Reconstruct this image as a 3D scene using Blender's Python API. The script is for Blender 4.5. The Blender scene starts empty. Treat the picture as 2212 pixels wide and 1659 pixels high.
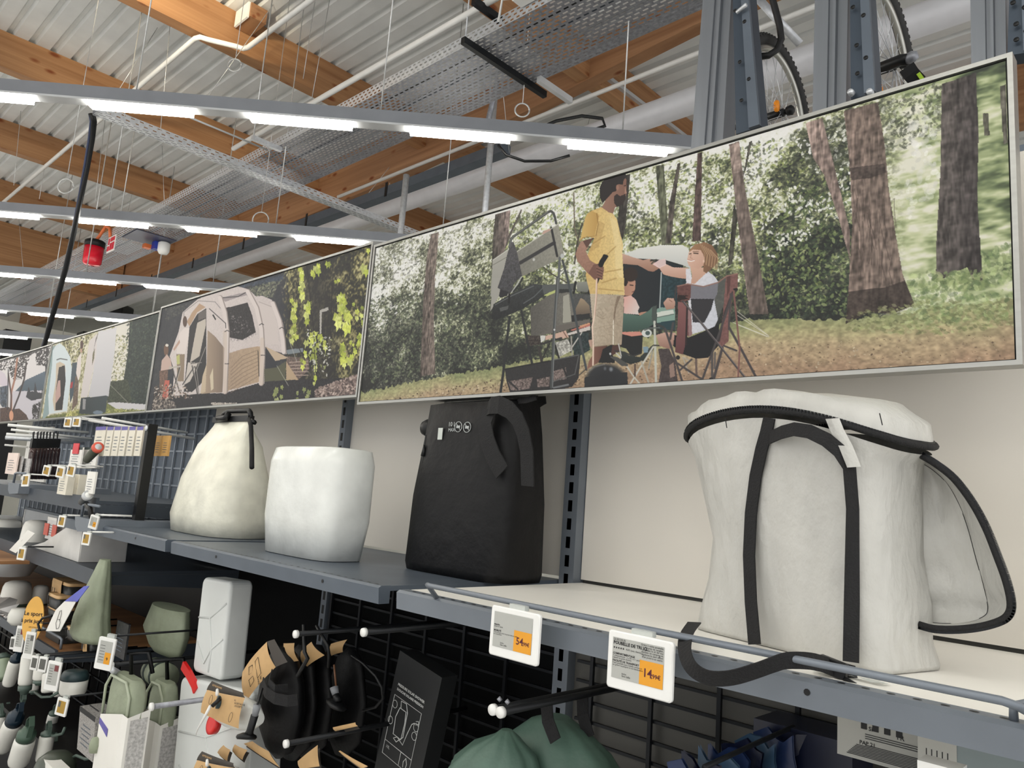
import bpy, bmesh, math, random
import numpy as np
from mathutils import Vector, Matrix
random.seed(7)
S = bpy.context.scene
COL = S.collection
PI = math.pi
# ------------------------------------------------------------------ camera
# photograph 2212 x 1659; focal length 1620 px, pitched up, slightly rolled
FPX = 1620.0
def _n(v): v = np.array(v, float); return v/np.linalg.norm(v)
_n1 = _n([-1709, 128, FPX])
_dh = 254.5; _r = math.radians(4.26); _dv = FPX*FPX/_dh
_up = _n([_dv*math.sin(_r), -_dv*math.cos(_r), FPX])
_X = -_n1; _X = _n(_X - _up*(_X @ _up)); _Y = np.cross(_X, _up)
if _Y[2] < 0: _Y = -_Y
RW = np.stack([_X, _Y, _up])            # camera axes (right, down, forward) -> world
CAM = np.array([0.0, 0.0, 1.6])
cd = bpy.data.cameras.new('camera'); cam = bpy.data.objects.new('camera', cd); COL.objects.link(cam)
cd.sensor_fit = 'HORIZONTAL'; cd.sensor_width = 36.0; cd.lens = FPX/2212*36.0
cd.clip_start = 0.02; cd.clip_end = 200
_m = Matrix.Identity(4)
for i in range(3):
    _m[i][0] = RW[i][0]; _m[i][1] = -RW[i][1]; _m[i][2] = -RW[i][2]; _m[i][3] = CAM[i]
cam.matrix_world = _m
S.camera = cam
def at(px, py, x=None, y=None, z=None):
    """the world point where the sight line through a photo pixel meets a real plane"""
    d = RW @ np.array([px-1106.0, py-829.5, FPX])
    if x is not None: t = (x-CAM[0])/d[0]
    elif y is not None: t = (y-CAM[1])/d[1]
    else: t = (z-CAM[2])/d[2]
    return CAM + t*d
# ------------------------------------------------------------------ world, exposure
W = bpy.data.worlds.new('world'); S.world = W; W.use_nodes = True
bg = W.node_tree.nodes['Background']; bg.inputs[0].default_value = (1.0, 0.995, 0.99, 1); bg.inputs[1].default_value = 0.95
S.view_settings.view_transform = 'Standard'; S.view_settings.look = 'None'
S.view_settings.gamma = 1; S.view_settings.use_curve_mapping = False
S.view_settings.exposure = 0.5
LAMP = 27.0
# ------------------------------------------------------------------ materials
def lin(c):
    return [((v/12.92) if v <= 0.04045 else ((v+0.055)/1.055)**2.4) for v in c]
def s8(r, g, b): return lin([r/255, g/255, b/255])
_mc = {}
def mat(name, rgb, rough=0.5, metal=0.0, var=0.06, scale=8.0, bump=0.0, bscale=60.0, stretch=(1, 1, 1), emit=0, trans=0, alpha=1, spec=0.5, coat=0, detail=3):
    if name in _mc: return _mc[name]
    m = bpy.data.materials.new(name); m.use_nodes = True; nt = m.node_tree; N = nt.nodes; L = nt.links
    b = N['Principled BSDF']; c = s8(*rgb)
    b.inputs['Roughness'].default_value = rough; b.inputs['Metallic'].default_value = metal
    b.inputs['Specular IOR Level'].default_value = spec
    if coat: b.inputs['Coat Weight'].default_value = coat
    tc = N.new('ShaderNodeTexCoord'); mp = N.new('ShaderNodeMapping'); mp.inputs['Scale'].default_value = stretch
    L.new(tc.outputs['Object'], mp.inputs[0])
    nz = N.new('ShaderNodeTexNoise'); nz.inputs['Scale'].default_value = scale; nz.inputs['Detail'].default_value = detail
    L.new(mp.outputs[0], nz.inputs[0])
    cr = N.new('ShaderNodeValToRGB')
    cr.color_ramp.elements[0].position = 0.3; cr.color_ramp.elements[1].position = 0.7
    cr.color_ramp.elements[0].color = [max(0, v*(1-var*2)) for v in c]+[1]
    cr.color_ramp.elements[1].color = [min(1, v*(1+var*2)) for v in c]+[1]
    L.new(nz.outputs[0], cr.inputs[0]); L.new(cr.outputs[0], b.inputs['Base Color'])
    if bump:
        n2 = N.new('ShaderNodeTexNoise'); n2.inputs['Scale'].default_value = bscale; n2.inputs['Detail'].default_value = 4
        L.new(mp.outputs[0], n2.inputs[0])
        bp = N.new('ShaderNodeBump'); bp.inputs['Strength'].default_value = bump; bp.inputs['Distance'].default_value = 0.01
        L.new(n2.outputs[0], bp.inputs['Height']); L.new(bp.outputs[0], b.inputs['Normal'])
    if emit:
        b.inputs['Emission Color'].default_value = c+[1]; b.inputs['Emission Strength'].default_value = emit
    if trans:
        b.inputs['Transmission Weight'].default_value = trans; b.inputs['IOR'].default_value = 1.2
    if alpha < 1: b.inputs['Alpha'].default_value = alpha
    _mc[name] = m; return m
def wood_mat(name, dark, light, knot=(120, 62, 28), scale=1.6, along='x', knots=True):
    m = bpy.data.materials.new(name); m.use_nodes = True; nt = m.node_tree; N = nt.nodes; L = nt.links
    b = N['Principled BSDF']; b.inputs['Roughness'].default_value = 0.55; b.inputs['Specular IOR Level'].default_value = 0.3
    tc = N.new('ShaderNodeTexCoord'); mp = N.new('ShaderNodeMapping')
    mp.inputs['Scale'].default_value = {'x': (0.35, 5, 14), 'y': (5, 0.35, 14)}[along]
    L.new(tc.outputs['Object'], mp.inputs[0])
    nz = N.new('ShaderNodeTexNoise'); nz.inputs['Scale'].default_value = scale; nz.inputs['Detail'].default_value = 5
    L.new(mp.outputs[0], nz.inputs[0])
    cr = N.new('ShaderNodeValToRGB'); cr.color_ramp.elements[0].position = 0.3; cr.color_ramp.elements[1].position = 0.75
    cr.color_ramp.elements[0].color = s8(*dark)+[1]; cr.color_ramp.elements[1].color = s8(*light)+[1]
    L.new(nz.outputs[0], cr.inputs[0]); out = cr.outputs[0]
    if knots:
        mp2 = N.new('ShaderNodeMapping'); mp2.inputs['Scale'].default_value = {'x': (2.6, 6, 6), 'y': (6, 2.6, 6)}[along]
        L.new(tc.outputs['Object'], mp2.inputs[0])
        vo = N.new('ShaderNodeTexVoronoi'); vo.inputs['Scale'].default_value = 1.0; vo.inputs['Randomness'].default_value = 1.0
        L.new(mp2.outputs[0], vo.inputs[0])
        c2 = N.new('ShaderNodeValToRGB'); c2.color_ramp.elements[0].position = 0.08; c2.color_ramp.elements[1].position = 0.19
        c2.color_ramp.elements[0].color = (1, 1, 1, 1); c2.color_ramp.elements[1].color = (0, 0, 0, 1)
        L.new(vo.outputs[0], c2.inputs[0])
        mx = N.new('ShaderNodeMix'); mx.data_type = 'RGBA'
        L.new(c2.outputs[0], mx.inputs[0]); L.new(out, mx.inputs[6]); mx.inputs[7].default_value = s8(*knot)+[1]
        out = mx.outputs[2]
    L.new(out, b.inputs['Base Color'])
    return m
def emat(name, rgb, strength):
    if name in _mc: return _mc[name]
    m = bpy.data.materials.new(name); m.use_nodes = True; b = m.node_tree.nodes['Principled BSDF']
    b.inputs['Base Color'].default_value = s8(*rgb)+[1]
    b.inputs['Emission Color'].default_value = s8(*rgb)+[1]; b.inputs['Emission Strength'].default_value = strength
    _mc[name] = m; return m
# ------------------------------------------------------------------ mesh builder
class MB:
    def __init__(s): s.v = []; s.f = []; s.smooth = []; s.mi = []; s.cur = 0
    def add(s, vs, fs, smooth=False):
        o = len(s.v); s.v += [tuple(map(float, p)) for p in vs]
        for f in fs: s.f.append([i+o for i in f]); s.smooth.append(smooth); s.mi.append(s.cur)
        return s
    def box(s, a, b):
        x0, y0, z0 = a; x1, y1, z1 = b
        vs = [(x0,y0,z0),(x1,y0,z0),(x1,y1,z0),(x0,y1,z0),(x0,y0,z1),(x1,y0,z1),(x1,y1,z1),(x0,y1,z1)]
        return s.add(vs, [(0,3,2,1),(4,5,6,7),(0,1,5,4),(1,2,6,5),(2,3,7,6),(3,0,4,7)])
    def obox(s, c, ax, ay, az, hx, hy, hz, bev=0):
        """oriented box: centre, three unit axes, half sizes, optional chamfer of the ax/az outline"""
        c, ax, ay, az = map(np.array, (c, ax, ay, az))
        if not bev:
            vs = [c+ax*sx*hx+ay*sy*hy+az*sz*hz for sz in (-1,1) for sx, sy in ((-1,-1),(1,-1),(1,1),(-1,1))]
            return s.add(vs, [(0,3,2,1),(4,5,6,7),(0,1,5,4),(1,2,6,5),(2,3,7,6),(3,0,4,7)])
        pts = []
        for sx, sz, a0 in ((1,1,0),(-1,1,90),(-1,-1,180),(1,-1,270)):
            for k in range(5):
                a = math.radians(a0+k*22.5)
                pts.append((sx*(hx-bev)+bev*math.cos(a), sz*(hz-bev)+bev*math.sin(a)))
        n = len(pts); vs = []
        e = min(bev*0.35, hy*0.6)
        for yy, sc in ((-hy, e), (-hy+e, 0), (hy-e, 0), (hy, e)):
            for (u, w) in pts:
                k = 1.0
                vs.append(c+ax*(u-math.copysign(sc, u))+az*(w-math.copysign(sc, w))+ay*yy)
        fs = []
        for r in range(3):
            for i in range(n): fs.append((r*n+i, r*n+(i+1) % n, (r+1)*n+(i+1) % n, (r+1)*n+i))
        fs.append(tuple(range(n-1, -1, -1))); fs.append(tuple(range(3*n, 4*n)))
        return s.add(vs, fs)
    def quad(s, a, b, c, d): return s.add([a, b, c, d], [(0,1,2,3)])
    def tube(s, pts, r, n=8, closed=False, cap=True, flat=None):
        """round tube along a polyline; r a number or one radius per point"""
        pts = [np.array(p, float) for p in pts]; m = len(pts)
        rr = r if hasattr(r, '__len__') else [r]*m
        vs = []; prev = None
        for i in range(m):
            a = pts[(i-1) % m] if (closed or i > 0) else pts[i]
            b = pts[(i+1) % m] if (closed or i < m-1) else pts[i]
            t = b-a; t = t/(np.linalg.norm(t)+1e-12)
            if prev is None:
                h = np.array([0, 0, 1.0]) if abs(t[2]) < 0.9 else np.array([1.0, 0, 0])
                u = np.cross(t, h)
            else: u = prev-t*(prev @ t)
            u = u/(np.linalg.norm(u)+1e-12); prev = u; w = np.cross(t, u)
            for k in range(n):
                an = 2*PI*k/n; vs.append(pts[i]+rr[i]*(u*math.cos(an)+w*math.sin(an)))
        fs = []
        for i in range(m if closed else m-1):
            j = (i+1) % m
            for k in range(n): fs.append((i*n+k, i*n+(k+1) % n, j*n+(k+1) % n, j*n+k))
        if cap and not closed:
            fs.append(tuple(range(n-1, -1, -1))); fs.append(tuple(range((m-1)*n, m*n)))
        return s.add(vs, fs, True)
    def ribbon(s, pts, wdir, w, th=0.0015):
        """flat strap along a polyline: wdir = width direction(s)"""
        m = len(pts); vs = []
        for i in range(m):
            p = np.array(pts[i], float)
            a = np.array(pts[max(0, i-1)], float); b = np.array(pts[min(m-1, i+1)], float)
            t = _n(b-a); wd = np.array(wdir[i] if hasattr(wdir[0], '__len__') else wdir, float)
            wd = _n(wd-t*(wd @ t)); nn = np.cross(t, wd)
            ww = w[i] if hasattr(w, '__len__') else w
            for su, sn in ((-1,-1),(1,-1),(1,1),(-1,1)): vs.append(p+wd*su*ww/2+nn*sn*th/2)
        fs = []
        for i in range(m-1):
            for k in range(4): fs.append((i*4+k, i*4+(k+1) % 4, (i+1)*4+(k+1) % 4, (i+1)*4+k))
        fs.append((3,2,1,0)); fs.append(tuple(range((m-1)*4, m*4)))
        return s.add(vs, fs)
    def loft(s, rings, cap0=True, cap1=True, smooth=True):
        n = len(rings[0]); vs = [p for r in rings for p in r]; fs = []
        for i in range(len(rings)-1):
            for k in range(n): fs.append((i*n+k, i*n+(k+1) % n, (i+1)*n+(k+1) % n, (i+1)*n+k))
        s.add(vs, fs, smooth)
        o = len(s.v)-len(vs)
        if cap0: s.f.append([o+k for k in range(n-1, -1, -1)]); s.smooth.append(False); s.mi.append(s.cur)
        if cap1: s.f.append([o+(len(rings)-1)*n+k for k in range(n)]); s.smooth.append(False); s.mi.append(s.cur)
        return s
    def lathe(s, prof, c, axis=(0,0,1), n=24, sx=1, sy=1):
        """prof = (radius, height) list around an axis through c"""
        az = _n(axis); h = np.array([1.0,0,0]) if abs(az[0]) < 0.9 else np.array([0,1.0,0])
        ax = _n(h-az*(h @ az)); ay = np.cross(az, ax); c = np.array(c, float)
        rings = [[c+az*z+ax*r*sx*math.cos(2*PI*k/n)+ay*r*sy*math.sin(2*PI*k/n) for k in range(n)] for r, z in prof]
        return s.loft(rings)
    def sheet(s, P, th=0.0, smooth=True):
        """grid of points P[i][j]"""
        a, b = len(P), len(P[0]); vs = [p for r in P for p in r]
        fs = [(i*b+j, i*b+j+1, (i+1)*b+j+1, (i+1)*b+j) for i in range(a-1) for j in range(b-1)]
        return s.add(vs, fs, smooth)
    def prism(s, poly, off):
        """polygon (3D points) extruded by a vector"""
        n = len(poly); off = np.array(off); vs = [np.array(p, float) for p in poly]; vs += [p+off for p in vs]
        fs = [tuple(range(n-1, -1, -1)), tuple(range(n, 2*n))]+[(i, (i+1) % n, n+(i+1) % n, n+i) for i in range(n)]
        return s.add(vs, fs)
    def build(s, name, m, parent=None, fix=True, origin=None):
        me = bpy.data.meshes.new(name)
        v = np.array(s.v)
        if parent is not None:
            org = np.array(parent['_org'])
        elif origin is not None: org = np.array(origin)
        else:
            lo, hi = v.min(0), v.max(0); org = np.array([(lo[0]+hi[0])/2, (lo[1]+hi[1])/2, lo[2]])
        me.from_pydata((v-org).tolist(), [], s.f)
        ms = m if isinstance(m, (list, tuple)) else [m]
        for q in ms: me.materials.append(q)
        me.polygons.foreach_set('use_smooth', s.smooth)
        if len(ms) > 1: me.polygons.foreach_set('material_index', s.mi)
        me.update()
        if fix:
            b = bmesh.new(); b.from_mesh(me); bmesh.ops.recalc_face_normals(b, faces=b.faces); b.to_mesh(me); b.free()
        o = bpy.data.objects.new(name, me); COL.objects.link(o)
        if parent is not None:
            o.parent = parent; o['_org'] = [float(q) for q in org]
            po = parent['_loc'] if parent.type != 'EMPTY' else None
        else:
            o.location = org
        o['_org'] = [float(q) for q in org]; o['_loc'] = 0
        return o
def tag(o, label=None, cat=None, group=None, kind=None):
    if label: o['label'] = label
    if cat: o['category'] = cat
    if group: o['group'] = group
    if kind: o['kind'] = kind
    return o
def thing(name, label, cat, loc, group=None):
    o = bpy.data.objects.new(name, None); COL.objects.link(o); o.location = [float(q) for q in loc]
    o.empty_display_size = 0.05; o['_org'] = [float(q) for q in loc]; o['_loc'] = 0
    return tag(o, label, cat, group)
def struct(mb, name, m):
    o = mb.build(name, m); o['kind'] = 'structure'; return o
def copy_tree(o, parent=None, d=(0, 0, 0)):
    c = o.copy(); COL.objects.link(c); c.parent = parent
    if parent is None: c.location = Vector(o.location)+Vector(d)
    for ch in [q for q in bpy.data.objects if q.parent == o]: copy_tree(ch, c)
    return c
def text_mb(txt, size, m, parent, origin, ax, az, name='lettering', th=0.0, align='LEFT', bold=0.0, label=None):
    """flat lettering as mesh: baseline starts at origin, runs along ax, up along az"""
    cu = bpy.data.curves.new('t', 'FONT'); cu.body = txt; cu.size = size; cu.align_x = align
    cu.offset = bold; cu.resolution_u = 2
    to = bpy.data.objects.new('t', cu); COL.objects.link(to)
    dg = bpy.context.evaluated_depsgraph_get(); me = bpy.data.meshes.new_from_object(to.evaluated_get(dg))
    bpy.data.objects.remove(to); bpy.data.curves.remove(cu)
    ax, az, org = np.array(ax, float), np.array(az, float), np.array(origin, float)
    mb = MB(); mb.add([org+ax*v.co.x+az*v.co.y for v in me.vertices], [tuple(p.vertices) for p in me.polygons])
    bpy.data.meshes.remove(me)
    return mb, mb.build(name, m, parent, fix=False)
# ================================================================== the shop building
M_deck = mat('white_painted_roof_steel', (220, 222, 221), 0.5, 0.0, 0.03, 3)
M_woodx = wood_mat('glued_timber_along', (138, 98, 68), (174, 131, 95), along='x')
M_woody = wood_mat('glued_timber_across', (146, 104, 70), (182, 139, 99), along='y')
M_galv = mat('galvanised_steel', (150, 152, 159), 0.42, 0.55, 0.12, 40)
M_galvl = mat('galvanised_steel_light', (205, 208, 212), 0.4, 0.5, 0.06, 40)
M_grey = mat('grey_painted_metal', (132, 135, 141), 0.42, 0.3, 0.03, 6)
M_lgrey = mat('light_grey_metal', (196, 198, 200), 0.4, 0.3, 0.03, 6)
M_dgrey = mat('slate_grey_metal', (92, 101, 112), 0.42, 0.35, 0.04, 8)
M_black = mat('black_plastic', (15, 16, 18), 0.4, 0.0, 0.05, 10, spec=0.35)
M_blackm = mat('black_metal', (28, 30, 33), 0.4, 0.5, 0.05, 10)
M_white = mat('white_plastic', (236, 236, 233), 0.35, 0.0, 0.015, 10)
M_wall = mat('white_cladding', (214, 214, 206), 0.6, 0.0, 0.03, 2)
M_floor = mat('shop_floor', (196, 194, 190), 0.4, 0.0, 0.03, 2)
M_wire = mat('steel_wire', (205, 206, 205), 0.35, 0.6, 0.05, 30)
M_lamp = emat('led_diffuser', (255, 252, 243), LAMP)
M_alu = mat('brushed_aluminium', (158, 158, 154), 0.36, 0.7, 0.03, 20, stretch=(0.3, 1, 4))

ZD = 6.0
struct(MB().box((-24, -9, -0.06), (6, 12, 0)), 'floor', M_floor)
# roof deck: trapezoidal ribs running along the wall, one sheet
d = MB(); pitch = 0.2; y = -9.0; prof = []
while y < 12:
    prof += [(y, ZD), (y+0.125, ZD), (y+0.145, ZD+0.04), (y+0.18, ZD+0.04)]; y += pitch
P = [[(x, yy, zz) for (yy, zz) in prof] for x in (-24, 6)]
d.sheet(P, smooth=False)
d.sheet([[(x, yy, zz+0.02) for (yy, zz) in prof] for x in (-24, 6)], smooth=False)
struct(d, 'ceiling', M_deck)
struct(MB().box((-24.2, -9, 0), (-24, 12, ZD+0.1)), 'wall_left', M_wall)
struct(MB().box((-24, 12, 0), (6, 12.2, ZD+0.1)), 'wall_back', M_wall)

# secondary timber beams, across the shop, on both sides of the main beam
GB = 'timber cross beams under the roof deck'
xs = [(-4.2, 'second nearest cross beam, far side of the main timber beam'), (-6.6, ''), (-8.9, ''), (-11.25, ''), (-13.7, '')]
YM = 5.08
names_near = {0: 'orange timber roof beam crossing the top edge behind the cable tray', 1: 'timber roof beam lit bright orange at the top left, a block on its side',
              2: 'long brown timber roof beam left of the brightly lit one', 3: 'brown timber roof beam crossing behind the hanging black cable',
              4: 'farthest thin brown timber beam before the deep one at left'}
names_far = {0: 'yellow timber beam beside the grey posts, a metal strip along it', 1: 'yellow timber beam above the head of the printed standing man',
             2: 'yellow timber beam right of the seam between the two largest prints', 3: 'yellow timber beam just above the printed vine leaves',
             4: 'yellow timber beam just above the printed tent'}
for i, (x, _) in enumerate(xs):
    w = 0.14; zb = 5.62
    o = MB().box((x-w, -9, zb), (x, YM-0.001, ZD-0.001)).build('roof_beam', M_woody); tag(o, names_near[i], 'beam', GB)
    o = MB().box((x-w, YM+0.141, zb), (x, 7.55, ZD-0.001)).build('roof_beam', M_woody); tag(o, names_far[i], 'beam', GB)
# metal strip on the nearest far beam
b = MB(); b.box((-4.199, YM+0.2, 5.72), (-4.16, 7.5, 5.76)); tag(b.build('metal_rail', M_lgrey), 'narrow light metal strip running beside the nearest yellow timber beam', 'rail')
# deep transverse beam
tag(MB().box((-16.3, -9, 5.05), (-16.1, 5.05, ZD-0.001)).build('roof_beam', M_woody), 'deep brown timber beam crossing the far left behind the light rows', 'beam')
tag(MB().box((-16.3, 5.3, 5.62), (-16.1, 11.9, ZD-0.001)).build('roof_beam', M_woody), 'deep timber beam continuing right behind the printed tent', 'beam')
# main glued beam along the wall, underside rising towards the right
prof = [(-23.9, 5.25), (-14.8, 5.29), (-9.5, 5.31), (-7.5, 5.36), (-5.9, 5.47), (-5.4, 5.51), (-3.1, 5.70), (5.9, 5.72)]
poly = [(x, YM, z) for x, z in prof]+[(5.9, YM, ZD-0.001), (-23.9, YM, ZD-0.001)]
tag(MB().prism(poly, (0, 0.14, 0)).build('main_roof_beam', M_woodx), 'long brown main timber beam running diagonally behind the perforated tray', 'beam')
tag(MB().box((-15, 7.56, 5.3), (5.9, 7.72, ZD-0.001)).build('main_roof_beam', M_woodx), 'second main timber beam peeping over the print, above the standing man', 'beam')

# ---------------- perforated cable tray (real slots)
def slotted(x0, x1, y0, y1, z, pitchx, slx, pitchy, sly, wave=True):
    """a sheet in the xy plane with rectangular slots"""
    mb = MB(); ny = int((y1-y0)/pitchy); my = (y1-y0-ny*pitchy)/2
    mb.quad((x0, y0, z), (x1, y0, z), (x1, y0+my, z), (x0, y0+my, z)); mb.quad((x0, y1-my, z), (x1, y1-my, z), (x1, y1, z), (x0, y1, z))
    for r in range(ny):
        ya = y0+my+r*pitchy; g = (pitchy-sly)/2; yb, yc, yd = ya+g, ya+g+sly, ya+pitchy
        mb.quad((x0, ya, z), (x1, ya, z), (x1, yb, z), (x0, yb, z)); mb.quad((x0, yc, z), (x1, yc, z), (x1, yd, z), (x0, yd, z))
        x = x0+(pitchx/2 if r % 2 else 0)
        cur = x0
        while x+slx < x1:
            mb.quad((cur, yb, z), (x, yb, z), (x, yc, z), (cur, yc, z)); cur = x+slx; x += pitchx
        mb.quad((cur, yb, z), (x1, yb, z), (x1, yc, z), (cur, yc, z))
    return mb
ZT, TY0, TY1 = 4.5, 2.9, 3.49
tray = thing('cable_tray', 'wide perforated galvanised cable tray running diagonally under the roof', 'cable tray', (-8, (TY0+TY1)/2, ZT))
n = slotted(-17.5, 1.5, TY0, TY1, ZT, 0.06, 0.036, 0.0295, 0.012)
n.build('tray_bottom', M_galv, tray, fix=False)
# near and far flanges, the near one slotted too
f = slotted(-17.5, 1.5, 0, 0.085, 0, 0.05, 0.026, 0.028, 0.012); f.v = [(x, TY0, ZT+yy) for (x, yy, z) in f.v]
f.build('side_flange', M_galvl, tray, fix=False)
f = MB().box((-17.5, TY1, ZT), (1.5, TY1+0.003, ZT+0.085)); f.build('side_flange', M_galv, tray)
# joint plates and cables lying in the tray
for k, (x, w) in enumerate([(-6.35, 0.3), (-10.2, 0.24)]):
    pass
for k in range(3):
    yy = TY0+0.12+k*0.13+0.02*math.sin(k*3)
    pts = [(x, yy+0.015*math.sin(x*1.3+k), ZT+0.02+0.004*k) for x in np.linspace(-17, 1.4, 40)]
    c = MB().tube(pts, 0.013 if k % 2 else 0.009, 6).build('cable', [M_black, M_dgrey, M_lgrey][k % 3])
    tag(c, 'electric cable lying lengthwise in the wide perforated tray', 'cable', 'cables lying in the perforated tray')
# brackets under the tray
def bracket(name, label, x, y0, y1, z, m, h=0.045, w=0.035, grp=None):
    mb = MB().box((x-w/2, y0, z-h), (x+w/2, y1, z)); return tag(mb.build(name, m), label, 'bracket', grp)
p = at(1015, 97, z=ZT-0.03); q = at(1145, 187, z=ZT-0.03)
bracket('tray_bracket', 'dark strut crossing under the cable tray at top centre', (p[0]+q[0])/2, TY0-0.08, TY1+0.13, ZT-0.002, M_blackm)
p2 = at(1020, 8, z=ZT+0.12); q2 = at(1085, 50, z=ZT+0.12)
bracket('tray_bracket', 'short dark strut above the near edge of the cable tray, top centre', (p2[0]+q2[0])/2, p2[1], q2[1], ZT+0.16, M_blackm)
xb = (p[0]+q[0])/2
tag(MB().tube([(xb, TY0-0.06, ZT-0.001), (xb, TY0-0.06, ZT+0.62)], 0.005, 6).build('threaded_rod', M_galvl), 'threaded rod between the two dark struts at top centre', 'rod')
p = at(1160, 170, z=ZT-0.03)
bracket('tray_bracket', 'short pale strut sticking out past the tray, right of the dark strut', p[0], TY1-0.05, TY1+0.3, ZT-0.002, M_lgrey)
for (px, py, lab) in [(545, 297, 'pale strut with a hook end under the tray, above the third lit lamp'), (259, 462, 'pale strut with a hook end under the tray at left')]:
    p = at(px, py, z=ZT-0.02)
    b = thing('tray_bracket', lab, 'bracket', (p[0], p[1], ZT-0.03))
    MB().box((p[0]-0.02, p[1], ZT-0.04), (p[0]+0.02, TY0+0.03, ZT-0.002)).build('arm', M_galvl, b)
    MB().tube([(p[0], p[1]+0.01, ZT-0.04), (p[0], p[1]+0.01, ZD-0.02)], 0.006, 6).build('threaded_rod', M_wire, b)
# flood light box above the tray at the top edge
p = at(1190, 12, z=ZT+0.1)
fb = thing('junction_box', 'white junction box on the near edge of the cable tray at the top', 'box', (p[0], p[1], ZT))
MB().obox((p[0], TY0-0.05, ZT+0.12), (1, 0, 0), (0, 1, 0), (0, 0, 1), 0.12, 0.045, 0.07, 0.02).build('housing', M_white, fb)
MB().tube([(p[0]-0.12, TY0-0.05, ZT+0.1), (p[0]-0.22, TY0-0.07, ZT+0.12), (p[0]-0.26, TY0-0.05, ZT+0.0)], 0.008, 6).build('cable', M_white, fb)
# beige pipe beside the near flange
tag(MB().tube([(-6.6, TY0-0.06, ZT+0.17), (1.5, TY0-0.06, ZT+0.17)], 0.022, 8).build('conduit_pipe', M_white), 'beige conduit pipe following the near edge of the cable tray', 'pipe')

# ---------------- slotted channel crossing under the tray
a = at(200, 243, z=4.38); b = at(900, 505, z=4.38); xc = (a[0]+b[0])/2
ch = thing('slotted_channel', 'narrow slotted metal channel crossing under the wide cable tray', 'cable tray', (xc, 3, 4.33))
c = slotted(0, b[1]-a[1]+0.4, 0, 0.11, 0, 0.07, 0.045, 0.034, 0.009); c.v = [(xc-0.055+yy, a[1]+x, 4.36) for (x, yy, z) in c.v]
c.build('channel_bottom', M_galvl, ch, fix=False)
c = slotted(0, b[1]-a[1]+0.4, 0, 0.06, 0, 0.07, 0.03, 0.03, 0.008); c.v = [(xc+0.056, a[1]+x, 4.36+yy) for (x, yy, z) in c.v]
c.build('channel_side', M_galvl, ch, fix=False)
MB().box((xc-0.058, a[1], 4.36), (xc-0.055, b[1]+0.4, 4.42)).build('channel_side', M_galv, ch)
tag(MB().tube([(xc+0.35, a[1]+0.25, 4.47), (xc+0.35, TY0-0.05, 4.47)], 0.008, 6).build('steel_rod', M_lgrey), 'thin pale rod running beside the slotted channel', 'rod')

# ---------------- black cable bundle dropping to the shelves from the channel end
cb = thing('cable_bundle', 'thick black and blue cable bundle hanging down at the left', 'cable', (-4, 1.5, 2.5))
def along(px, py, dist):
    d = RW @ np.array([px-1106.0, py-829.5, FPX]); return CAM+d/np.linalg.norm(d)*dist
path = [(196, 246), (200, 262), (197, 300), (188, 360), (177, 420), (160, 500), (142, 580), (122, 650), (104, 710), (94, 745), (90, 790)]
D0 = np.linalg.norm(a-CAM); D1 = np.linalg.norm(at(92, 770, y=1.72)-CAM)
for k, (dx, rad, m) in enumerate([(0, 0.017, M_black), (5, 0.014, M_black), (-5, 0.012, mat('blue_cable', (40, 52, 84), 0.45)), (2, 0.012, M_blackm)]):
    pts = []
    for i, (px, py) in enumerate(path):
        t = i/(len(path)-1); pts.append(along(px+dx*(1-0.7*t)*0.8+2*math.sin(i*0.8+k), py, D0+(D1-D0)*t+0.004*k))
    MB().tube(pts, rad, 8).build('cable', m, cb)

# ---------------- rails and pipes beyond the main tray
z0 = 4.75
rr = thing('duct_rail', 'dark grey rail ending above the second lit lamp row, pipe beneath', 'rail', (-6, 4.6, z0))
pa = at(1092, 333, z=z0); yr = pa[1]
MB().box((-17, yr-0.06, z0), (pa[0], yr+0.06, z0+0.1)).build('rail_body', M_dgrey, rr)
for xx in np.arange(-16, pa[0], 1.6):
    MB().box((xx-0.02, yr-0.065, z0-0.02), (xx+0.02, yr-0.06, z0+0.14)).build('hanger_clip', M_blackm, rr)
pp = at(1500, 196, z=5.0); yp = at(1075, 350, z=5.0)[1]
tag(MB().tube([(-17.5, yp+0.12, 5.0), (5, yp+0.12, 5.0)], 0.11, 16).build('white_pipe', mat('white_pipe_paint', (214, 214, 218), 0.35, 0.1, 0.02)), 'fat white pipe running along behind the dark grey rail', 'pipe')
tag(MB().tube([(-8, yp-0.1, 5.25), (5, yp-0.1, 5.25)], 0.02, 8).build('conduit_pipe', M_white), 'thin beige pipe above the fat white pipe at right', 'pipe')
# vertical conduits
for (px, y0_, y1_, lab, r_) in [(1068, 215, 480, 'vertical metal pipe standing behind the light row, centre', 0.028), (878, 378, 540, 'vertical metal pipe above the seam of the two largest prints', 0.03)]:
    t_ = at(px, y0_, y=4.2); b_ = at(px, y1_, y=4.2)
    c = MB().tube([(t_[0], 4.2, b_[2]-0.5), (t_[0], 4.2, t_[2])], r_, 10); tag(c.build('vertical_pipe', M_galvl), lab, 'pipe')
t_ = at(1103, 190, y=3.9)
tag(MB().tube([(t_[0], 3.75, t_[2]), (t_[0]-0.02, 3.75, t_[2]-0.1), (t_[0]-0.06, 3.72, t_[2]-0.45)], 0.022, 8).build('vertical_pipe', M_galv), 'short slanting pipe under the dark tray strut', 'pipe')
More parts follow.
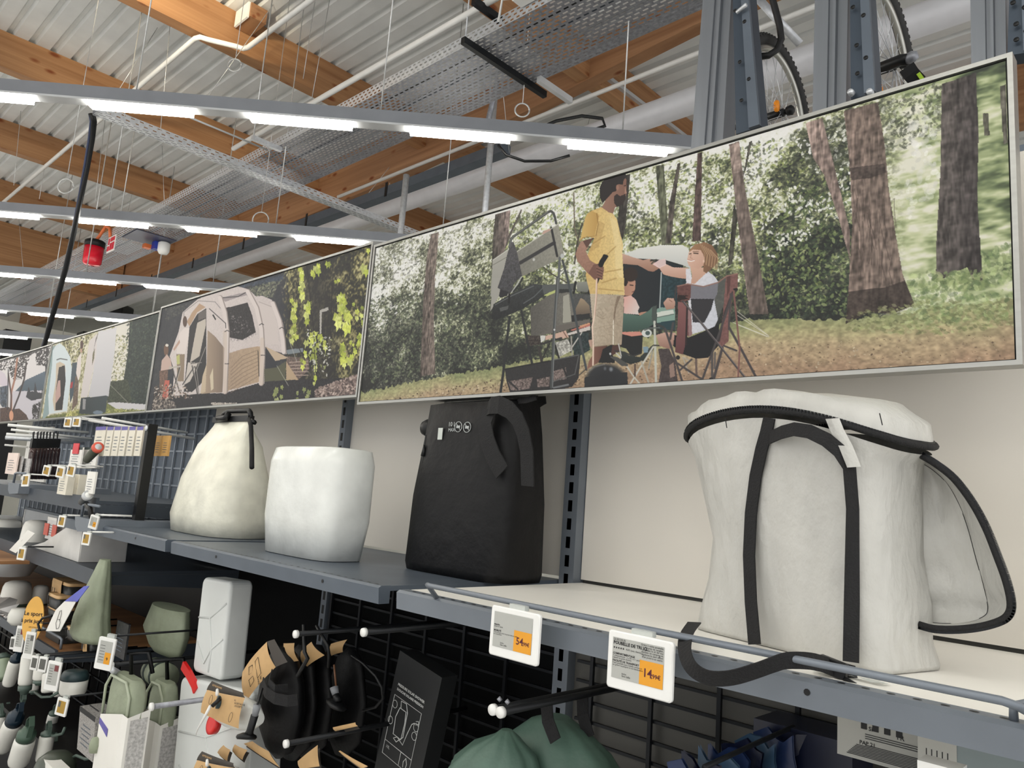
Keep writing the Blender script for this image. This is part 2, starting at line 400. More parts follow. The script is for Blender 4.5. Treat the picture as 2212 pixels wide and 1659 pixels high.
# white conduit under the deck, with a jog
z1 = 5.56
A1 = at(690, 0, z=z1); B1 = at(527, 109, z=z1); C1 = at(430, 76, z=z1); D1_ = at(0, 445, z=z1)
ya, yc_ = B1[1], C1[1]
pts = [(5, ya, z1), (B1[0]+0.08, ya, z1), (B1[0]+0.02, ya-0.02, z1), (B1[0], ya-0.08, z1), (C1[0]+0.0, yc_+0.08, z1), (C1[0]-0.02, yc_+0.02, z1), (C1[0]-0.08, yc_, z1), (-22, yc_, z1)]
tag(MB().tube(pts, 0.024, 8).build('conduit_pipe', M_white), 'white conduit pipe with a bend under the roof at top left', 'pipe')
# small timber block on the lit beam with a white bracket, at the top edge
p = at(520, 8, x=-6.59)
blk = thing('timber_block', 'short timber block with a white plate on the brightly lit beam', 'block', (-6.5, p[1], 5.7))
MB().box((-6.59, p[1]-0.02, 5.83), (-6.3, p[1]+0.14, 5.97)).build('block', M_woodx, blk)
MB().box((-6.57, p[1]-0.04, 5.82), (-6.32, p[1]-0.021, 5.975)).build('plate', M_white, blk)
# a warm flood lamp that lights the beam there
fl = bpy.data.lights.new('beam_floodlight', 'SPOT'); fl.energy = 190; fl.color = (1, 0.86, 0.6); fl.spot_size = math.radians(62); fl.spot_blend = 0.8; fl.shadow_soft_size = 0.1
fo = bpy.data.objects.new('beam_floodlight', fl); COL.objects.link(fo); fo.location = (-4.9, 1.1, 5.2)
fo.rotation_euler = (Vector((-6.6, 2.0, 5.9))-Vector(fo.location)).to_track_quat('-Z', 'Y').to_euler()

# ---------------- LED light tracks, hung at 45 degrees to the wall
ZL = 3.7; dv45 = np.array([1, 1, 0])/math.sqrt(2); nv45 = np.array([1, -1, 0])/math.sqrt(2)
STEP = 2.93
track_lab = {1: 'nearest row of ceiling lamps, a grey track crossing the whole upper left', 2: 'second row of ceiling lamps from the front, ending at the print seam',
             3: 'third row of ceiling lamps from the front', 4: 'fourth row of ceiling lamps from the front', 5: 'fifth row of ceiling lamps, just above the lake print',
             6: 'sixth, farthest visible row of ceiling lamps', 0: 'row of ceiling lamps above the viewer', -1: 'row of ceiling lamps behind the viewer', -2: 'rearmost row of ceiling lamps'}
phase_px = {1: 192, 2: 165, 3: 134, 4: 148-86, 5: 100, 6: 60}
rowy = {1: 240, 2: 486, 3: 605, 4: 690, 5: 738, 6: 775}
wire_spots = []
for k in (1, 2, 3, 4, 5, 6, 0, -1, -2):
    c0 = -5.8-STEP*(k-1)                        # x - y of this row
    # s = position along the row, 0 where it would cross the wall line y = 0
    def pt(s, off=0, z=ZL): return np.array([c0, 0, 0])+dv45*s+nv45*off+np.array([0, 0, z])
    if k >= 1:
        d = RW @ np.array([phase_px[k]-1106.0, rowy[k]-829.5, FPX])
        # where the sight line crosses the vertical plane of the row
        t = (c0)/(d[0]-d[1]); hitp = CAM+t*d; s0 = (hitp[1])*math.sqrt(2)
    else: s0 = 0.3
    smin, smax = (-6.5, 5.9) if k >= 1 else (-7.5, 6.0)
    if k == 5: smin, smax = -4, 7
    if k == 6: smin, smax = 1.6, 7
    if k <= 0: smin, smax = -8.0, 2.0+0*k
    if k == 0: smin, smax = -6, 1.3
    T = thing('light_track', track_lab[k], 'lamp', pt((smin+smax)/2), None if k > 0 else 'lamp rows above and behind the viewer')
    m = MB(); c = pt((smin+smax)/2, 0, ZL+0.045)
    m.obox(c, dv45, nv45, (0, 0, 1), (smax-smin)/2, 0.032, 0.04); m.build('track_body', M_grey, T)
    m = MB(); m.obox(pt((smin+smax)/2, 0, ZL+0.002), dv45, nv45, (0, 0, 1), (smax-smin)/2, 0.04, 0.006); m.build('track_lip', M_lgrey, T)
    s = s0
    while s-0.925 > smin: s -= 0.925
    while s+0.6 < smax:
        m = MB(); m.obox(pt(s+0.2925, 0, ZL-0.016), dv45, nv45, (0, 0, 1), 0.2925, 0.036, 0.012); m.build('lamp', M_lamp, T)
        s += 0.925
    if k >= 1:
        for j in range(5):
            sj = s0+0.25+(-1+j)*1.42
            if smin < sj < smax: wire_spots.append((k, pt(sj, 0, ZL+0.085)))
ordw = ['', 'nearest', 'second', 'third', 'fourth', 'fifth', 'sixth']
for k, w in wire_spots:
    o = MB().tube([w, (w[0], w[1], ZD)], 0.0045 if k < 3 else 0.006, 5).build('suspension_wire', M_wire)
    tag(o, 'thin steel wire holding up the %s row of ceiling lamps' % ordw[k], 'wire', 'steel wires of the %s lamp row' % ordw[k])
# loose hangers and slanting wires of the ventilation and the tray
slant = [((372, 2), (345, 300)), ((340, 60), (250, 205)), ((590, 10), (440, 222)), ((712, 0), (668, 245)), ((680, 5), (655, 170)), ((350, 315), (355, 440)), ((1068, 20), (1100, 330)),
         ((1130, 205), (1105, 265)), ((890, 300), (790, 425)), ((850, 300), (838, 440)), ((800, 330), (795, 480)), ((1275, 250), (1262, 300)), ((1395, 240), (1390, 330)),
         ((105, 305), (85, 430)), ((228, 250), (205, 440)), ((45, 240), (30, 400)), ((285, 420), (262, 520)), ((38, 440), (55, 640)), ((480, 350), (470, 430))]
for i, (p, q) in enumerate(slant):
    A_ = at(p[0], p[1], z=ZD-0.001)
    D_ = np.linalg.norm(A_-CAM); B_ = along(q[0], q[1], D_*0.95)
    o = MB().tube([A_, B_], 0.0032, 5).build('hanging_wire', M_wire)
    tag(o, 'very thin wire hanging loose among the roof beams', 'wire', 'thin loose wires under the roof')
for (px, py, r, lab) in [(507, 141, 0.055, 'coiled wire loop hanging below the white conduit'), (142, 402, 0.06, 'coiled wire loop at the left above the second lamp row'), (563, 475, 0.07, 'coiled wire loop in front of the main beam'), (1128, 238, 0.05, 'coiled wire loop in front of the main beam, right of centre')]:
    c = along(px, py, 7.0 if px < 1000 else 5.5)
    o = MB().tube([c+np.array([r*math.cos(a_)*0.7, r*math.cos(a_)*0.7, r*math.sin(a_)]) for a_ in np.linspace(0, 2*PI, 20)], 0.006, 5).build('wire_coil', M_wire); tag(o, lab, 'wire')
    tag(MB().tube([c+np.array([0, 0, r]), (c[0], c[1], ZD)], 0.003, 5).build('hanging_wire', M_wire), 'very thin wire hanging loose among the roof beams', 'wire', 'thin loose wires under the roof')
# black loop of cable on the nearest lamp row
c = at(1235, 270, y=3.3)
pts = [c+np.array([u*0.07, u*0.07, v*0.06]) for u, v in [(-4, -2.2), (-2.6, -1.2), (-1, 0.3), (0.6, 1.1), (1.9, 1), (2.1, 0.2), (1.2, -0.5), (-0.3, -1), (-1.2, -1.6)]]
tag(MB().tube(pts, 0.011, 8).build('power_cable', M_black), 'black loop of power cable above the nearest lamp row', 'cable')
c = at(1095, 325, y=3.0)
pts = [c+np.array([u*0.08, u*0.08, v*0.05]) for u, v in [(-0.5, 0.6), (0, -0.6), (1, -1.2), (2.4, -0.9), (3.4, 0)]]
tag(MB().tube(pts, 0.009, 8).build('power_cable', M_black), 'black power cable drooping under the nearest lamp row', 'cable')

# ---------------- things fixed to the tray at left: siren, sign, sensor
c = at(203, 540, y=2.8)
sr = thing('alarm_siren', 'red alarm siren hanging from the cable tray at left', 'siren', c-np.array([0, 0, 0.1]))
R_ = 0.065*np.linalg.norm(c-CAM)/6.0
MB().lathe([(0.001, -1.7*R_), (0.75*R_, -1.65*R_), (0.9*R_, -1.4*R_), (0.95*R_, 0.3*R_)], c, n=20).build('red_dome', mat('red_siren_dome', (214, 24, 48), 0.2, 0, 0.02), sr)
MB().lathe([(0.97*R_, 0.3*R_), (1.0*R_, 0.9*R_), (0.8*R_, 1.05*R_), (0.001, 1.06*R_)], c, n=20).build('cap', M_black, sr)
MB().tube([c+np.array([0, 0, R_]), c+np.array([0.02, 0.03, 1.6*R_]), c+np.array([0.1, 0.06, 2.6*R_]), c+np.array([0.2, 0.08, 2.3*R_]), c+np.array([0.24, 0.09, 1.2*R_])], 0.02, 8).build('hook', mat('orange_cable', (214, 110, 60), 0.5), sr)
c = at(241, 527, y=2.86)
sg = thing('fire_sign', 'small red and white square sign on the tray edge at left', 'sign', c)
hw = 0.1
MB().box((c[0]-hw*1.3, 2.855, c[2]-hw), (c[0]+hw*1.3, 2.862, c[2]+hw)).build('sign_plate', M_white, sg)
rm = mat('sign_red', (214, 40, 62), 0.4)
for (x0, x1, z0_, z1_) in [(-1.1, -0.55, -0.8, -0.2), (-1.0, -0.6, 0.0, 0.8), (-0.3, 1.1, 0.3, 0.8), (-0.3, 0.2, -0.8, 0.1), (0.4, 1.1, -0.8, 0.1)]:
    MB().box((c[0]+x0*hw, 2.85, c[2]+z0_*hw), (c[0]+x1*hw, 2.854, c[2]+z1_*hw)).build('pictogram', rm, sg)
c = at(330, 522, z=ZT-0.03)
se = thing('motion_sensor', 'white and blue sensor on a dark plate under the cable tray', 'sensor', (c[0], c[1], ZT-0.1))
MB().box((c[0]-0.25, TY0+0.1, ZT-0.012), (c[0]+0.25, TY1-0.02, ZT-0.004)).build('plate', mat('dark_plate', (60, 62, 84), 0.4), se)
MB().lathe([(0.001, -0.17), (0.05, -0.165), (0.07, -0.13), (0.072, -0.03), (0.05, -0.013)], (c[0]+0.06, c[1]+0.12, ZT), n=16).build('dome', M_white, se)
MB().box((c[0]-0.08, c[1]+0.02, ZT-0.11), (c[0]+0.02, c[1]+0.12, ZT-0.013)).build('body', mat('deep_blue_plastic', (38, 60, 160), 0.4), se)
MB().box((c[0]-0.16, c[1]-0.06, ZT-0.1), (c[0]-0.08, c[1]+0.02, ZT-0.05)).build('label', mat('orange_plastic', (226, 120, 60), 0.4), se)

# ---------------- far end of the shop: white gable, black ducts, columns
c0_ = at(252, 674, x=-18)
ls = thing('loudspeaker', 'black loudspeaker box in front of the white far wall', 'speaker', (-18, c0_[1], c0_[2]-0.17))
MB().obox((-18, c0_[1], c0_[2]), (0.72, 0.69, 0), (-0.69, 0.72, 0), (0, 0, 1), 0.26, 0.25, 0.17, 0.06).build('cabinet', M_black, ls)
MB().tube([(-18, c0_[1], c0_[2]+0.165), (-18, c0_[1], ZD-0.001)], 0.02, 6).build('hanger', M_blackm, ls)
p = at(0, 600, x=-19.5); q = at(352, 690, x=-19.5)
tag(MB().box((-19.6, p[1]-1.0, 0.0), (-19.5, q[1]+2, 4.75)).build('gable_panel', M_wall), 'white panel closing the far end of the shop', 'panel')
for (px, py, w, lab) in [(218, 735, 0.7, 'tall black duct at the far left end'), (45, 700, 0.5, 'black duct at the left edge far away')]:
    xd = -16.8 if w > 0.6 else -18.4; p = at(px, py, x=xd)
    tag(MB().box((xd-0.4, p[1]-w/2, 0.0), (xd, p[1]+w/2, 4.4)).build('black_duct', M_black), lab, 'duct')
# ================================================================== printed fabric pictures in aluminium frames
class Print:
    """paints a flat printed picture as a fine colour grid; shapes are given where the photograph shows them"""
    def __init__(s, x0, x1, z0, z1, y, W_, H_, seed):
        s.b = (x0, x1, z0, z1, y); s.W, s.H = W_, H_; s.rg = np.random.RandomState(seed)
        xs = np.linspace(x0, x1, W_); zs = np.linspace(z1, z0, H_)
        X, Z = np.meshgrid(xs, zs); q = np.stack([X-CAM[0], np.full_like(X, y-CAM[1]), Z-CAM[2]], -1) @ RW
        s.PX = q[..., 0]/q[..., 2]*FPX+1106; s.PY = q[..., 1]/q[..., 2]*FPX+829.5
        s.c = np.zeros((H_, W_, 3))
    def noise(s, nx, ny, oct=3):
        out = np.zeros((s.H, s.W)); amp = 1; tot = 0
        for o in range(oct):
            gx, gy = int(nx*2**o)+2, int(ny*2**o)+2; g = s.rg.rand(gy, gx)
            fx = np.linspace(0, gx-1.001, s.W); fy = np.linspace(0, gy-1.001, s.H)
            ix, iy = fx.astype(int), fy.astype(int); tx, ty = fx-ix, fy-iy; tx = tx*tx*(3-2*tx); ty = (ty*ty*(3-2*ty))[:, None]
            a = g[iy][:, ix]*(1-tx)+g[iy][:, ix+1]*tx; b = g[iy+1][:, ix]*(1-tx)+g[iy+1][:, ix+1]*tx
            out += amp*(a*(1-ty)+b*ty); tot += amp; amp *= 0.55
        out /= tot; lo, hi = np.percentile(out, (2, 98)); return np.clip((out-lo)/(hi-lo), 0, 1)
    def ramp(s, v, stops):
        p = [q[0] for q in stops]; return np.stack([np.interp(v, p, [q[1][k]/255 for q in stops]) for k in range(3)], -1)
    def mask(s, pts):
        pts = np.array(pts, float); x0, y0 = pts.min(0)-1; x1, y1 = pts.max(0)+1
        sel = (s.PX >= x0) & (s.PX <= x1) & (s.PY >= y0) & (s.PY <= y1)
        rows = np.where(sel.any(1))[0]; cols = np.where(sel.any(0))[0]
        if len(rows) == 0: return None
        sl = (slice(rows[0], rows[-1]+1), slice(cols[0], cols[-1]+1)); X, Y = s.PX[sl], s.PY[sl]
        ins = np.zeros(X.shape, bool); n = len(pts)
        for i in range(n):
            xa, ya = pts[i]; xb, yb = pts[(i+1) % n]
            if ya == yb: continue
            ins ^= ((Y < ya) != (Y < yb)) & (X < (xb-xa)*(Y-ya)/(yb-ya)+xa)
        return sl, ins
    def fill(s, sl, m, col, a):
        m = m.astype(float)*a; r = s.c[sl]
        cc = col if getattr(col, 'ndim', 1) == 3 else np.array(col)/255
        s.c[sl] = r*(1-m[..., None])+cc*m[..., None]
    def poly(s, cr, pts, col, a=1.0, var=0, grad=None, tex=None):
        """grad = (dx, dy, colour2): blends along that direction over the shape"""
        pts = [(cr[0]+x*cr[2], cr[1]+y*cr[2]) for x, y in pts]; r = s.mask(pts)
        if r is None: return
        sl, m = r; c = np.ones(m.shape+(3,))*np.array(col)/255
        if grad:
            t = s.PX[sl]*grad[0]+s.PY[sl]*grad[1]; q = np.array([p[0]*grad[0]+p[1]*grad[1] for p in pts])
            t = np.clip((t-q.min())/(q.max()-q.min()), 0, 1)[..., None]; c = c*(1-t)+np.array(grad[2])/255*t
        if var: c = c*(1+var*(s.nf[sl][..., None]-0.5)*2)
        if tex is not None: c = c*(1+(tex[sl][..., None]-0.5)*0.9)
        s.fill(sl, m, np.clip(c, 0, 1), a)
    def line(s, cr, pts, w, col, a=1.0):
        pts = np.array([(cr[0]+x*cr[2], cr[1]+y*cr[2]) for x, y in pts]); w2 = w/2
        x0, y0 = pts.min(0)-w; x1, y1 = pts.max(0)+w
        sel = (s.PX >= x0) & (s.PX <= x1) & (s.PY >= y0) & (s.PY <= y1); rows = np.where(sel.any(1))[0]; cols = np.where(sel.any(0))[0]
        if len(rows) == 0: return
        sl = (slice(rows[0], rows[-1]+1), slice(cols[0], cols[-1]+1)); X, Y = s.PX[sl], s.PY[sl]; d = np.full(X.shape, 1e9)
        for (xa, ya), (xb, yb) in zip(pts[:-1], pts[1:]):
            L2 = (xb-xa)**2+(yb-ya)**2+1e-9; t = np.clip(((X-xa)*(xb-xa)+(Y-ya)*(yb-ya))/L2, 0, 1)
            d = np.minimum(d, np.hypot(X-xa-t*(xb-xa), Y-ya-t*(yb-ya)))
        s.fill(sl, np.clip(w2-d+0.5, 0, 1), np.array(col), a)
    def oval(s, cr, c, rx, ry, col, a=1.0, rot=0, soft=0.12):
        cx, cy = cr[0]+c[0]*cr[2], cr[1]+c[1]*cr[2]; rx *= cr[2]; ry *= cr[2]; R_ = max(rx, ry)*1.2
        sel = (abs(s.PX-cx) < R_) & (abs(s.PY-cy) < R_); rows = np.where(sel.any(1))[0]; cols = np.where(sel.any(0))[0]
        if len(rows) == 0: return
        sl = (slice(rows[0], rows[-1]+1), slice(cols[0], cols[-1]+1)); X, Y = s.PX[sl]-cx, s.PY[sl]-cy
        ca, sa = math.cos(rot), math.sin(rot); d = np.hypot((X*ca+Y*sa)/rx, (-X*sa+Y*ca)/ry)
        s.fill(sl, np.clip((1-d)/soft, 0, 1), np.array(col), a)
    def dabs(s, cr, pts, n, size, cols, a=0.9, el=2.0, rot=None, fld=None, thr=0.5):
        """n small leaf strokes scattered in a polygon"""
        pts = np.array([(cr[0]+x*cr[2], cr[1]+y*cr[2]) for x, y in pts]); r = s.mask(pts)
        if r is None: return
        sl, m = r; idx = np.argwhere(m)
        if len(idx) == 0: return
        # local pixel size in grid cells
        r0, c0 = sl[0].start, sl[1].start; cols = np.array(cols)/255
        for k in s.rg.randint(0, len(idx), n):
            i, j = idx[k]; i += r0; j += c0
            if fld is not None and fld[i, j] < thr: continue
            jj = min(j+1, s.W-1); ii = min(i+1, s.H-1)
            px = abs(s.PX[i, jj]-s.PX[i, j-1 if jj == j else j])+1e-6; py = abs(s.PY[ii, j]-s.PY[i-1 if ii == i else i, j])+1e-6
            sz = size*(0.5+s.rg.rand()); hx = max(1, int(sz/px*1.2)); hy = max(1, int(sz/py*1.2))
            a0, a1, b0, b1 = max(0, i-hy), min(s.H, i+hy+1), max(0, j-hx), min(s.W, j+hx+1)
            yy, xx = np.ogrid[a0-i:a1-i, b0-j:b1-j]; th = s.rg.rand()*PI if rot is None else rot+s.rg.randn()*0.4
            X, Y = xx*px, yy*py; u = (X*math.cos(th)+Y*math.sin(th))/sz; v = (-X*math.sin(th)+Y*math.cos(th))/sz*el
            mm = (u*u+v*v) < 1; cc = cols[s.rg.randint(len(cols))]*(0.85+0.3*s.rg.rand())
            blk = s.c[a0:a1, b0:b1]; blk[mm] = blk[mm]*(1-a)+np.clip(cc, 0, 1)*a
    def build(s, parent, gain=0.90):
        x0, x1, z0, z1, y = s.b; W_, H_ = s.W, s.H; me = bpy.data.meshes.new('print')
        org = np.array(parent['_org']); xs = np.linspace(x0, x1, W_); zs = np.linspace(z1, z0, H_); X, Z = np.meshgrid(xs, zs)
        co = np.stack([X-org[0], np.full_like(X, y-org[1]), Z-org[2]], -1).reshape(-1, 3).astype(np.float32)
        me.vertices.add(W_*H_); me.vertices.foreach_set('co', co.ravel())
        i, j = np.meshgrid(np.arange(H_-1), np.arange(W_-1), indexing='ij'); a = (i*W_+j).ravel()
        q = np.stack([a, a+W_, a+W_+1, a+1], 1).astype(np.int32); nf = len(q)
        me.loops.add(nf*4); me.loops.foreach_set('vertex_index', q.ravel()); me.polygons.add(nf)
        me.polygons.foreach_set('loop_start', np.arange(0, nf*4, 4, dtype=np.int32)); me.update(calc_edges=True)
        at_ = me.color_attributes.new('Print', 'FLOAT_COLOR', 'POINT')
        c = np.clip(s.c, 0, 1); c = (c*0.78+c.mean(-1, keepdims=True)*0.22)*gain; c = np.where(c <= 0.04045, c/12.92, ((c+0.055)/1.055)**2.4)
        rgba = np.concatenate([c, np.ones((H_, W_, 1))], -1).astype(np.float32); at_.data.foreach_set('color', rgba.ravel())
        m = _mc.get('fabric_print')
        if not m:
            m = bpy.data.materials.new('fabric_print'); m.use_nodes = True; nt = m.node_tree
            n = nt.nodes.new('ShaderNodeVertexColor'); n.layer_name = 'Print'; b = nt.nodes['Principled BSDF']
            nt.links.new(n.outputs[0], b.inputs['Base Color']); b.inputs['Roughness'].default_value = 0.55; b.inputs['Specular IOR Level'].default_value = 0.25
            _mc['fabric_print'] = m
        me.materials.append(m); o = bpy.data.objects.new('print', me); COL.objects.link(o); o.parent = parent; o['_org'] = parent['_org']; return o
cA = (1040, 370, 360/2212); cB = (1040, 600, 360/2212); cC = (1340, 500, 360/1706); cD = (320, 530, 500/2212); cE = (0, 660, 360/2212)
cR = (1400, 100, 812/1684); cM = (780, 380, 860/2212); c2 = (1000, 0, 1212/2212); c1 = (0, 0, 1)
YB = 1.55
FR = 0.009
def frame_for(x0, x1, z0, z1, label, y=YB, seam=0):
    t = thing('picture_frame', label, 'framed picture', ((x0+x1)/2, y, z0), 'printed fabric pictures along the top of the shelving')
    yf, yb = y-0.018, y+0.022
    m = MB().box((x0, yf, z1-FR), (x1, yb, z1)).box((x0, yf, z0), (x1, yb, z0+FR)).box((x0, yf, z0+FR), (x0+FR, yb, z1-FR)).box((x1-FR, yf, z0+FR), (x1, yb, z1-FR))
    m.build('aluminium_frame', M_alu, t)
    MB().box((x0+FR, yf+0.008, z0+FR), (x1-FR, yf+0.01, z1-FR)).build('backing', M_black, t)
    return t, (x0+FR+0.003, x1-FR-0.003, z0+FR+0.002, z1-FR-0.004, yf+0.004)

BARK = None
def forest_print():
    t, b = frame_for(-2.243, -0.251, 1.902, 2.497, 'largest nearest picture: people camping in a forest by a folding chair')
    s = Print(*b, 1500, 450, 3); PX, PY = s.PX, s.PY; s.nf = s.noise(500, 160, 1)
    big = s.noise(26, 9, 3); fine = s.noise(190, 70, 3); vf = s.noise(420, 150, 2)
    gy = np.interp(PX, [785, 900, 1080, 1350, 1620, 1850, 2212], [848, 822, 792, 735, 690, 690, 640])
    # how leafy and how dark each part is
    hrel = np.clip((gy-PY)/np.interp(PX, [800, 2200], [330, 560]), 0, 1)      # 0 at the ground, 1 at the top
    dark = np.interp(hrel, [0, 0.28, 0.5, 0.8, 1], [0.46, 0.28, 0.06, -0.12, -0.2])
    dark += 0.16*np.exp(-((PX-1780)/75)**2)+0.10*np.exp(-((PX-1700)/60)**2)*(hrel < 0.8)
    dark += 0.14*np.exp(-((PX-1900)/200)**2)*np.exp(-((hrel-1)/0.35)**2)
    dark -= 0.24*np.exp(-((PX-1990)/50)**2)*(1-np.exp(-((hrel-1)/0.3)**2))
    dark -= 0.10*np.exp(-((PX-1250)/160)**2)*np.exp(-((hrel-0.2)/0.3)**2)
    v = 0.5*big+0.36*fine+0.30*vf-dark+0.02
    stops = [(0.05, (42, 45, 43)), (0.3, (72, 78, 64)), (0.46, (116, 122, 88)), (0.56, (166, 172, 122)), (0.65, (210, 212, 180)), (0.74, (228, 228, 220)), (1, (234, 233, 230))]
    s.c = s.ramp(v, stops)
    # greyer to the left, blurrier and milkier to the right
    gr = s.c.mean(-1, keepdims=True); k = np.interp(PX, [800, 1150], [0.5, 0])[..., None]; s.c = s.c*(1-k)+gr*k
    soft = 0.6*s.noise(60, 36, 3)+0.4*s.noise(24, 60, 2); vv = soft-np.interp(PX, [1990, 2100, 2212], [-0.25, 0.12, 0.02])-0.1*(hrel > 0.85)+0.12
    bl = s.ramp(vv, [(0, (58, 66, 54)), (0.3, (96, 112, 76)), (0.55, (150, 166, 112)), (0.8, (202, 208, 160)), (1, (226, 224, 204))])
    k = np.clip((PX-1890)/70, 0, 1)[..., None]; s.c = s.c*(1-k)+bl*k
    # ground
    gt = np.clip((PY-gy)/np.interp(PX, [800, 2200], [60, 150]), 0, 1)
    g = s.ramp(np.clip(gt+0.25*(big-0.5)+0.1, 0, 1), [(0, (132, 142, 92)), (0.3, (168, 164, 112)), (0.6, (184, 160, 120)), (1, (170, 136, 106))])
    g *= (0.82+0.22*s.noise(240, 110, 2)+0.14*fine)[..., None]
    edge = PY > gy+8*(s.noise(200, 10, 2)-0.5)
    s.c = np.where(edge[..., None], g, s.c)
    s.dabs(c1, [(800, 870), (1100, 810), (1620, 740), (2200, 720), (2212, 790), (1400, 840), (800, 876)], 900, 1.6, [(112, 88, 68), (200, 180, 148), (140, 116, 90), (90, 70, 56)], el=1.6, rot=0)
    # leaves in the crowns
    LG = [(176, 190, 96), (150, 166, 84), (120, 138, 76), (196, 204, 130), (92, 108, 66)]
    s.dabs(c1, [(1090, 470), (1330, 400), (1480, 360), (1500, 560), (1300, 600), (1090, 600)], 1500, 3.2, LG, a=0.6)
    s.dabs(c1, [(1470, 350), (1700, 290), (1800, 380), (1800, 640), (1600, 660), (1480, 600)], 1300, 3.8, LG+[(60, 72, 54), (70, 84, 60)], a=0.6)
    s.dabs(c1, [(1700, 430), (1830, 360), (1850, 560), (1840, 680), (1650, 690), (1640, 560)], 1300, 4.5, [(52, 66, 52), (70, 88, 60), (104, 126, 72), (40, 50, 44), (150, 168, 100)], a=0.6)
    s.dabs(c1, [(1700, 290), (2050, 170), (2040, 280), (1930, 330), (1760, 380)], 900, 5, [(74, 82, 62), (96, 104, 80), (60, 66, 54), (214, 214, 200)], a=0.5)
    s.dabs(c1, [(800, 640), (1040, 620), (1070, 780), (860, 820), (800, 830)], 1500, 3, [(60, 70, 56), (92, 104, 78), (134, 146, 104), (48, 56, 48)], a=0.6)
    s.dabs(c1, [(810, 540), (1060, 470), (1060, 560), (820, 620)], 500, 3.4, [(110, 112, 96), (140, 144, 122), (84, 86, 76), (170, 172, 140)], a=0.5)
    s.dabs(c1, [(1960, 600), (2200, 520), (2205, 690), (1960, 700)], 500, 7, [(120, 146, 84), (160, 180, 112), (96, 120, 76), (190, 204, 140)], a=0.45)
    cl = s.noise(46, 16, 2)
    DK = [(66, 72, 58), (84, 90, 66), (56, 60, 52), (104, 108, 80)]
    s.dabs(c1, [(1080, 480), (1420, 370), (1860, 240), (1860, 560), (1500, 600), (1090, 600)], 3800, 3.6, DK, a=0.55, fld=1-cl, thr=0.6)
    s.dabs(c1, [(800, 560), (1060, 480), (1060, 700), (800, 760)], 1200, 2.6, DK, a=0.5, fld=1-cl, thr=0.62)
    WH = [(230, 230, 224), (222, 224, 208), (236, 235, 232)]
    s.dabs(c1, [(1400, 420), (1700, 300), (1860, 250), (1850, 420), (1700, 560), (1480, 560)], 1500, 3.4, WH, a=0.8, el=1.9, fld=cl, thr=0.62)
    s.dabs(c1, [(1960, 270), (2030, 240), (2030, 400), (1960, 480)], 90, 7, WH, a=0.4, el=1.5)
    s.dabs(c1, [(800, 560), (1060, 480), (1060, 640), (800, 700)], 900, 2.6, WH, a=0.7, el=1.9, fld=cl, thr=0.6)
    s.dabs(c1, [(1080, 480), (1400, 380), (1440, 470), (1300, 560), (1090, 600)], 900, 2.8, WH, a=0.75, el=1.9, fld=cl, thr=0.55)
    bark = s.noise(420, 26, 2); bark = bark*0.6+s.noise(150, 60, 2)*0.4
    def trunk(cr, pts, col, g2=None): s.poly(cr, pts, col, tex=bark, grad=(1, 0, g2) if g2 else None)
    trunk(cM, [(388,325),(432,312),(412,560),(404,800),(412,1100),(328,1115),(345,700),(365,450)], (92, 80, 74), (132, 116, 106))
    trunk(cM, [(745,215),(830,190),(820,330),(790,440),(725,520),(730,380)], (62, 58, 52), (150, 128, 122))
    s.line(cM, [(890, 190), (850, 280), (800, 400)], 3, (104, 94, 88))
    trunk(c2, [(760,655),(792,648),(815,980),(785,985)], (96, 100, 78)); trunk(c2, [(846,645),(858,640),(838,780),(820,960),(798,960),(815,800)], (84, 76, 70))
    trunk(c2, [(925,605),(943,600),(938,950),(903,952)], (84, 66, 62)); trunk(c2, [(640, 690), (660, 685), (640, 900), (616, 1000), (606, 900), (618, 800)], (60, 56, 52))
    trunk(c2, [(1128, 560), (1140, 555), (1118, 660), (1104, 700)], (84, 80, 72)); trunk(c2, [(1068, 800), (1084, 850), (1062, 1040), (1044, 1050)], (66, 64, 56))
    s.line(c2, [(437, 760), (440, 900), (470, 1000)], 2.5, (110, 96, 80)); s.line(c2, [(470, 880), (450, 960), (440, 1040)], 3, (70, 62, 54)); s.line(c2, [(300, 1040), (350, 1080), (420, 1120)], 2.5, (70, 64, 54))
    trunk(cR, [(362,440),(408,425),(430,620),(485,900),(540,1200),(455,1200),(415,900),(380,600)], (158, 136, 126), (104, 90, 82))
    s.poly(cR, [(380,570),(425,560),(455,760),(500,980),(540,1200),(455,1200),(420,900),(390,700)], (70, 60, 56), a=0.35)
    trunk(cR, [(705,345),(780,320),(835,540),(905,830),(905,960),(850,760),(790,580),(740,500)], (162, 138, 128), (130, 110, 102))
    trunk(cR, [(876,290),(1030,250),(1060,440),(1078,640),(1112,860),(1140,1020),(1195,1160),(1090,1200),(990,1190),(885,1245),(897,1100),(915,800),(905,560),(890,400)], (128, 108, 98), (112, 96, 86))
    s.poly(cR, [(905,545),(1060,525),(1066,565),(1000,590),(910,600)], (52, 44, 42), a=0.6, var=0.3)
    s.poly(cR, [(897,1100),(960,1090),(1060,1080),(1150,1050),(1195,1160),(1090,1200),(990,1190),(885,1245)], (40, 34, 32), a=0.6, var=0.3)
    for k in range(26):
        x = 915+s.rg.rand()*190; y0 = 620+s.rg.rand()*350; s.line(cR, [(x, y0), (x+s.rg.randn()*8, y0+60), (x+6+s.rg.randn()*9, y0+130)], 1.6, (70, 58, 52), a=0.6)
    trunk(cR, [(1315,170),(1470,118),(1480,400),(1475,700),(1500,1050),(1460,1060),(1430,990),(1380,1010),(1290,1060),(1290,900),(1310,550)], (92, 84, 80), (66, 60, 60))
